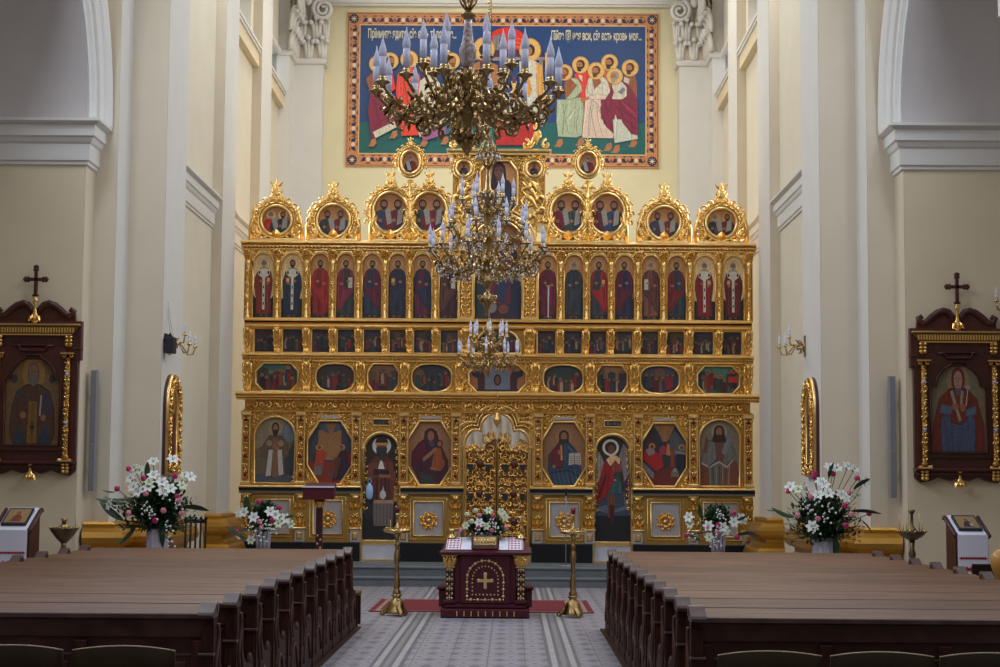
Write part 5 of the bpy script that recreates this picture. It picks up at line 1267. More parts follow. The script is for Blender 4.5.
# crests
def ring(mb, c, z, rx, rz, off, r_, m, y=-.03, n=22): mb.tube([(c + (rx + off) * cos(2 * PI * i / n), y, z + (rz + off) * sin(2 * PI * i / n)) for i in range(n)], r_, m, 6, closed=True)
def finial(mb, c, z, h, y=-.03):
    w = h * .38
    mb.lathe([(w * .5, 0), (w * .6, h * .05), (w * .3, h * .12), (w * .5, h * .22), (w * .62, h * .32), (w * .3, h * .45), (w * .42, h * .52), (w * .2, h * .6), (w * .3, h * .7), (w * .12, h * .82), (0.01, h)], gold, (c, y, z), 8, sq=.5)
    for q in (-1, 1):
        curl(mb, c + q * w * .7, z + h * .12, y, w * .42, PI / 2, q, gold, r=w * .13); curl(mb, c + q * w * .55, z + h * .42, y, w * .34, PI / 2, q, gold, r=w * .11); leafo(mb, c + q * w * .2, z + h * .6, y - .03, w * .9, w * .4, PI / 2 - q * .7, gold)
def garland(mb, c, z, rx, rz, n, size, seed, a0=-.5, a1=PI + .5, y=-.02):
    """carved leaves and volutes round a medallion"""
    for i in range(n):
        t = (i + .5) / n; a = a0 + (a1 - a0) * t; sg = 1 if a < PI / 2 else -1
        cx, cz = c + (rx + size * .55) * cos(a), z + (rz + size * .55) * sin(a)
        curl(mb, cx, cz, y, size * .72, a - sg * .6, sg, gold, r=size * .22)
        a2 = a + sg * .13
        leafo(mb, c + (rx + size * .1) * cos(a2), z + (rz + size * .1) * sin(a2), y - .02, size * 1.25, size * .75, a2 + sg * 1.15, gold, size * .5)
        curl(mb, c + (rx + size * .2) * cos(a2), z + (rz + size * .2) * sin(a2), y - .03, size * .36, a - sg, -sg, goldc, r=size * .15)
def medallion(u, z, rx, rz, scene_f, outer, top, base_z, name='crest', half_w=.5, feet=True):
    mb = MB()
    pts = [(u + (rx + .02) * cos(2 * PI * i / 24), z + (rz + .02) * sin(2 * PI * i / 24)) for i in range(24)]
    mb.prism([(u + (rx + outer * .95) * cos(2 * PI * i / 24), z + (rz + outer * .95) * sin(2 * PI * i / 24)) for i in range(24)], .045, .09, goldd)
    ring(mb, u, z, rx, rz, .03, .035, goldp); ring(mb, u, z, rx, rz, .085, .02, goldp); 
    garland(mb, u, z, rx + .1, rz + .1, 12, outer * .62, 0)
    if feet:
        for q in (-1, 1):
            curl(mb, u + q * half_w * .78, base_z + .17, 0, .14, PI / 2, q, gold, r=.035); curl(mb, u + q * half_w * .45, base_z + .09, 0, .09, 0 if q > 0 else PI, q, gold, r=.025)
            mb.tube([(u + q * half_w * .95, 0, base_z + .02), (u + q * half_w * .98, -.02, base_z + .3), (u + q * half_w * .82, -.03, base_z + .55), (u + q * half_w * .86, -.02, base_z + .7)], [.05, .04, .045, .015], gold, 6)
            leafo(mb, u + q * half_w * .6, base_z + .05, -.02, .3, .12, PI / 2 - q * .5, gold); leafo(mb, u + q * half_w * .9, base_z + .3, -.02, .25, .1, PI / 2 + q * .4, gold)
        mb.box(u - half_w, u + half_w, -.04, .08, base_z - .01, base_z + .06, goldp, .01); leafo(mb, u, base_z + .04, -.03, .2, .2, PI / 2, gold)
    if top: finial(mb, u, z + rz + outer * .8, top - (z + rz + outer * .8))
    o = prt(mb, name)
    A = Art(None, .04); scene_f(A, u, z, rx, rz)
    A.build('icon', o, 'round icon', base=pts)
    return o
def two_prophets(c1, c2, c3, c4, hal=None, sc=(1, -1), g=GREY, bg=srgb(178, 118, 66)):
    def f(A, u, z, rx, rz):
        A.ell(u, z, rx + .02, rz + .02, bg, 24)
        h = rz * 1.62
        clip = lambda a: a
        half(A, u - rx * .42, z - rz * .86, h, c1, c2, HAIR if not hal else g, hal, sc[0] * (1 if 1 else 1) * .999 if 0 else 0); half(A, u + rx * .44, z - rz * .86, h, c3, c4, HAIR, hal, 0)
        for q, xx in ((sc[0], u - rx * .2), (sc[1], u + rx * .62)):
            if q: A.poly([(xx - .05, z + rz * .15), (xx + .05, z + rz * .3), (xx + .06 + q * .03, z - rz * .5), (xx - .04 + q * .04, z - rz * .62)], srgb(150, 142, 130))
    return f
zb = zt['ctop']
D = srgb
specs = [(276.5, 220.5, 14, 13.7, 179, (D(180, 34, 26), D(30, 40, 60), D(40, 44, 56), D(52, 56, 66)), D(226, 186, 120), 26.5), (333.5, 221, 15.2, 15.5, 180, (D(40, 50, 52), D(80, 40, 34), D(110, 26, 34), D(40, 66, 96)), None, 26.5)]
rsp = [(0, (D(40, 40, 50), D(80, 70, 70), D(104, 20, 26), D(52, 30, 30)), D(200, 150, 80)), (1, (D(48, 60, 88), D(88, 30, 50), D(110, 24, 28), D(40, 56, 48)), None)]
for s in (-1, 1):
    for k, (px, py, rx, rz, tp, colr, hal, hwd) in enumerate(specs):
        if s > 0: colr, hal = rsp[k][1], rsp[k][2]
        u = s * U(px, py); sc_ = 50.4
        medallion(u, Zl(py, px), rx / sc_, rz / sc_, two_prophets(*colr, hal=hal, g=GREY, bg=D(186, 128, 70)), .17, Zl(tp, px), zb, half_w=hwd / sc_)
    # twin medallions
    for px, colr in ((390.5, (D(38, 56, 86), D(98, 24, 34), D(96, 24, 30), D(40, 48, 54))), (429.3, (D(44, 60, 52), D(110, 22, 28), D(110, 20, 44), D(38, 60, 90)))):
        if s > 0: colr = (colr[2], colr[1], colr[0], colr[3])
        u = s * U(px, 213); medallion(u, Zl(212.8, px), 16.3 / 50.4, 19.5 / 50.4, two_prophets(*colr), .15, Zl(170, px), zb, half_w=20 / 50.4)
    # the little oval between them and its stem
    u = s * U(410.5, 163); mb = MB()
    mb.tube([(u, .0, Zl(240, 410)), (u, -.03, Zl(215, 410)), (u, -.03, Zl(180, 410))], [.06, .05, .04], gold, 6)
    for py in (185, 193, 236, 228):
        for q in (-1, 1): curl(mb, u + q * .09, Zl(py, 410), 0, .08, PI / 2, q, gold, r=.025)
    prt(mb, 'crest_stem')
    def one(A, u_, z, rx, rz, s=s): A.ell(u_, z, rx + .02, rz + .02, D(172, 116, 66), 20); half(A, u_, z - rz * .9, rz * 1.75, D(52, 24, 34) if s < 0 else D(40, 44, 60), D(110, 24, 30), GREY, None, 0); A.poly([(u_ - .1, z + .02), (u_ - .03, z + .05), (u_ + .02, z - .14), (u_ - .05, z - .15)], D(160, 150, 140))
    medallion(u, Zl(162.5, 410), 8.3 / 50.2, 10.3 / 50.2, one, .11, Zl(137, 410), 0, half_w=.2, feet=False)
# central crowning piece
mb = MB(); zl_, zt_ = Zc(153.2), Zc(150)
UW = U(447, 152); mb.box(-UW, UW, -.16, .1, zl_, zt_, goldp, .02); mb.box(-UW + .03, UW - .03, -.1, .1, Zc(156), zl_, goldp, .01)
mb.box(-UW + .12, UW - .12, .03, .1, Zc(213), Zc(156), goldd)
for q in (-1, 1):   # S-scroll flanks
    for (px, py, sz, r_) in ((466, 188, .18, .05), (459, 200, .16, .045), (470, 203, .15, .04), (458, 212, .17, .045), (466, 218, .13, .04), (452, 222, .12, .035), (462, 179, .1, .03)):
        curl(mb, q * U(px, py), Zc(py), 0, sz, PI / 2 if py % 2 else -PI / 2, q, gold, r=r_)
    for dd in (0, 9, 18): mb.tube([(q * (U(477, 178) - .0), -.02, Zc(170 + dd)), (q * U(471, 184), -.05, Zc(178 + dd)), (q * U(466, 195), -.06, Zc(181 + dd)), (q * U(461, 200), -.06, Zc(190 + dd)), (q * U(455, 215), -.04, Zc(196 + dd))], [.02, .04, .05, .04, .02], gold, 6)
    mb.prism([(q * U(478, 175), Zc(214)), (q * U(474, 175), Zc(157)), (q * U(456, 175), Zc(157)), (q * U(459, 190), Zc(185)), (q * U(451, 200), Zc(215)), (q * U(449, 230), Zc(232)), (q * U(462, 230), Zc(232))], .0, .08, goldp)
    if 0: mb.tube([(q * U(478, 178), -.02, Zc(178)), (q * U(472, 184), -.05, Zc(186)), (q * U(465, 195), -.06, Zc(196)), (q * U(458, 200), -.06, Zc(208)), (q * U(450, 215), -.04, Zc(219)), (q * U(447, 230), -.02, Zc(232))], [.03, .06, .08, .08, .07, .04], gold, 6)
    for py in (186, 194, 202, 210, 218): leafo(mb, q * U(470 - (py - 186) * .5, py), Zc(py), -.05, .16, .07, -PI / 2 - q * .9, gold)
    mb.box(q * U(472, 240), q * U(460, 240), -.06, .1, zb - .02, Zc(226), gold, .02)
    # scroll ornament on the ledge
    cx = q * U(462, 140)
    for (dx, dz, sz) in ((-.22, .12, .11), (.2, .12, .11), (.0, .3, .1), (-.02, .48, .08)): curl(mb, cx + dx * q, zt_ + dz, 0, sz, PI / 2, q if dx > 0 else -q, gold, r=.034)
    mb.tube([(cx - .25 * q, 0, zt_ + .03), (cx - .1 * q, 0, zt_ + .1), (cx, -.02, zt_ + .35), (cx + .02 * q, 0, zt_ + .6)], [.04, .05, .045, .015], gold, 6)
    leafo(mb, cx, zt_ + .1, -.04, .4, .14, PI / 2, gold)
for q in range(9): curl(mb, -.35 + q * .0875, Zc(158), -.02, .045, PI / 2, 1 if q % 2 else -1, gold, r=.014)
prt(mb, 'crowning_piece')
hole = oct_pts(-U(480, 190), U(480, 190), Zc(216), Zc(161), .17, .22)
mb = MB(); hole_panel(mb, -U(474, 190), U(474, 190), Zc(218), Zc(157), hole, -.02, .07, goldd, goldp); mb.tube([(a, -.04, b_) for a, b_ in hole], .03, goldp, 6, closed=True)
scatter(mb, -U(474, 190), U(474, 190), Zc(218), Zc(157), lambda x, z: not in_poly(x, z, grow(hole, .04)), -.02, .09, goldc, 77); o = prt(mb, 'icon_frame')
A = Art(None, .03); A.poly([(-.36, Zc(217)), (.36, Zc(217)), (.36, Zc(160)), (-.36, Zc(160))], D(196, 136, 80)); zz = Zc(216); 
A.poly([(-.3, zz), (.34, zz), (.34, zz + .5), (.2, zz + .72), (.0, zz + .8), (-.16, zz + .72), (-.28, zz + .5)], D(50, 22, 38)); A.poly([(.05, zz), (.3, zz), (.3, zz + .45), (.18, zz + .62), (.1, zz + .4)], D(32, 40, 62)); head(A, 0, Zc(170) - .02, .34, D(46, 20, 32), False, None, True, SKD)
A.build('icon', o, 'eight-sided icon of a half-length veiled figure', base=hole)
for s in (-1, 1):
    def one(A, u_, z, rx, rz): A.ell(u_, z, rx + .02, rz + .02, D(190, 132, 78), 20); half(A, u_, z - rz * .9, rz * 1.75, D(34, 34, 48), D(60, 60, 72), HAIR, None, 0)
    mo = medallion(s * U(464, 169), Zc(169.5), 6.3 / 50.1, 6.6 / 50.1, one, .09, None, 0, feet=False); mo.location.y = -.07

p = at(369.5, 481, YI - .12); t = empty('hanging_bag', (p.x, YI - .10, p.z - .36), 'pale blue shiny bag hanging beside the left painted side door', 'bag')
bl = mat('blue_foil', (.35, .55, .85), .25, .1, bump=.6, bscale=18)
m = MB(); m.lathe([(.02, 0), (.055, .02), (.07, .08), (.075, .18), (.06, .26), (.02, .31), (.01, .33)], bl, n=12, sq=.5); m.build('bag_body', t)
m = MB(); m.tube([(-.03, 0, .30), (-.03, 0, .38), (0, .03, .42), (.03, 0, .38), (.03, 0, .30)], .006, bl, 5); m.build('bag_handle', t)
# ================================================================== PEWS
def make_pew(L, side):
    """pew of length L along +x from the aisle end (x=0); near face at y=0, people look to +y"""
    root = empty('pew', (0, 0, 0), '', 'pew'); m = MB()
    sg = side; X = lambda v: sg * v
    # sloping book rest with its planks
    n = 2
    for k in range(n):
        a, b_ = k / n, (k + 1) / n; ya, yb = .02 + .50 * a, .02 + .50 * b_ - .005; za, zb_ = .976 + .033 * a, .976 + .033 * b_
        m.prism([(ya, za - .03), (yb, zb_ - .03), (yb, zb_), (ya, za)], X(.05), X(L - .05), woodt, 'x')
    m.build('book_rest', root)
    m = MB()
    m.box(X(.05), X(L - .05), .00, .03, .945, .982, woodcap, .006)
    m.box(X(.06), X(L - .06), .045, .065, .06, .95, wood)
    m.box(X(.06), X(L - .06), .02, .05, .82, .945, wood, .006); m.box(X(.06), X(L - .06), .02, .05, .06, .2, wood, .006)
    k = 4
    for i in range(k + 1):
        x = .06 + (L - .2) * i / k; m.box(X(x), X(x + .09), .02, .05, .2, .80, woodv, .006)
    for i in range(k):
        x = .06 + (L - .2) * i / k; m.box(X(x + .09), X(x + (L - .2) / k), .03, .05, .70, .715, woodcap); m.box(X(x + .12), X(x + (L - .2) / k - .03), .035, .05, .24, .66, wood, .01)
    m.build('back_panel', root)
    m = MB(); m.box(X(.06), X(L - .06), .46, .86, .42, .46, woodt, .01); m.box(X(.06), X(L - .06), .44, .47, .06, .99, wood); m.build('seat', root)
    m = MB(); m.box(X(.06), X(L - .06), .08, .28, .1, .16, wood, .01); m.build('kneeler', root)
    for x in (0, L - .088):
        e = MB()
        P0 = [(.03, 0), (.88, 0), (.88, .08), (.80, .12), (.84, .30), (.84, .42), (.74, .48), (.52, .50), (.40, .56), (.33, .64), (.29, .74), (.22, .84), (.16, .91), (.17, .97), (.03, .97)]
        e.prism(P0, X(x), X(x + .088), woodv, 'x')
        e.prism([(.0, 0), (.04, 0), (.04, .9), (.0, .9)], X(x + .01), X(x + .078), woodv, 'x')
        e.box(X(x - .008), X(x + .096), -.02, .06, .70, .72, woodcap, .006); e.box(X(x - .008), X(x + .096), -.02, .08, 0, .09, wood, .01)
        # relief on the aisle side
        for fx in ((x - .012, x) if x == 0 else (x + .11, x + .122)):
            pass
        xs = X(x - .006) if x == 0 else X(x + .094)
        e.tube([(xs, .2 + .5 * t, .12 + .26 * sin(t * PI)) for t in [i / 10 for i in range(11)]], .012, carv, 5)
        e.tube([(xs, .15 + .05 * sin(t * 9), .3 + .6 * t) for t in [i / 14 for i in range(15)]], .014, carv, 5)
        e.tube([(xs, .30 - .10 * t + .02 * cos(t * 7), .45 + .35 * t) for t in [i / 10 for i in range(11)]], .012, carv, 5)
        for zz in (.2, .45): e.blob((X(x + .044), .0, zz), (.03, .03, .09), woodcap, 8, 5)
        o = e.build('bench_end', root)
        c = MB()
        cap = [(-.05, .955), (-.056, .975), (-.04, .992), (.03, 1.022), (.09, 1.05), (.13, 1.056), (.165, 1.04), (.17, 1.0), (.15, .955)]
        c.prism(cap, X(x - .008), X(x + .096), woodcap, 'x')
        c.tube([(X(x - .012), .125, 1.015), (X(x + .10), .125, 1.015)], .038, woodcap, 8); c.build('end_cap', o)
    return root
NP = 11; PY0, PP = 11.55, .975
ordl = ['nearest', 'second', 'third', 'fourth', 'fifth', 'sixth', 'seventh', 'eighth', 'ninth', 'tenth', 'farthest']
for s, xa, L in ((-1, -1.755, 3.38), (1, 1.462, 3.40)):
    side = 'left' if s < 0 else 'right'
    proto = make_pew(L, s)
    for i in range(NP):
        o = proto if i == 0 else copy_tree(proto)
        o.location = (xa, PY0 + i * PP, .02)
        o['label'] = '%s dark oak pew %s the entrance in the %s-hand block' % (ordl[i], 'from' if 0 < i < 10 else ('to' if i == 0 else 'from'), side)
        o['group'] = 'pews in the %s-hand block' % side
    m = MB(); m.box(xa + s * -.06, xa + s * (L + .06), PY0 - .1, PY0 + NP * PP, 0, .02, wood); tag(m.build('pew_platform'), 'low dark wooden platform under the %s-hand pews' % side, 'platform')
# small stool-like seat at the end of the left block
t = empty('kneeling_bench', (-1.91, 22.65, 0), 'small wooden bench end at the far aisle corner of the left pews', 'bench')
m = MB(); m.box(-.17, .16, -.2, .3, .40, .44, woodt, .01); m.build('seat', t)
for a, b_ in ((-.15, -.18), (.11, -.18), (-.15, .25), (.11, .25)): m = MB(); m.box(a, a + .04, b_, b_ + .04, 0, .40, woodv); m.build('leg', t)

# ================================================================== CHAIRS
chairm = mat('chair_shell', (.024, .015, .006), .6, var=.15, spec=.04); chaire = mat('chair_edge', (.34, .24, .12), .5)
def make_chair():
    root = empty('chair', (0, 0, 0), '', 'chair', 'chairs behind the pews'); n = 12; w = .31
    vs = []; fs = []
    for i in range(n + 1):
        a = -w + 2 * w * i / n; y = -.05 * (a / w) ** 2 + .02; zt_ = .895 - .022 * (a / w) ** 2
        vs += [(a, y - .012, .58), (a, y - .022, zt_), (a, y + .012, zt_), (a, y + .018, .58)]
    for i in range(n):
        b_ = 4 * i
        for j in range(4): k = (j + 1) % 4; fs.append((b_ + j, b_ + k, b_ + 4 + k, b_ + 4 + j))
    fs += [(3, 2, 1, 0), (4 * n, 4 * n + 1, 4 * n + 2, 4 * n + 3)]
    m = MB(); m.add(vs, fs, chairm, True); m.tube([(-w + 2 * w * i / n, -.05 * ((-w + 2 * w * i / n) / w) ** 2 + .015, .896 - .022 * ((-w + 2 * w * i / n) / w) ** 2) for i in range(n + 1)], .006, chaire, 5)
    m.build('backrest', root)
    m = MB(); m.box(-.23, .23, .03, .45, .43, .47, chairm, .01); m.build('seat', root)
    for a in (-.2, .18):
        m = MB(); m.tube([(a, .42, 0), (a, .42, .44)], .013, greym); m.build('leg', root)
        m = MB(); m.tube([(a, -.0, 0), (a, .02, .45), (a, -.005, .62)], .013, greym); m.build('leg', root)
    return root
ch = make_chair(); first = True
for px, py, lb in ((13, 648, 'dark chair back cut by the left edge of the picture'), (125, 647, 'dark curved chair back behind the left pews, fully in view'), (769, 653, 'dark curved chair back nearest the aisle behind the right pews'), (881, 653.5, 'dark curved chair back, middle of three behind the right pews'), (990, 655, 'dark chair back at the right edge, behind the right pews')):
    o = ch if first else copy_tree(ch); first = False
    p = at(px, py, 10.35); o.location = (p.x, 10.35, 0); o['label'] = lb; o.scale = (1, 1, 1)
# slatted chair at the far right edge
t = empty('slatted_chair', (5.55, 17.5, 0), 'black slatted wooden chair partly hidden behind right pews at the picture edge', 'chair')
p = at(988, 563, 17.5); t.location = (p.x + .08, 17.5, 0); zz = at(975, 564, 17.5).z
bw = mat('black_lacquered_wood', (.022, .014, .009), .5, spec=.1)
m = MB(); m.box(-.24, .24, -.02, .02, zz - .16, zz, bw, .01); m.build('top_rail', t)
m = MB(); m.box(-.24, .24, 0, .45, .42, .46, bw, .01); m.build('seat', t)
for a in (-.24, -.14, -.05, .05, .14, .2): m = MB(); m.box(a, a + .035, -.01, .015, .46, zz - .14, bw); m.build('slat', t)
for a in (-.24, .2):
    for b_ in (0, .41): m = MB(); m.box(a, a + .04, b_, b_ + .04, 0, .44, bw); m.build('leg', t)
m = MB(); p = at(998, 565, 17.2); m.lathe([(.02, 0), (.05, .02), (.03, .06), (.02, .3), (.02, .9), (.05, .96), (.09, 1.05), (.11, 1.12), (.105, 1.2), (.06, 1.25), (.01, 1.27)], mat('honey_wood', (.55, .27, .06), .35), (0, 0, 0), 12)
tag(m.build('turned_post', loc=(p.x + .02, 17.15, 0)), 'round-topped honey-coloured wooden post at the right picture edge', 'post')

# ================================================================== CARPET, TABLE, STANDS
m = MB(); m.box(-1.83, 1.46, 25.0, 27.6, .004, .014, carpetm); 
for a, b_, c_, d_ in ((-1.78, 1.41, 25.06, 25.12), (-1.78, 1.41, 27.48, 27.54)): m.box(a, b_, c_, d_, .013, .016, carpetb)
for a in (-1.74, 1.09): m.box(a, a + .28, 25.12, 27.48, .013, .016, carpetb)
for a in (-1.68, 1.15): m.box(a, a + .16, 25.3, 27.3, .014, .018, carpetm)
tag(m.build('carpet'), 'red carpet with beige patterned ends lying before the chancel steps', 'carpet')

def mini_cross(mb, cx, cz, y, s, m):
    for a, b_, e in ((s, s * .22, 0), (s * .22, s, .003)): mb.box(cx - a, cx + a, y - .004 - e, y + .006, cz - b_, cz + b_, m)
    for dx, dz in ((1, 0), (-1, 0), (0, 1), (0, -1)): mb.blob((cx + dx * s * .95, y, cz + dz * s * .95), (s * .3, .006, s * .3), m, 8, 4)
TY = 23.95
tx = at(485, 600, TY).x
T = empty('analogion_table', (tx, TY, 0), 'burgundy lacquered altar table with gold cross and gilded columns in the aisle', 'table')
# local: front face y=0, z up
s_ = 1700 / TY
m = MB(); m.box(-.62, .62, .02, 1.0, 0, .13, mahod, .02); m.box(-.58, .58, .06, .96, .13, .20, mahod, .02); m.box(-.66, .66, .3, 1.02, .14, .38, mahod, .02); m.box(-.68, .68, .28, 1.04, .38, .42, mahod, .01)
for i in range(9): m.box(-.40 + i * .1, -.385 + i * .1, .012, .025, .03, .1, goldp)
m.build('base', T)
m = MB(); m.box(-.44, .44, .10, .95, .2, .86, mahod, .015); m.box(-.35, .35, .06, .12, .2, .88, mahod, .01)
m.build('body', T)
m = MB(); pth = arch_pts(-.255, .255, .255, .80, 16)
dense = []
for (a, b_), (c_, d_) in zip(pth, pth[1:] + pth[:1]):
    l = math.hypot(c_ - a, d_ - b_); k = max(1, int(l / .048))
    for i in range(k): dense.append((a + (c_ - a) * i / k, b_ + (d_ - b_) * i / k))
gpl = mat('pale_gold_inlay', (.72, .50, .22), .4, .6)
for k, (a, b_) in enumerate(dense): m.blob((a, .058, b_), (.022, .008, .022) if k % 2 else (.012, .008, .012), gpl, 6, 4)
pth = arch_pts(-.18, .18, .325, .72, 12)
for (a, b_), (c_, d_) in zip(pth, pth[1:] + pth[:1]):
    l = math.hypot(c_ - a, d_ - b_); k = max(1, int(l / .05))
    for i in range(k): m.blob((a + (c_ - a) * i / k, .058, b_ + (d_ - b_) * i / k), (.013, .006, .013), gpl, 5, 4)
m.tube([(a, .058, b_) for a, b_ in arch_pts(-.255, .255, .255, .80, 16)], .005, gpl, 4, closed=True)
mini_cross(m, 0, .52, .056, .095, gpl); m.build('inlay', T, label='pale gold inlaid arch and cross')
for q in (-1, 1):
    m = MB(); cx = q * .50
    m.box(cx - .085, cx + .085, .04, .22, .2, .25, mahod, .01)
    m.box(cx - .055, cx + .055, .07, .19, .25, .70, mat('dark_inlay_ground', (.04, .008, .008), .4), .005)
    for i in range(7):
        for j in (-1, 1): m.blob((cx + j * .035, .066, .27 + i * .066), (.014, .006, .018), gpl, 5, 4)
        if i % 2 == 0: mini_cross(m, cx, .285 + i * .066, .066, .03, gpl)
    m.box(cx - .075, cx + .075, .05, .21, .70, .72, goldp, .005)
    for j in (-1, 0, 1): leafo(m, cx + j * .045, .72, .05, .14, .06, PI / 2 - j * .3, gold)
    for j in (-1, 1): curl(m, cx + j * .07, .83, .05, .045, PI / 2, j, gold, r=.014)
    m.box(cx - .11, cx + .11, .03, .23, .855, .88, goldp, .01); m.build('column', T, label='inlaid column with gilded capital')
m = MB(); zf, zb2 = .90, 1.06
vs = [(-.65, 0, .88), (.65, 0, .88), (.65, 1.0, .88), (-.65, 1.0, .88), (-.65, 0, .915), (.65, 0, .915), (.65, 1.0, .915), (-.65, 1.0, .915), (-.60, .10, .945), (.60, .10, .945), (.56, .95, 1.10), (-.56, .95, 1.10)]
m.add(vs, [(0, 3, 2, 1), (0, 1, 5, 4), (1, 2, 6, 5), (2, 3, 7, 6), (3, 0, 4, 7), (4, 5, 9, 8), (5, 6, 10, 9), (6, 7, 11, 10), (7, 4, 8, 11), (8, 9, 10, 11)], mahod); m.build('table_top', T)
def top_z(y): return .945 + (y - .10) * (.155 / .85)
def embroidered(name, x0, x1, lab):
    m = MB(); y0, y1 = -.0, .85
    vs = []
    for y in (.09, .88): z = top_z(y) + .006; vs += [(x0, y, z), (x1, y, z), (x0, y, z + .004), (x1, y, z + .004)]
    m.add(vs, [(2, 3, 7, 6), (0, 2, 6, 4), (1, 5, 7, 3), (0, 1, 3, 2), (4, 6, 7, 5), (0, 4, 5, 1)], linen)
    w = x1 - x0
    c = x0 + w * (.3 if x0 < 0 else .68)
    def q(u0, u1, ya, yb, mm): m.add([(u0, ya, top_z(ya) + .0125), (u1, ya, top_z(ya) + .0125), (u1, yb, top_z(yb) + .0125), (u0, yb, top_z(yb) + .0125)], [(0, 1, 2, 3)], mm)
    q(c - .10, c - .088, .1, .87, redthread); q(c + .088, c + .10, .1, .87, redthread)
    for i in range(5):
        ya = .14 + i * .15
        for j in range(3): u = c - .05 + j * .05; m.add([(u - .022, ya + .05, top_z(ya + .05) + .0125), (u, ya, top_z(ya) + .0125), (u + .022, ya + .05, top_z(ya + .05) + .0125), (u, ya + .10, top_z(ya + .1) + .0125)], [(0, 1, 2, 3)], redthread)
    tag(m.build(name, loc=(tx, TY, 0)), lab, 'cloth', 'embroidered cloths on the aisle table')
embroidered('embroidered_cloth', -.56, -.19, 'white cloth with red embroidery on the left half of the burgundy table')
embroidered('embroidered_cloth', .19, .53, 'white cloth with red embroidery on the right half of the burgundy table')
t = empty('icon_stand', (tx - .0, TY + .1, .985), 'small framed gilt icon propped on the front of the burgundy table', 'icon')
t.location = (tx - .01, TY + .10, top_z(.16))
m = MB(); m.M = Matrix.Rotation(-.35, 4, 'X')
m.box(-.19, .19, 0, .03, .0, .20, maho, .01); m.build('frame', t)
m = MB(); m.M = Matrix.Rotation(-.35, 4, 'X'); m.box(-.16, .16, -.008, .0, .06, .18, brass)
for i in range(7): m.blob((-.13 + i * .043, -.012, .12), (.014, .008, .035), brassl, 6, 4)
m.build('gilt_panel', t)
for x, lab in ((-.50, 'left brass candlestick base on the burgundy table'), (.50, 'brass candlestick standing at the right on the burgundy table')):
    m = MB(); m.lathe([(.075, 0), (.08, .012), (.05, .03), (.025, .06), (.02, .1), (.035, .13), (.018, .16), (.015, .24), (.03, .27), (.05, .30), (.052, .31), (.02, .315)] if x > 0 else [(.075, 0), (.08, .012), (.05, .03), (.03, .06), (.035, .09), (.045, .12), (.02, .13)], brassl, (0, 0, 0), 14)
    o = m.build('candlestick', loc=(tx + x, TY + .8, top_z(.8) + .012)); tag(o, lab, 'candlestick', 'brass candlesticks on the aisle table')

def candle_stand(px, py, Yd, lab, redlamp):
    X = at(px, py, Yd).x; t = empty('candle_stand', (X, Yd, 0), lab, 'candle stand', 'tall brass candle stands beside the aisle table')
    m = MB(); m.M = Matrix.Rotation(.4, 4, 'Z')
    for k in range(3):
        a = k * 2 * PI / 3 - PI / 2
        m.tube([(.22 * cos(a), .22 * sin(a), .02), (.17 * cos(a), .17 * sin(a), .06), (.10 * cos(a), .10 * sin(a), .11), (.075 * cos(a), .075 * sin(a), .22)], [.03, .04, .045, .02], brass, 8)
        curl(m, .0, .0, 0, .001, 0, 1, brass)
        m.blob((.2 * cos(a), .2 * sin(a), .03), (.045, .045, .03), brass)
    m.lathe([(.15, .03), (.155, .05), (.13, .08), (.125, .15), (.10, .21), (.06, .24), (.055, .26), (.085, .285), (.05, .31)], brass, n=6); m.build('foot', t)
    m = MB(); m.lathe([(.05, .30), (.065, .33), (.035, .37), (.05, .42), (.045, .50), (.028, .60), (.024, .66), (.04, .68), (.026, .71), (.04, .76), (.045, .84), (.032, .92), (.024, .96), (.04, .99), (.025, 1.02), (.024, 1.10), (.04, 1.13), (.06, 1.16)], brass, n=12); m.build('stem', t)
    m = MB(); m.lathe([(.05, 1.15), (.12, 1.165), (.19, 1.18), (.20, 1.20), (.195, 1.22), (.18, 1.205), (.02, 1.2)], brassl, n=24)
    for k in range(18): a = k * PI / 9; m.lathe([(.008, 1.2), (.008, 1.23), (.012, 1.24), (.006, 1.245)], brassl, (.16 * cos(a), .16 * sin(a), 0), 5)
    m.build('candle_plate', t)
    m = MB(); m.lathe([(.04, 1.2), (.05, 1.24), (.02, 1.28), (.022, 1.40), (.035, 1.43), (.02, 1.45)], brassl, n=10); m.build('lamp_post', t)
    m = MB(); m.lathe([(.022, 1.445), (.034, 1.48), (.036, 1.54), (.03, 1.54)], redgem if redlamp else mat('dark_red_glass_cup', (.12, .01, .02), .2), n=10); m.build('lamp_glass', t, label='dark red glass cup')
    if not redlamp: m = MB(); m.tube([(-.1, 0, 1.2), (-.1, 0, 1.35)], .006, mat('beeswax', (.65, .45, .2), .5), 5); m.tube([(.17, 0, 1.2), (.17, 0, 1.12), (.185, 0, 1.05)], .006, brass, 5); m.build('hook', t)
candle_stand(396.5, 600, 24.35, 'tall brass candle stand left of the burgundy aisle table', False)
candle_stand(573, 600, 24.35, 'tall brass candle stand right of the burgundy aisle table', True)

# microphone stand on the chancel step
p = at(566, 563, 31.8); t = empty('microphone_stand', (p.x, 31.9, SOL), 'thin grey microphone stand before the gilt screen, right of the royal doors', 'microphone stand')
m = MB(); m.lathe([(.16, 0), (.16, .015), (.03, .03)], greym, n=16); m.build('base', t)
m = MB(); m.tube([(0, 0, .02), (0, 0, 1.32)], .012, greym, 6); m.build('pole', t)
m = MB(); m.tube([(0, 0, 1.32), (.0, -.04, 1.40)], .018, blackp, 6); m.blob((0, -.05, 1.42), .03, blackp); m.build('microphone', t)
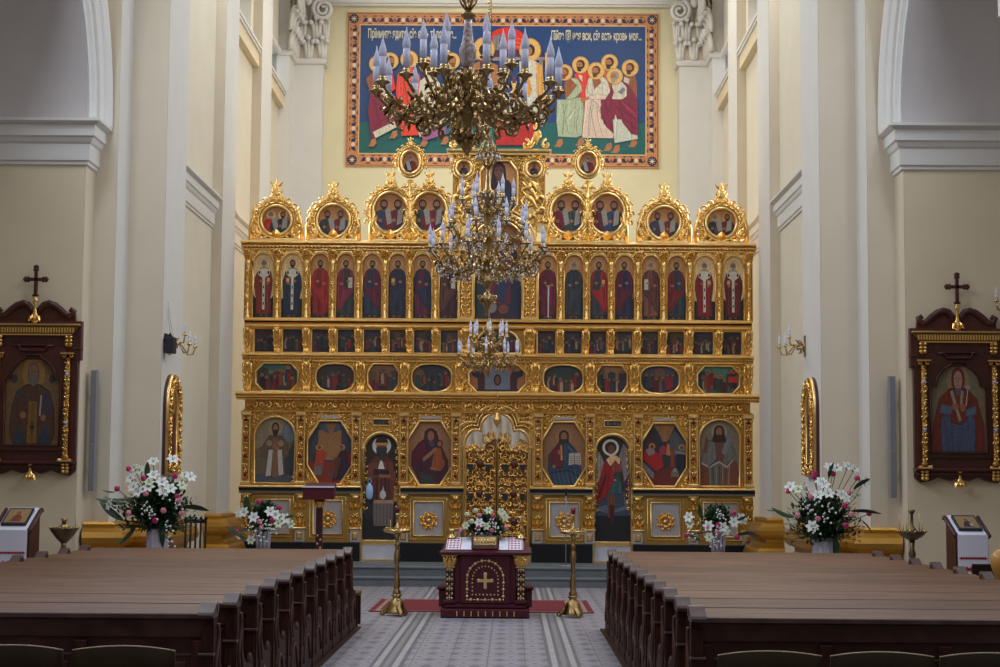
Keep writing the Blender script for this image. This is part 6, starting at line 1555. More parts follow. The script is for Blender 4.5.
# red lectern on a carved pillar
p = at(319, 548, 26.5); t = empty('lectern', (p.x, 26.5, 0), 'wine-red draped lectern on a carved pillar behind the left pews', 'lectern')
zz0 = at(320, 499, 26.5).z; zz1 = at(320, 484, 26.5).z
m = MB(); m.box(-.05, .05, -.05, .05, .06, zz0 - .12, mat('dark_red_wood', (.05, .008, .008), .4), .008)
for i in range(16): m.blob(((-1) ** i * .022, -.055, .12 + i * .062), (.018, .008, .02), gpl, 5, 4)
m.build('pillar', t); m = MB(); m.box(-.22, .22, -.22, .22, 0, .07, mahod, .02); m.build('foot', t)
m = MB(); 
for j in (-1, 0, 1): leafo(m, j * .04, zz0 - .14, -.05, .15, .06, PI / 2 - j * .35, gold)
m.lathe([(.05, zz0 - .14), (.07, zz0 - .1), (.10, zz0 - .01)], gold, n=8); m.build('capital', t, label='gilded capital')
cl = mat('wine_velvet', (.085, .005, .011), .85, bump=.1, bscale=30)
m = MB(); vs = [(-.24, -.2, zz0 - .01), (.24, -.2, zz0 - .01), (.24, .2, zz1 - .02), (-.24, .2, zz1 - .02), (-.24, -.2, zz1 - .06), (.24, -.2, zz1 - .06), (.22, .22, zz1 + .02), (-.22, .22, zz1 + .02)]
m.add(vs, [(0, 1, 5, 4), (4, 5, 6, 7), (1, 2, 6, 5), (3, 0, 4, 7), (2, 3, 7, 6), (0, 3, 2, 1)], cl); m.build('draped_desk', t, label='wine-red velvet cover')
m = MB(); m.box(-.25, .25, -.22, -.18, zz1 - .055, zz1 - .03, linen); m.build('page_rest', t)

# ================================================================== SIDE LECTERNS WITH ICONS
def icon_lectern(px0, px1, yt, ymid, Yd, s, lab, dark):
    """draped slanted lectern; ymid = pixel of the front edge"""
    a, b_ = at(px0, ymid, Yd), at(px1, ymid, Yd); w = (b_.x - a.x) / 2; X = (a.x + b_.x) / 2; zf = a.z; D_ = .55
    zbk = at(px0, yt, Yd + D_).z; sh = -s * -.0
    t = empty('icon_lectern', (X, Yd, 0), lab, 'lectern', rz=0)
    k = 0      # the lectern is turned a little towards the aisle
    def S(x, y, z): return (x + k * (y / D_) * 1.0, y, z)
    def quadbox(x0, x1, y0, y1, f0, f1, th, m_, M_):
        vs = [S(x0, y0, f0 - th), S(x1, y0, f0 - th), S(x1, y1, f1 - th), S(x0, y1, f1 - th), S(x0, y0, f0), S(x1, y0, f0), S(x1, y1, f1), S(x0, y1, f1)]
        M_.add(vs, [(0, 3, 2, 1), (4, 5, 6, 7), (0, 1, 5, 4), (1, 2, 6, 5), (2, 3, 7, 6), (3, 0, 4, 7)], m_)
    m = MB()
    vs = [S(-w, .03, 0), S(w, .03, 0), S(w, D_ - .05, 0), S(-w, D_ - .05, 0), S(-w, .03, zf - .02), S(w, .03, zf - .02), S(w, D_ - .05, zbk - .04), S(-w, D_ - .05, zbk - .04)]
    m.add(vs, [(0, 3, 2, 1), (4, 5, 6, 7), (0, 1, 5, 4), (1, 2, 6, 5), (2, 3, 7, 6), (3, 0, 4, 7)], maho); m.build('stand', t)
    m = MB(); quadbox(-w - .015, w + .015, 0, D_, zf + .0, zbk, .035, maho, m); 
    for q in (-1, 1): m.tube([S(q * (w + .01), .0, zf), S(q * (w + .01), D_, zbk), S(q * (w + .01), D_ + .02, zbk - .03)], .024, maho, 8)
    m.build('desk', t)
    m = MB(); quadbox(-w * .86, w * .86, -.012, D_ + .01, zf + .018, zbk + .022, .014, linen, m)
    zc = zf - .72
    vs = [S(-w * .92, -.02, zf + .012), S(w * .92, -.02, zf + .012), S(w * .90, -.025, zc), S(-w * .90, -.025, zc), S(-w * .92, -.008, zf + .012), S(w * .92, -.008, zf + .012), S(w * .90, -.013, zc), S(-w * .90, -.013, zc)]
    m.add(vs, [(0, 3, 2, 1), (4, 5, 6, 7), (0, 1, 5, 4), (1, 2, 6, 5), (2, 3, 7, 6), (3, 0, 4, 7)], linen)
    for (zz, r, n) in ((zf - .28, .022, 10), (zf - .42, .04, 6)):
        for i in range(n): x = -w * .8 + 1.6 * w * (i + .5) / n; m.add([(x - r, -.028, zz), (x, -.028, zz - r), (x + r, -.028, zz), (x, -.028, zz + r)], [(0, 1, 2, 3)], redthread)
        m.box(-w * .86, w * .86, -.028, -.02, zz - .004, zz + .004, redthread)
    m.build('runner_cloth', t, label='white cloth with red cross-stitch bands')
    th = math.atan2(zbk - zf, D_)
    it = empty('framed_icon', (X + k * .5 + 0, Yd + D_ * .5, (zf + zbk) / 2 + .03), ('dark-robed' if dark else 'amber-haloed') + ' framed icon lying on the %s side lectern' % ('left' if s < 0 else 'right'), 'icon', rz=-math.atan2(k, D_) * .0)
    it.rotation_euler = (th - PI / 2 + PI / 2, 0, 0)
    h = D_ / cos(th) * .36
    sh = k * .36
    def Q(x, y): return (x + sh * y / h, y)
    m = MB(); vs = [(*Q(-w * .72, -h), 0), (*Q(w * .72, -h), 0), (*Q(w * .72, h), 0), (*Q(-w * .72, h), 0), (*Q(-w * .72, -h), .03), (*Q(w * .72, -h), .03), (*Q(w * .72, h), .03), (*Q(-w * .72, h), .03)]
    m.add(vs, [(0, 3, 2, 1), (4, 5, 6, 7), (0, 1, 5, 4), (1, 2, 6, 5), (2, 3, 7, 6), (3, 0, 4, 7)], blackp); m.build('frame', it)
    A = Art(lambda a, b: Q(a * w * .62, (b - .5) * 2 * h * .84), 0); 
    A.poly([(-1, 0), (1, 0), (1, 1), (-1, 1)], srgb(150, 122, 84)); A.ell(0, .62, .42, .28, srgb(170, 130, 80), 16); A.rich([(-.55, .08), (.5, .08), (.42, .45), (.1, .6), (-.3, .5)], srgb(120, 52, 34) if not dark else srgb(50, 40, 60), 4); A.ell(0, .66, .2, .17, HAIR, 12); A.ell(0, .65, .13, .13, SK, 12); A.poly([(.15, .15), (.5, .15), (.5, .4), (.15, .4)], srgb(150, 60, 40) if not dark else srgb(170, 160, 150))
    me = A.build('painting', it)
    me.rotation_euler = (-PI / 2 + PI / 2, 0, 0)
    # lay the painting (built in x-z) flat on the frame
    me.rotation_euler = (-PI / 2, 0, 0); me.location = (0, 0, .0305)
    return t
icon_lectern(-6, 29, 509, 531, 22.3, -1, 'white-draped mahogany lectern holding an icon, at the far left wall', False)
icon_lectern(956, 989, 517, 536, 21.9, 1, 'white-draped mahogany lectern holding an icon, at the right wall', True)

# round brass candelabra by the piers
def sand_stand(px, pyt, Yd, ypl, lab, hs):
    p = at(px, ypl, Yd); z = p.z; t = empty('candle_bowl_stand', (p.x, Yd, 0), lab, 'candle stand', 'brass votive candle bowls by the side walls')
    m = MB(); m.lathe([(.17, 0), (.18, .03), (.10, .07), (.05, .12), (.03, .2), (.045, .3), (.03, .36), (.028, z - .45), (.045, z - .42), (.04, z - .33), (.05, z - .28), (.03, z - .22), (.04, z - (.17 if hs < .2 else .10))], brassd, n=12); m.build('stem', t)
    m = MB(); m.lathe(([(.04, z - .18), (.10, z - .12), (.16, z - .04)] if hs < .2 else [(.03, z - .11), (.07, z - .09), (.14, z - .05)]) + [(.185, z), (.19, z + .015), (.17, z + .005), (.10, z), (.02, z + .01)], brassd, n=20)
    for k in range(16): a = k * PI / 8; m.blob((.19 * cos(a), .19 * sin(a), z + .02), .014, brassl, 5, 3)
    m.build('bowl', t)
    m = MB(); m.lathe([(.09, z), (.05, z + .05), (.02, z + .09), (.018, z + hs - .06), (.03, z + hs - .05), (.05, z + hs), (.04, z + hs), (.01, z + hs - .02)], brass if hs < .2 else brassd, n=12); m.build('lamp_holder', t)
    for i, (a, r, hh) in enumerate([(.3, .15, .17), (1.3, .14, .2), (2.2, .15, .12), (3.0, .16, .22), (4.0, .15, .2), (5.3, .13, .25)] if hs > .2 else [(.1, .15, .2)]):
        m = MB(); m.tube([(r * cos(a), r * sin(a), z), (r * cos(a), r * sin(a), z + hh)], .008, mat('beeswax', (.65, .45, .2), .5), 5); m.build('candle', t)
    return t
sand_stand(64, 518, 22.4, 529, 'brass candle bowl with one candle, left of the near left pilaster', .14)
sand_stand(912, 512, 22.6, 532.5, 'brass candle bowl with thin candles beside the right wall', .30)
# dark folded slatted chair by the left arrangement
p = at(196, 548, 25.7); t = empty('folded_chair', (p.x, 25.6, .1), 'dark slatted wooden chair leaning behind the big left flower arrangement', 'chair')
t.location.z = 0; zt0 = at(196, 519, 25.6).z
m = MB(); m.box(-.17, .17, -.02, .02, zt0 - .06, zt0, bw, .01); m.build('top_rail', t)
for i in range(5): m = MB(); x = -.16 + i * .075; m.tube([(x, 0, .1), (x + .02, 0, zt0 - .03)], .016, bw, 6); m.blob((x + .02, 0, zt0 + .01), .025, bw); m.build('slat', t)
m = MB(); m.box(-.2, .2, -.25, .22, 0, .44, bw, .01); m.build('seat', t)

# ================================================================== FLOWERS
rg = random.Random(5)
def orient(d):
    return Vector(d).normalized().to_track_quat('Z', 'Y')
def lily_mesh(nm, r=.095, col=petal):
    m = MB()
    for k in range(6):
        a = k * PI / 3; c, s2 = cos(a), sin(a); L = []
        for (t, w, z) in ((.05, .1, 0), (.35, .30, .06), (.7, .25, .10), (1.0, .02, .06)):
            L += [(r * (t * c - w * s2), r * (t * s2 + w * c), r * z * 1.6), (r * t * c, r * t * s2, r * z * 2 - r * .06), (r * (t * c + w * s2), r * (t * s2 - w * c), r * z * 1.6)]
        m.add(L, [(3 * i + j, 3 * i + j + 1, 3 * i + j + 4, 3 * i + j + 3) for i in range(3) for j in range(2)], col, True)
    for k in range(3): a = k * 2.1; m.tube([(0, 0, 0), (.3 * r * cos(a), .3 * r * sin(a), r * .5)], .003, leafp, 4)
    m.lathe([(.01, -.05), (.02, -.01), (.01, .0)], leafp, n=6)
    return m
def rose_mesh(col, r=.04):
    m = MB()
    for i, (rr, z, n) in enumerate(((1.0, -.15, 6), (.75, .15, 5), (.45, .4, 4))):
        for k in range(n): a = 2 * PI * k / n + i * .5; m.blob((r * rr * .55 * cos(a), r * rr * .55 * sin(a), r * z), (r * rr * .55, r * rr * .55, r * .6), col, 6, 4)
    m.blob((0, 0, -r * .7), (r * .4, r * .4, r * .4), leafm); return m
def spray_mesh(col, n=9, sp=.07, r=.016, seed=1):
    m = MB(); g = random.Random(seed)
    for i in range(n):
        p = Vector((g.uniform(-sp, sp), g.uniform(-sp, sp), g.uniform(0, sp))); m.blob(p, r * g.uniform(.7, 1.2), col, 6, 4); m.tube([(0, 0, -sp), tuple(p)], .003, leafm, 4)
    return m
def leaf_mesh(L=.3, w=.045, mm=leafm, droop=.3):
    m = MB(); vs = []; n = 7
    for i in range(n):
        t = i / (n - 1); ww = w * sin(PI * min(1, t * .93 + .05)) ** .7; z = -droop * L * t * t
        vs += [(L * t, -ww, z), (L * t, 0, z - ww * .35), (L * t, ww, z)]
    m.add(vs, [(3 * i + j, 3 * i + j + 1, 3 * i + j + 4, 3 * i + j + 3) for i in range(n - 1) for j in range(2)], mm, True); return m
def foliage(g, n, R, H, c, mm=leafm, ls=.09):
    m = MB()
    for i in range(n):
        a = g.uniform(0, 2 * PI); e = g.uniform(.0, 1.45); r = g.uniform(.25, 1)
        d = Vector((cos(a) * cos(e) * R, sin(a) * cos(e) * R * .7, sin(e) * H)); tip = Vector(c) + d * r
        if i % 3 == 0: m.tube([c, tuple((Vector(c) + tip) / 2 + Vector((0, 0, .03))), tuple(tip)], .004, mm, 4)
        for k in range(4):
            q = Vector(c) + d * r * (1 - k * .12) + Vector((g.uniform(-1, 1), g.uniform(-1, 1), g.uniform(-1, 1))) * .03
            dr = (d.normalized() + Vector((g.uniform(-1, 1), g.uniform(-1, 1), g.uniform(-1, 1))) * .9).normalized(); sd = dr.cross(Vector((0, 0, 1))).normalized() if abs(dr.z) < .95 else Vector((1, 0, 0)); l = ls * g.uniform(.5, 1.2)
            m.add([q, q + dr * l * .5 + sd * l * .25, q + dr * l, q + dr * l * .5 - sd * l * .25], [(0, 1, 2, 3)], mm)
    return m
FL = {}
def flower(kind, root, p, d, sc=1.0):
    if kind not in FL:
        b = {'lily': lambda: lily_mesh(''), 'green_lily': lambda: lily_mesh('', .08, petalg), 'pink_rose': lambda: rose_mesh(pink), 'magenta_rose': lambda: rose_mesh(magenta), 'white_spray': lambda: spray_mesh(petal), 'pale_rose': lambda: rose_mesh(petalg, .045)}[kind]()
        o = b.build(kind, root); FL[kind] = o
    else:
        o = FL[kind].copy(); COL.objects.link(o); o.parent = root
    o.location = p; o.rotation_mode = 'QUATERNION'; o.rotation_quaternion = orient(d); o.scale = (sc, sc, sc)
def arrangement(px, py_base, Yd, z0, lab, items, spread, vase, leaves, seed, nf, R, H, cat='flower arrangement', gr=None, sc=1.0):
    """items: (kind, px, py) measured on the bouquet, given depth by their distance from its middle"""
    X = at(px, py_base, Yd).x; g = random.Random(seed)
    t = empty('flower_arrangement', (X, Yd, z0), lab, cat, gr)
    zc = vase[-1]
    m = MB(); m.lathe([(r, z) for r, z in vase[0]], vasem, n=16)
    if vase[1]: 
        for k in range(10): a = k * PI / 5; m.tube([(vase[0][-1][0] * .95 * cos(a), vase[0][-1][0] * .95 * sin(a), vase[0][-1][1]), (vase[0][0][0] * 1.08 * cos(a + .1), vase[0][0][0] * 1.08 * sin(a + .1), .01)], .02, vasem, 5)
    m.build('vase', t)
    FO = foliage(g, nf, R, H, (0, 0, zc)); F2 = foliage(g, nf, R * .8, H * .55, (0, .03, zc + H * .38)); FO.add(F2.v, F2.f, leafm); FO.build('foliage', t)
    cw = at(px, py_base, Yd)
    for kind, ix, iy in items:
        w = at(ix, iy, Yd); dx, dz = w.x - X, w.z - z0 - zc
        rr = min(1, math.hypot(dx / (R * 1.15), dz / (H * 1.25))); y = -R * .62 * math.sqrt(max(0, 1 - rr * rr)) - .04
        flower(kind, t, (dx, y, dz + zc), (dx * .9, -.55, max(dz, 0) * .5 + .1), sc)
        MBt = MB(); MBt.tube([(0, 0, zc), (dx * .5, y * .4, zc + dz * .6), (dx * .97, y * .95, zc + dz * .97)], .005 * sc, leafm, 4); MBt.build('stem', t)
    for (ix, iy, L, ang, wd) in leaves:
        w = at(ix, iy, Yd); dx, dz = w.x - X, w.z - z0; m = leaf_mesh(L, wd); o = m.build('broad_leaf', t)
        o.location = (dx, -.06 - .1 * g.random(), dz); o.rotation_euler = (g.uniform(-.6, -1.0), -ang, 0)
    return t
Lk, Gk, Pk, Mk, Wk, Rk = 'lily', 'green_lily', 'pink_rose', 'magenta_rose', 'white_spray', 'pale_rose'
Z = lambda zx, zy, ox, oy, k: (ox + zx / k, oy + zy / k)
k1 = 6.35
def zz1(L): return [(k, 75 + a / k1, 450 + b / k1) for k, a, b in L]
def zz2(L): return [(k, 745 + a / k1, 450 + b / k1) for k, a, b in L]
tallv = ([(.13, 0), (.14, .02), (.06, .05), (.05, .5), (.09, .75), (.12, .98), (.13, 1.02)], True, 1.0)
L1 = zz1([(Lk, 500, 75), (Lk, 625, 60), (Gk, 380, 115), (Lk, 415, 130), (Lk, 370, 180), (Lk, 400, 235), (Lk, 435, 265), (Lk, 520, 160), (Lk, 580, 205), (Lk, 590, 260), (Lk, 635, 245), (Gk, 500, 205), (Gk, 700, 165), (Lk, 735, 170), (Gk, 700, 225), (Lk, 240, 345), (Gk, 205, 305), (Wk, 615, 295), (Wk, 690, 350), (Wk, 505, 385), (Wk, 520, 365), (Wk, 550, 410), (Wk, 650, 575), (Wk, 640, 480), (Lk, 500, 235),
          (Mk, 345, 118), (Mk, 458, 178), (Mk, 652, 165), (Mk, 270, 245), (Mk, 680, 295), (Pk, 692, 318), (Pk, 484, 275), (Pk, 378, 395), (Pk, 600, 380), (Mk, 550, 443), (Pk, 710, 400)])
Yf = 24.2
zcv = 1.12
vbig = lambda h: ([(.14, 0), (.15, .02), (.10, .05), (.09, h * .5), (.12, h * .72), (.15, h * .9), (.14, h)], True, h - .02)
arrangement(157, 548, Yf, 0, 'big lily and rose arrangement before the near left pilaster', L1, 1, vbig(1.20), sc=1.05, leaves=[(128, 503, .42, PI + .1, .05), (125, 520, .40, PI - .5, .06), (138, 525, .35, PI + 1.1, .06), (186, 507, .36, .1, .06), (150, 480, .25, 1.8, .05), (172, 490, .25, .7, .05), (140, 498, .4, PI + .25, .035), (160, 525, .32, -1.1, .07), (118, 492, .18, PI + .1, .02)], seed=3, nf=620, R=.68, H=.70)
L2 = zz2([(Lk, 535, 110), (Lk, 580, 115), (Lk, 650, 105), (Lk, 690, 120), (Lk, 485, 220), (Lk, 505, 275), (Lk, 440, 285), (Lk, 590, 285), (Lk, 610, 300), (Lk, 730, 205), (Gk, 770, 195), (Gk, 700, 290), (Lk, 285, 235), (Gk, 330, 250), (Wk, 380, 240), (Wk, 380, 360), (Wk, 405, 385), (Wk, 520, 375), (Wk, 490, 435), (Lk, 395, 480), (Wk, 430, 500), (Wk, 445, 335), (Lk, 470, 205),
          (Mk, 435, 165), (Mk, 553, 150), (Mk, 710, 180), (Mk, 270, 258), (Pk, 395, 293), (Pk, 643, 267), (Mk, 608, 350), (Pk, 650, 405), (Mk, 785, 402), (Pk, 430, 432), (Pk, 310, 413), (Mk, 607, 473), (Mk, 440, 150)])
arrangement(823, 553, Yf, 0, 'big lily and rose arrangement before the near right pilaster', L2, 1, vbig(1.14), sc=1.05, leaves=[(792, 517, .34, PI - .15, .06), (850, 511, .40, .12, .035), (852, 489, .26, .8, .05), (832, 535, .40, -1.3, .07), (828, 478, .22, 1.5, .05), (860, 520, .22, -.7, .015), (780, 510, .22, PI + .2, .015)], seed=4, nf=620, R=.62, H=.68)
k2 = 7.14
def zz3(L): return [(k, 235 + a / k2, 475 + b / k2) for k, a, b in L]
def zz4(L): return [(k, 620 + a / k2, 475 + b / k2) for k, a, b in L]
smallv = ([(.08, 0), (.085, .02), (.06, .06), (.075, .2), (.10, .33), (.11, .36)], True, .35)
L3 = zz3([(Lk, 40, 270), (Lk, 75, 265), (Lk, 150, 300), (Lk, 265, 260), (Lk, 300, 285), (Lk, 365, 310), (Gk, 400, 350), (Wk, 235, 350), (Wk, 150, 365), (Wk, 260, 355), (Wk, 190, 430), (Wk, 225, 440), (Wk, 290, 385), (Gk, 130, 460), (Mk, 180, 190), (Mk, 325, 232), (Mk, 280, 315), (Pk, 190, 330), (Pk, 205, 372), (Mk, 18, 405), (Gk, 320, 345)])
zs3 = at(263, 550, 26.0).z
def pedestal(px, Yd, z, lab):
    X = at(px, 548, Yd).x; m = MB(); m.lathe([(.2, 0), (.2, .04), (.1, .08), (.07, .2), (.07, z - .12), (.13, z - .05), (.16, z - .02), (.16, z)], woodv, n=16); tag(m.build('flower_pedestal', loc=(X, Yd, 0)), lab, 'pedestal', 'wooden flower pedestals')
zs3 = at(263, 551, 26.0).z; zs4 = at(718, 553, 26.0).z
pedestal(263, 26.0, zs3 + .0, 'round dark pedestal under the small left flower arrangement'); pedestal(718, 26.0, zs4 + .0, 'round dark pedestal under the small right flower arrangement')
arrangement(263, 548, 26.0, zs3, 'small mixed flower arrangement left of the red lectern', L3, 1, smallv, [(250, 515, .30, 1.9, .06), (245, 538, .32, PI - .45, .035), (283, 520, .18, .6, .04)], 6, 170, .33, .38)
L4 = zz4([(Lk, 490, 300), (Gk, 500, 350), (Lk, 620, 360), (Lk, 720, 370), (Lk, 800, 335), (Lk, 860, 310), (Lk, 870, 320), (Wk, 705, 280), (Wk, 720, 290), (Wk, 700, 395), (Wk, 690, 470), (Wk, 660, 480), (Wk, 525, 420), (Gk, 740, 395), (Mk, 805, 270), (Mk, 688, 355), (Pk, 615, 375), (Pk, 680, 405), (Mk, 475, 430), (Mk, 828, 443), (Gk, 625, 440)])
arrangement(718, 553, 26.0, zs4, 'small mixed flower arrangement behind the right-hand pews', L4, 1, smallv, [(702, 520, .26, 2.0, .05), (732, 525, .26, .8, .05), (735, 535, .28, .35, .05), (700, 540, .2, PI - .3, .03)], 8, 170, .33, .36)
k3 = 7.14
L5 = [(k, 420 + a / k3, 465 + b / k3) for k, a, b in [(Rk, 395, 325), (Rk, 335, 352), (Gk, 490, 325), (Rk, 370, 400), (Lk, 425, 410), (Gk, 580, 335), (Gk, 605, 375), (Wk, 540, 415), (Wk, 555, 450), (Gk, 475, 435), (Gk, 330, 430), (Wk, 430, 460), (Wk, 520, 415), (Pk, 425, 358), (Mk, 522, 370), (Pk, 617, 440), (Pk, 292, 460), (Pk, 515, 462), (Mk, 420, 440), (Gk, 600, 360)]]
arrangement(486, 537, 24.75, 1.102, 'low pink and white bouquet on the burgundy aisle table', L5, 1, ([(.10, 0), (.12, .01), (.13, .05), (.12, .08)], False, .06), [], 9, 330, .36, .22, cat='bouquet', sc=.85)
# ================================================================== WALL-MOUNTED ICON CASES
def icon_case(pc, s, lab):
    Y = 24.8; k = 68.6 / 1.0
    c0 = at(pc, 400, Y); off = 0 if s > 0 else -2.5
    t = empty('icon_case', (c0.x, Y - .005, 0), lab, 'icon case', 'carved wall icon cases on the piers')
    Zp = lambda y: at(pc, y + (0 if s > 0 else -7.5), Y).z
    q = lambda px: px / 68.6
    m = MB()
    m.box(-q(43.5), q(43.5), -.10, 0, Zp(472), Zp(368), maho); m.box(-q(47), q(47), -.11, 0, Zp(368), Zp(329), maho, .01)
    # pediment with two swan necks
    pts = [(-q(40), Zp(330)), (q(40), Zp(330)), (q(39), Zp(321)), (q(33), Zp(323)), (q(24), Zp(317)), (q(12), Zp(312)), (q(4), Zp(316)), (-q(4), Zp(316)), (-q(12), Zp(312)), (-q(24), Zp(317)), (-q(33), Zp(323)), (-q(39), Zp(321))]
    m.prism(pts, -.08, 0, maho)
    for sg in (-1, 1):
        P_ = [(2.5, 322), (4.5, 317), (8, 313), (13, 311.5), (19, 313.5), (25, 318), (30, 322.5), (34, 324), (37, 322), (38.5, 319), (36, 317.5), (34.5, 320)]
        m.tube([(sg * q(a), -.10, Zp(b)) for a, b in P_], [.03, .045, .05, .05, .05, .05, .045, .045, .045, .045, .04, .03], maho, 8)
    m.box(-q(47), q(47), -.14, 0, Zp(357.5), Zp(355.5), maho, .01)
    m.box(-q(44), q(44), -.19, 0, Zp(471.5), Zp(468.5), maho, .015); m.box(-q(42.5), q(42.5), -.16, 0, Zp(475.5), Zp(473), maho, .01); m.box(-q(43), q(43), -.12, 0, Zp(478), Zp(471), maho)
    ap = [(-q(43), Zp(473)), (-q(43), Zp(479)), (-q(38), Zp(483)), (-q(28), Zp(481)), (-q(20), Zp(477.5)), (-q(9), Zp(481)), (0, Zp(478)), (q(9), Zp(481)), (q(20), Zp(477.5)), (q(28), Zp(481)), (q(38), Zp(483)), (q(43), Zp(479)), (q(43), Zp(473))]
    m.prism(ap, -.09, 0, maho)
    m.build('case', t)
    # inner frame round the painting
    hole = [(-q(27), Zp(452)), (q(27), Zp(452)), (q(27), Zp(387)), (q(21.5), Zp(387)), (q(20), Zp(379)), (q(14), Zp(371)), (q(7), Zp(367)), (q(7), Zp(364)), (-q(7), Zp(364)), (-q(7), Zp(367)), (-q(14), Zp(371)), (-q(20), Zp(379)), (-q(21.5), Zp(387)), (-q(27), Zp(387))]
    m = MB(); hole_panel(m, -q(33), q(33), Zp(458), Zp(356), hole, -.145, .05, maho); m.tube([(a, -.15, b) for a, b in grow(hole, .02)], .018, maho, 6, closed=True)
    m.tube([(-q(20), -.16, Zp(354)), (-q(14), -.17, Zp(354)), (-q(12), -.17, Zp(359)), (q(12), -.17, Zp(359)), (q(14), -.17, Zp(354)), (q(20), -.16, Zp(354))], .02, maho, 6); m.box(-q(15), q(15), -.16, -.1, Zp(354.5), Zp(352.5), maho, .01)
    m.build('inner_frame', t)
    w = q(27); h = Zp(364) - Zp(452); z0 = Zp(452)
    A = Art(lambda a, b: (a * w, z0 + b * h), -.104)
    A.poly([(-1.05, -.02), (1.05, -.02), (1.05, 1.02), (-1.05, 1.02)], srgb(122, 108, 80) if s > 0 else srgb(120, 92, 54))
    if s > 0:
        A.ell(0, .80, .40, .22, srgb(140, 124, 90), 20)
        A.rich([(-.3, .72), (.3, .72), (.7, .6), (.95, .3), (.98, .0), (-.98, .0), (-.95, .3), (-.7, .6)], srgb(112, 42, 30), 7, w=.02)
        A.rich([(-.62, 0), (.6, 0), (.62, .36), (.4, .46), (-.4, .46), (-.66, .36)], srgb(74, 82, 108), 9, w=.015)
        A.rich([(-.35, .66), (.35, .66), (.42, .42), (.1, .3), (-.2, .32), (-.45, .44)], srgb(120, 44, 32), 4, w=.015)
        A.poly([(-.7, .44), (-.3, .42), (-.2, .5), (-.62, .54)], srgb(84, 102, 122)); A.poly([(.25, .4), (.62, .42), (.66, .52), (.3, .48)], srgb(84, 102, 122)); A.poly([(-.3, .68), (-.2, .7), (.1, .36), (.02, .34)], srgb(160, 140, 120)); A.poly([(.1, .7), (.2, .68), (.12, .5), (.06, .52)], srgb(160, 140, 120))
        A.ell(-.12, .51, .14, .035, SK, 8); A.ell(.16, .50, .1, .05, SK, 8); A.line([(.28, .52), (.36, .72)], .03, srgb(190, 180, 170)); A.ell(.36, .73, .1, .03, srgb(150, 140, 135), 8)
        A.ell(0, .82, .25, .14, srgb(112, 36, 30), 16); A.ell(0, .81, .16, .11, srgb(170, 130, 110), 14)
        for e in (-1, 1): A.ell(e * .07, .83, .03, .008, srgb(50, 36, 34), 6)
        A.poly([(-.02, .82), (.02, .82), (.03, .78), (-.03, .78)], srgb(140, 100, 84)); A.poly([(-.05, .755), (.05, .755), (.03, .745), (-.03, .745)], srgb(130, 50, 44)); A.poly([(-.12, .72), (.12, .72), (.1, .64), (-.1, .64)], srgb(90, 84, 96))
    else:
        A.ell(0, .80, .42, .20, srgb(150, 112, 56), 20)
        A.rich([(-.25, .68), (.25, .68), (.62, .6), (.8, .4), (.85, .1), (.7, .0), (-.7, .0), (-.85, .1), (-.8, .4), (-.62, .6)], srgb(84, 56, 46), 6, w=.02)
        A.poly([(-.7, 0), (-.2, 0), (-.5, .22)], srgb(40, 62, 76)); A.poly([(.2, 0), (.7, 0), (.5, .22)], srgb(40, 62, 76))
        A.rich([(-.16, .5), (.16, .5), (.2, .0), (-.2, .0)], srgb(124, 88, 40), 3, w=.015); A.poly([(-.03, .12), (.03, .12), (.03, .26), (-.03, .26)], srgb(40, 40, 36)); A.poly([(-.1, .18), (.1, .18), (.1, .21), (-.1, .21)], srgb(40, 40, 36))
        A.poly([(.25, .32), (.7, .34), (.7, .56), (.28, .54)], srgb(70, 60, 70)); A.poly([(.24, .32), (.3, .32), (.34, .55), (.28, .56)], srgb(160, 150, 150))
        for e in (-1, 1): A.poly([(e * .42, .62), (e * .56, .6), (e * .58, .55), (e * .44, .56)], srgb(60, 70, 80)); A.ell(e * .7, .74, .12, .05, srgb(70, 56, 60), 8)
        A.ell(-.35, .33, .12, .04, SK, 8); A.ell(.4, .3, .1, .04, SK, 8)
        A.ell(0, .80, .22, .13, srgb(90, 84, 76), 16); A.ell(0, .81, .16, .10, srgb(140, 96, 66), 14); A.poly([(-.18, .79), (.18, .79), (.12, .68), (0, .65), (-.12, .68)], srgb(104, 96, 88))
        for e in (-1, 1): A.ell(e * .06, .82, .025, .008, srgb(40, 26, 20), 6)
    A.build('painting', t, 'woman saint in orange cloak over blue robe' if s > 0 else 'grey-bearded bishop holding a book', base=[(a / 1, b) for a, b in hole], thick=.004)
    # gilt dentil cornice
    m = MB(); m.prism([(-q(46), Zp(333)), (q(46), Zp(333)), (q(43), Zp(337)), (q(38), Zp(343)), (-q(38), Zp(343)), (-q(43), Zp(337))], -.17, -.11, mat('old_gilding', (.20, .11, .035), .5, .4)); m.box(-q(46), q(46), -.22, -.10, Zp(334), Zp(332.4), goldp, .01); m.box(-q(38), q(38), -.18, -.10, Zp(343.6), Zp(342.6), goldp)
    for i in range(30): x = -q(41) + q(82) * (i + .5) / 30; m.box(x - .011, x + .011, -.19, -.15, Zp(341), Zp(336), goldp)
    m.build('gilt_cornice', t)
    for sg in (-1, 1):
        cx = sg * q(35); m = MB()
        m.lathe([(.05, 0), (.055, .03), (.035, .06), (.04, .1), (.034, .6), (.04, 1.1), (.036, Zp(366) - Zp(466))], goldd, (cx, -.17, Zp(466)), 10)
        n = 22; H = Zp(366) - Zp(466)
        for i in range(n):
            zz = Zp(466) + .06 + (H - .1) * i / n
            curl(m, cx + (.012 if i % 2 else -.012), zz + .02, -.19, .034, i, 1 if i % 2 else -1, gold, r=.011, seg=6)
            leafo(m, cx, zz, -.2, .06, .035, PI / 2 + (.7 if i % 2 else -.7), goldc)
        for zz in (.22, .52): m.blob((cx, -.205, Zp(466) + H * zz * 1.6), (.03, .02, .035), mat('lilac_enamel', (.42, .42, .6), .4), 6, 4)
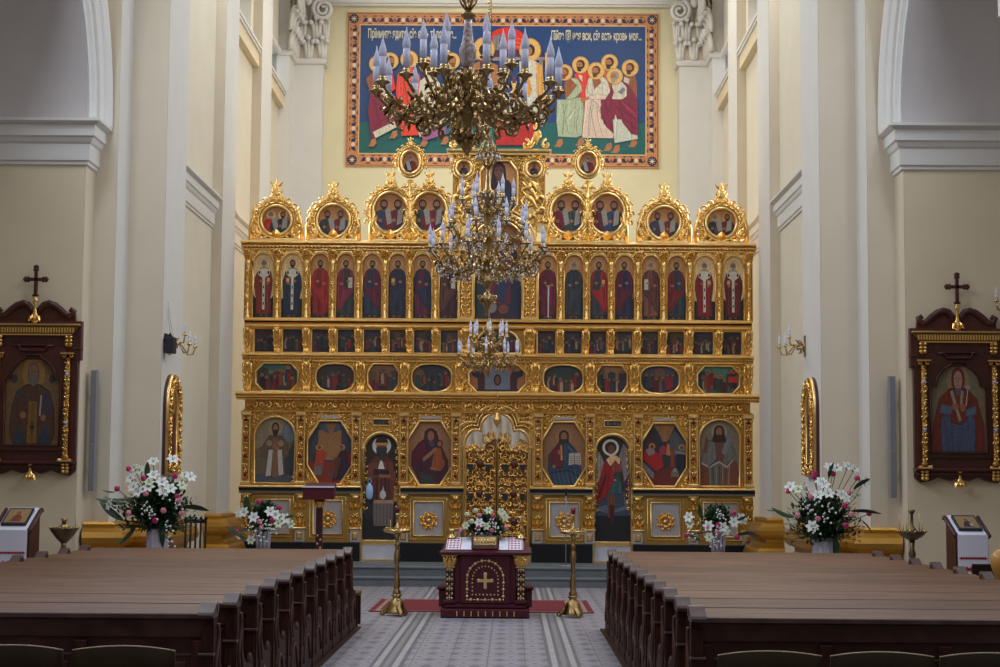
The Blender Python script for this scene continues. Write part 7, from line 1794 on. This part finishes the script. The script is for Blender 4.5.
        for e in (-1, 1): curl(m, cx + e * .06, Zp(364), -.17, .04, PI / 2, e, gold, r=.013); leafo(m, cx + e * .02, Zp(469), -.2, .09, .05, PI / 2 - e * 1.1, gold)
        m.box(cx - .1, cx + .1, -.24, -.12, Zp(362.5), Zp(361), goldp, .006); m.box(cx - .1, cx + .1, -.24, -.12, Zp(469), Zp(467.3), goldp, .006)
        m.build('gilt_column', t)
        for (ya, yb) in ((355, 343), (481, 470)):
            m = MB(); z0_, z1_ = Zp(ya), Zp(yb); m.box(cx - .035, cx + .035, -.15, -.1, z0_, z1_, goldd)
            for e in (-1, 1):
                for f in (.2, .5, .82): m.blob((cx + e * .03, -.16, z0_ + (z1_ - z0_) * f), (.032, .03, .026), gold, 6, 4)
                curl(m, cx + e * .03, z1_ - .03, -.14, .03, PI / 2, e, goldc, r=.011, seg=6)
            m.build('gilt_bracket', t)
    for (ya, yb, up) in ((332, 306, 1), (487, 470, 0)):
        m = MB(); z0_, z1_ = Zp(ya), Zp(yb); h_ = z1_ - z0_
        m.lathe([(.02, 0), (.055, h_ * .1), (.06, h_ * .25), (.025, h_ * .45), (.018, h_ * .65), (.03, h_ * .85), (.045, h_)], gold, (0, -.14, z0_), 10, sq=.5)
        for e in (-1, 0, 1): leafo(m, e * .03, z0_ + h_ * .35, -.16, .12, .06, -PI / 2 + e * .5, gold)
        m.build('gilt_pendant', t)
    m = MB(); cx = 0; z0_, z1_ = Zp(303), Zp(277); zc_ = Zp(288); y = -.14
    m.box(-.025, .025, y - .02, y + .02, z0_ - .03, z1_, maho, .006); m.box(-.13, .13, y - .02, y + .02, zc_ - .025, zc_ + .025, maho, .006)
    for (a, b) in ((0, z1_), (-.13, zc_), (.13, zc_)):
        for (da, db) in ((.02, .02), (-.02, .02), (.02, -.02), (-.02, -.02), (0, 0), (.035 * (1 if a > 0 else -1 if a < 0 else 0), .03 if a == 0 else 0)): m.blob((a + da, y, b + db), (.025, .02, .025), maho, 8, 5)
    m.box(-.045, .045, y - .02, y + .02, z0_ - .03, z0_, maho, .01); m.build('cross', t)
icon_case(956.2, 1, 'carved mahogany wall case with a robed woman saint icon, right pier')
icon_case(35, -1, 'carved mahogany wall case with a bearded bishop icon, left pier')

# arched gilt icons on the inner pilaster faces, seen edge-on
for s in (-1, 1):
    X = s * 5.087 + OX; pa, pb, py0, py1 = (164, 182, 372, 476) if s < 0 else (806.5, 817, 376, 479)
    lat = abs(X - .25)
    Yc = 26.85; hw = .50; z1 = at(172 if s < 0 else 809, 374 if s < 0 else 377, 26.8).z; z0 = at(172 if s < 0 else 809, 475 if s < 0 else 477, 26.8).z
    t = empty('arched_icon', (X, Yc, z0), 'tall arched icon in a gilt vine frame on the %s inner pilaster' % ('left' if s < 0 else 'right'), 'icon', 'arched icons facing each other across the chancel entrance')
    H = z1 - z0; out = arch_pts(-hw, hw, 0, H, 16); inn = arch_pts(-hw + .2, hw - .2, .2, H - .2, 16)
    m = MB(); m.M = Matrix(((0, -s * -1, 0, 0), (1, 0, 0, 0), (0, 0, 1, 0), (0, 0, 0, 1)))
    # map local (a, y, z): a runs along world y, depth -y looks into the nave
    m.M = Matrix(((0, s, 0, 0), (1, 0, 0, 0), (0, 0, 1, 0), (0, 0, 0, 1)))
    m.prism(out, -.05, 0, maho); m.build('back_board', t)
    m = MB(); m.M = Matrix(((0, s, 0, 0), (1, 0, 0, 0), (0, 0, 1, 0), (0, 0, 0, 1)))
    o2 = arch_pts(-hw + .03, hw - .03, .03, H - .03, 16)
    for off, rr, mm in ((.0, .035, goldp), (.085, .05, goldc), (.17, .03, goldp)):
        m.tube([(a, -.06, b) for a, b in arch_pts(-hw + .03 + off, hw - .03 - off, .03 + off, H - .03 - off, 16)], rr, mm, 6, closed=True)
    L = arch_pts(-hw + .11, hw - .11, .11, H - .11, 16); pts = []
    for (a, b), (c_, d_) in zip(L, L[1:] + L[:1]):
        l = math.hypot(c_ - a, d_ - b); n = max(1, int(l / .09))
        for i in range(n): pts.append((a + (c_ - a) * i / n, b + (d_ - b) * i / n))
    for i, (a, b) in enumerate(pts): curl(m, a, b, -.09, .055, i * 1.3, 1 if i % 2 else -1, goldc, r=.02, seg=6); leafo(m, a, b, -.1, .1, .06, i * 1.3 + 1, goldc)
    m.build('gilt_frame', t)
    A = Art(lambda a, b: (a, b), -.052); A.poly(inn, srgb(120, 84, 48)); hh = H - .4
    A.rich([(-.26, .22), (.26, .22), (.24, .9), (.12, 1.1), (-.12, 1.1), (-.24, .9)], srgb(96, 24, 28) if s < 0 else srgb(60, 40, 36), 4, w=.01); head(A, 0, H * .72, .24, HAIR, True, srgb(170, 124, 60))
    o = A.build('painting', t)
    for v in o.data.vertices: a, y_, b = v.co; v.co = (s * y_, a, b)
    if s < 0: o.data.flip_normals() if 0 else None

# ================================================================== WALL LIGHTS, SPEAKERS
def candle_mesh(sc=1.0, sleeve=.115):
    m = MB(); m.lathe([(.021 * sc, 0), (.021 * sc, sleeve * sc)], wax, n=10); m.lathe([(.014 * sc, (sleeve - .002) * sc), (.022 * sc, (sleeve + .004) * sc), (.025 * sc, (sleeve + .022) * sc), (.022 * sc, (sleeve + .046) * sc), (.012 * sc, (sleeve + .078) * sc), (.005 * sc, (sleeve + .105) * sc), (.001, (sleeve + .128) * sc)], wax, n=10); return m
def sconce(x, y, z, dx, dy, lab, specs, plate=True, grp='brass candle sconces on the piers'):
    """dx,dy: unit direction out of the wall"""
    t = empty('wall_sconce', (x, y, z), lab, 'wall light', grp, rz=math.atan2(dy, dx))
    if plate: m = MB(); m.box(0, .02, -.05, .05, -.17, .17, brass, .01); m.blob((.02, 0, 0), (.03, .06, .09), brass); m.build('wall_plate', t)
    for (r, a, zb) in specs:
        ar = MB(); ex, ey = r * cos(a), r * sin(a)
        P_ = [(.01, 0, 0), (.08, ey * .1, .05), (ex * .5, ey * .4, -.02), (ex * .72, ey * .7, zb - .16), (ex * .92, ey * .9, zb - .15), (ex, ey, zb - .03)]
        ar.tube(P_, [.014, .012, .013, .014, .014, .012], brass, 6)
        curl(ar, ex * .42, .03, -ey * 0, .07, PI / 2, 1, brass, r=.01); curl(ar, ex * .3, -.06, 0, .06, -PI / 2, -1, brass, r=.009)
        ar.lathe([(.012, zb - .05), (.04, zb - .035), (.045, zb - .025), (.02, zb - .015), (.024, zb)], brassl, (ex, ey, 0), 12)
        o = ar.build('arm', t); c = candle_mesh(.95, .07); c.build('candle', o, loc=(ex, ey, zb))
w_ = at(177, 345, 26.9); sconce(-5.087 + OX, 26.75, w_.z, 1, 0, 'brass candle sconce beside the black box speaker, left pilaster', [(.36, -.35, .02), (.40, .3, .0), (.24, .0, .18)])
w_ = at(808, 347, 27.7); sconce(5.087 + OX, 27.55, w_.z, -1, 0, 'brass candle sconce on the right pilaster above the arched icon', [(.42, -.3, .02), (.38, .4, .02), (.26, .0, .17)])
w_ = at(1003, 300, 24.75); sconce(w_.x + .12, 24.79, w_.z - .12, 0, -1, 'brass candle sconce at the right picture edge, above the wall case', [(.30, -1.0, .12), (.30, 1.0, .12), (.34, 0, .10)])
w_ = at(169.5, 345, 26.3)
t = empty('box_speaker', (-5.087 + OX, 26.33, w_.z), 'small black box speaker on a bracket, left pilaster beside the sconce', 'speaker')
m = MB(); m.box(.03, .17, -.11, .10, -.13, .12, blackp, .01); m.build('cabinet', t)
m = MB(); m.box(0, .05, -.03, .03, .06, .18, blackp); m.prism([(.03, .12), (.14, .12), (.09, .19)], -.03, .03, blackp); m.build('bracket', t)
m = MB(); m.tube([(.1, 0, .16), (.03, .1, .45), (.01, .2, .7)], .004, greym, 4); m.tube([(.14, .02, .14), (.05, .15, .4), (.01, .25, .6)], .004, greym, 4); m.build('cable', t)
for s, px, y0, y1 in ((-1, 92.5, 370, 491), (1, 893, 376, 498)):
    p0, p1 = at(px, y1, 25.15), at(px, y0, 25.15)
    t = empty('column_speaker', ((p0.x + p1.x) / 2, 25.2, p0.z), 'slim grey column loudspeaker on the %s pier' % ('left' if s < 0 else 'right'), 'speaker', 'column loudspeakers on the piers')
    h = p1.z - p0.z
    m = MB(); m.box(-.045, .045, -.06, .06, 0, h, greym, .006); m.build('cabinet', t)
    m = MB(); m.box(-.036, .036, -.065, -.058, .02, h * .38, mat('speaker_cloth', (.2, .2, .225), .8)); m.box(-.036, .036, -.065, -.058, h * .39, h - .02, MATS['speaker_cloth']); m.build('grille', t)
    m = MB(); m.box(-.02, .02, .05, .17, h * .2, h * .22, brass); m.box(-.02, .02, .05, .17, h * .8, h * .82, brass); m.box(-.02, .02, .14, .17, h * .1, h * .9, brass); m.build('wall_bracket', t)

# ================================================================== CHANDELIERS
def arm_mesh(R, zb, r0, za, rich_=1.0, glassy=0, pan=.045, tr=.012):
    m = MB(); dip = min(za, zb) - .13 * rich_
    P_ = []
    for i in range(13):
        t = i / 12; x = r0 + (R - r0) * (t ** .9); z = za * (1 - t) ** 2 + 2 * t * (1 - t) * (dip - .12) + (zb - .05) * t * t
        P_.append((x, 0, z))
    P_[-1] = (R, 0, zb - .05)
    m.tube(P_, [tr * (1.25 - .4 * i / 12) for i in range(13)], brass, 6)
    mid = P_[6]; q = (R - r0)
    curl(m, mid[0], mid[2] + .07 * rich_, 0, .075 * rich_, -PI / 2, 1, brass, r=tr * .9); curl(m, mid[0] + q * .25, mid[2] + .02, 0, .06 * rich_, -PI / 2, 1, brass, r=tr * .8)
    curl(m, r0 + q * .2, za * .6 + dip * .4 + .06, 0, .06 * rich_, PI / 2, -1, brass, r=tr * .8); curl(m, mid[0] - q * .06, mid[2] - .05, 0, .05 * rich_, PI / 2, 1, brass, r=tr * .8)
    curl(m, R - .06, zb - .12, 0, .05 * rich_, 0, -1, brass, r=tr * .7)
    for k, (i, a) in enumerate(((3, 1.2), (5, -1.0), (7, 1.3), (9, .9), (10, -1.1), (8, -1.4), (4, 2.0))):
        leafo(m, P_[i][0], P_[i][2], .0, .075 * rich_, .03 * rich_, a, brass, .02); leafo(m, P_[i][0], P_[i][2], .012, .06 * rich_, .028 * rich_, a + .5, brassl, -.02)
    for k in range(5): m.blob((P_[5 + k][0], (-1) ** k * .018, P_[5 + k][2] + .02), (.014, .012, .014), brassl, 5, 3)
    m.lathe([(.01, zb - .07), (.018, zb - .055), (pan * .5, zb - .048), (pan, zb - .038), (pan * 1.02, zb - .03), (.02, zb - .026), (.024, zb - .012), (.017, zb)], brass, (R, 0, 0), 12)
    m.lathe([(.016, zb - .022), (.022, zb - .012), (.02, zb + .002)], brassl, (R, 0, 0), 10)
    if glassy:
        for i in (4, 6, 8, 10):
            p = P_[i]
            for k in range(3): m.blob((p[0], 0, p[2] - .03 - k * .028), (.008, .008, .012), glass, 5, 4)
        for k in range(6): a = k * PI / 3; m.blob((R + pan * .9 * cos(a), pan * .9 * sin(a), zb - .06), (.007, .007, .014), glass, 5, 4)
    return m
def chandelier(px, py, Y, lab, tiers, body, chain, extra=None, glassy=0, cs=1.0):
    p = at(px, py, Y); t = empty('chandelier', tuple(p), lab, 'chandelier', 'brass chandeliers hung one behind another along the aisle')
    for (n, R, zb, ph, r0, za, ri, pan) in tiers:
        base = arm_mesh(R, zb, r0, za, ri, glassy, pan)
        o0 = base.build('arm', t); c0 = candle_mesh(cs).build('candle', o0, loc=(R, 0, zb)); o0.rotation_euler = (0, 0, ph)
        for k in range(1, n):
            o = o0.copy(); COL.objects.link(o); o.parent = t; o.rotation_euler = (0, 0, ph + 2 * PI * k / n)
            c = c0.copy(); COL.objects.link(c); c.parent = o
    m = MB(); m.lathe(body, brass, n=14)
    g = random.Random(int(Y))
    zlo = min(z for r, z in body); 
    for (r, z) in body[1:-1]:
        if r > .045:
            for k in range(8): a = k * PI / 4 + g.random(); M0 = Matrix.Rotation(a, 4, 'Z'); m.M = M0; curl(m, r + .01, z, 0, .03, PI / 2, 1 if k % 2 else -1, brassl if k % 3 == 0 else brass, r=.009, seg=5); m.M = None
    m.build('body', t)
    m = MB(); z0_, z1_ = chain
    if Y < 12: m.tube([(0, 0, z0_), (0, 0, z1_)], .012, brass, 6)
    else:
        z = z0_
        while z < z1_ - .0:
            m.tube([(.014 * cos(a), .003, z + .024 * sin(a) + .02) for a in [PI * k / 3 for k in range(6)]], .004, brassl, 4, closed=True); z += .034
            if z > z0_ + 3.2: m.tube([(0, 0, z), (0, 0, z1_)], .006, brass, 5); break
    m.build('suspension', t)
    if extra: extra(t)
    return t
def ex_big(t):
    m = MB(); m.lathe([(.03, .10), (.036, .14), (.05, .19), (.052, .22), (.034, .27), (.024, .36), (.022, .41)], porc, n=14); m.build('glass_baluster', t, label='red and white figured glass stem')
    m = MB(); m.lathe([(.022, .405), (.045, .425), (.05, .435), (.03, .445), (.012, .47), (.012, .56), (.03, .6), (.012, .64)], brass, n=12)
    for k in range(6): a = k * PI / 3; m.M = Matrix.Rotation(a, 4, 'Z'); m.tube([(.01, 0, .46), (.04, 0, .50), (.06, 0, .55), (.09, 0, .53)], .008, brass, 5); m.M = None
    m.build('top_finial', t)
def ex_mid(t):
    m = MB()
    for k in range(8): a = k * PI / 4; m.M = Matrix.Rotation(a, 4, 'Z'); curl(m, .08, .95, 0, .06, PI / 2, 1, brass, r=.01); m.tube([(.02, 0, .80), (.07, 0, .86), (.11, 0, .93), (.07, 0, 1.02), (.02, 0, 1.12)], .008, brass, 5); m.M = None
    for k in range(16): a = k * PI / 8; m.blob((.12 * cos(a), .12 * sin(a), .9), (.012, .012, .02), glass, 5, 4)
    m.build('crown', t)
    m = MB()
    for k in range(10):
        a = k * PI / 5; b = a + PI / 5
        for i in range(9): q = i / 8; an = a + (b - a) * q; m.blob((.50 * cos(an), .50 * sin(an), -.20 - .09 * sin(PI * q)), (.011, .011, .013), glass, 5, 4)
    for rr, zz in ((.16, .42), (.1, .5), (.2, .1)):
        for i in range(14): an = i * 2 * PI / 14; m.blob((rr * cos(an), rr * sin(an), zz), (.01, .01, .02), glass, 5, 4)
    m.build('crystal_garlands', t)
chandelier(467.5, 86, 10.0, 'nearest and largest brass chandelier, hanging before the blue mural',
           [(14, .545, 0, -1.346, .05, -.10, .85, .045), (7, .27, .15, -1.122, .04, -.02, .7, .042)],
           [(.006, -.42), (.02, -.395), (.035, -.38), (.02, -.355), (.05, -.34), (.03, -.32), (.075, -.31), (.078, -.30), (.035, -.285), (.03, -.22), (.055, -.17), (.072, -.10), (.05, -.05), (.035, -.01), (.055, .03), (.06, .07), (.035, .11)], (.55, 8), ex_big, 0, 1.0)
chandelier(487.5, 246, 17.0, 'middle brass chandelier with crystal garlands, before the gilt crests',
           [(12, .585, 0, .2, .05, -.15, 1.1, .05), (8, .40, .24, .5, .04, .1, .7, .042), (6, .26, .50, .1, .03, .4, .5, .035)],
           [(.008, -.74), (.02, -.70), (.012, -.66), (.03, -.62), (.06, -.56), (.065, -.53), (.03, -.48), (.012, -.46), (.015, -.42), (.08, -.36), (.04, -.33), (.075, -.25), (.10, -.16), (.06, -.08), (.04, .0), (.075, .08), (.05, .16), (.03, .25), (.06, .33), (.03, .4), (.09, .50), (.10, .54), (.03, .58), (.012, .8)], (.8, 10), ex_mid, 1, .86)
chandelier(488.5, 353, 23.5, 'smallest and farthest brass chandelier, before the royal doors',
           [(10, .42, 0, .25, .04, -.10, .7, .035), (8, .25, .26, .1, .03, .15, .5, .03)],
           [(.006, -.34), (.02, -.31), (.03, -.27), (.02, -.22), (.05, -.15), (.035, -.10), (.05, -.02), (.075, .05), (.07, .1), (.03, .16), (.02, .22), (.05, .28), (.05, .33), (.02, .4), (.01, .45)], (.45, 10), None, 0, .84)
# lamp hanging in the arch of the royal doors
p = at(497, 420, 33.1); t = empty('hanging_lamp', tuple(p), 'small gold lamp hanging in the arch over the royal doors', 'lamp')
m = MB(); m.lathe([(.004, -.15), (.02, -.12), (.05, -.07), (.075, -.01), (.07, .03), (.045, .05), (.05, .08), (.03, .12), (.01, .16)], gold, n=12); m.build('bowl', t)
m = MB(); m.tube([(0, 0, .15), (0, 0, .55)], .005, brassl, 4); m.tube([(0, 0, .54), (0, .25, .58)], .008, brassl, 4); m.build('chain', t)
# ================================================================== LIGHT
def area(name, loc, rot, sx, sy, power, col):
    l = bpy.data.lights.new(name, 'AREA'); l.shape = 'RECTANGLE'; l.size = sx; l.size_y = sy; l.energy = power; l.color = col
    o = bpy.data.objects.new(name, l); COL.objects.link(o); o.location = loc; o.rotation_euler = rot
    return o
DAY = (.76, .85, 1.0)
for s in (-1, 1):
    # tall side windows above the arcade and over the chancel
    for y, pw_ in ((9, 260), (16, 330), (22, 300)):
        area('window_and_fill_light', (s * 5.7, y, 10.5), (0, s * math.radians(66), 0), 3.2, 1.6, pw_, DAY)
    area('window_and_fill_light', (s * 4.6, 30, 13.2), (0, s * math.radians(58), 0), 2.6, 2.6, 240, (.86, .92, 1))
    area('window_and_fill_light', (s * 3.6, 36.5, 14.2), (0, s * math.radians(38), 0), 2.6, 3.2, 190, (1, .95, .84))
for s in (-1, 1): area('window_and_fill_light', (s * 4.9, 35.2, 7.5), (0, s * math.radians(80), 0), 2.0, 3.0, 165, (1, .96, .88))  # added pair brightening the curtain and rear wall; no window stands here
w = bpy.data.worlds.new('world'); SC.world = w; w.use_nodes = True
nt = w.node_tree; bg = nt.nodes['Background']; bg.inputs[1].default_value = .42
tc = nt.nodes.new('ShaderNodeTexCoord'); sx = nt.nodes.new('ShaderNodeSeparateXYZ'); nt.links.new(tc.outputs['Generated'], sx.inputs[0])
rp = nt.nodes.new('ShaderNodeValToRGB'); mr = nt.nodes.new('ShaderNodeMapRange'); mr.inputs[1].default_value = -1
nt.links.new(sx.outputs[2], mr.inputs[0]); nt.links.new(mr.outputs[0], rp.inputs[0]); nt.links.new(rp.outputs[0], bg.inputs[0])
e = rp.color_ramp.elements; e[0].position = .45; e[0].color = (.14, .12, .11, 1); e[1].position = 1; e[1].color = (.82, .86, 1, 1)
x = rp.color_ramp.elements.new(.56); x.color = (.46, .42, .37, 1)
SC.view_settings.view_transform = 'Standard'; SC.view_settings.look = 'None'; SC.view_settings.exposure = 0.0; SC.view_settings.gamma = 1
SC.view_settings.use_curve_mapping = False
SC.cycles.use_denoising = True; SC.cycles.max_bounces = 6; SC.cycles.diffuse_bounces = 3; SC.cycles.glossy_bounces = 3; SC.cycles.sample_clamp_indirect = 3
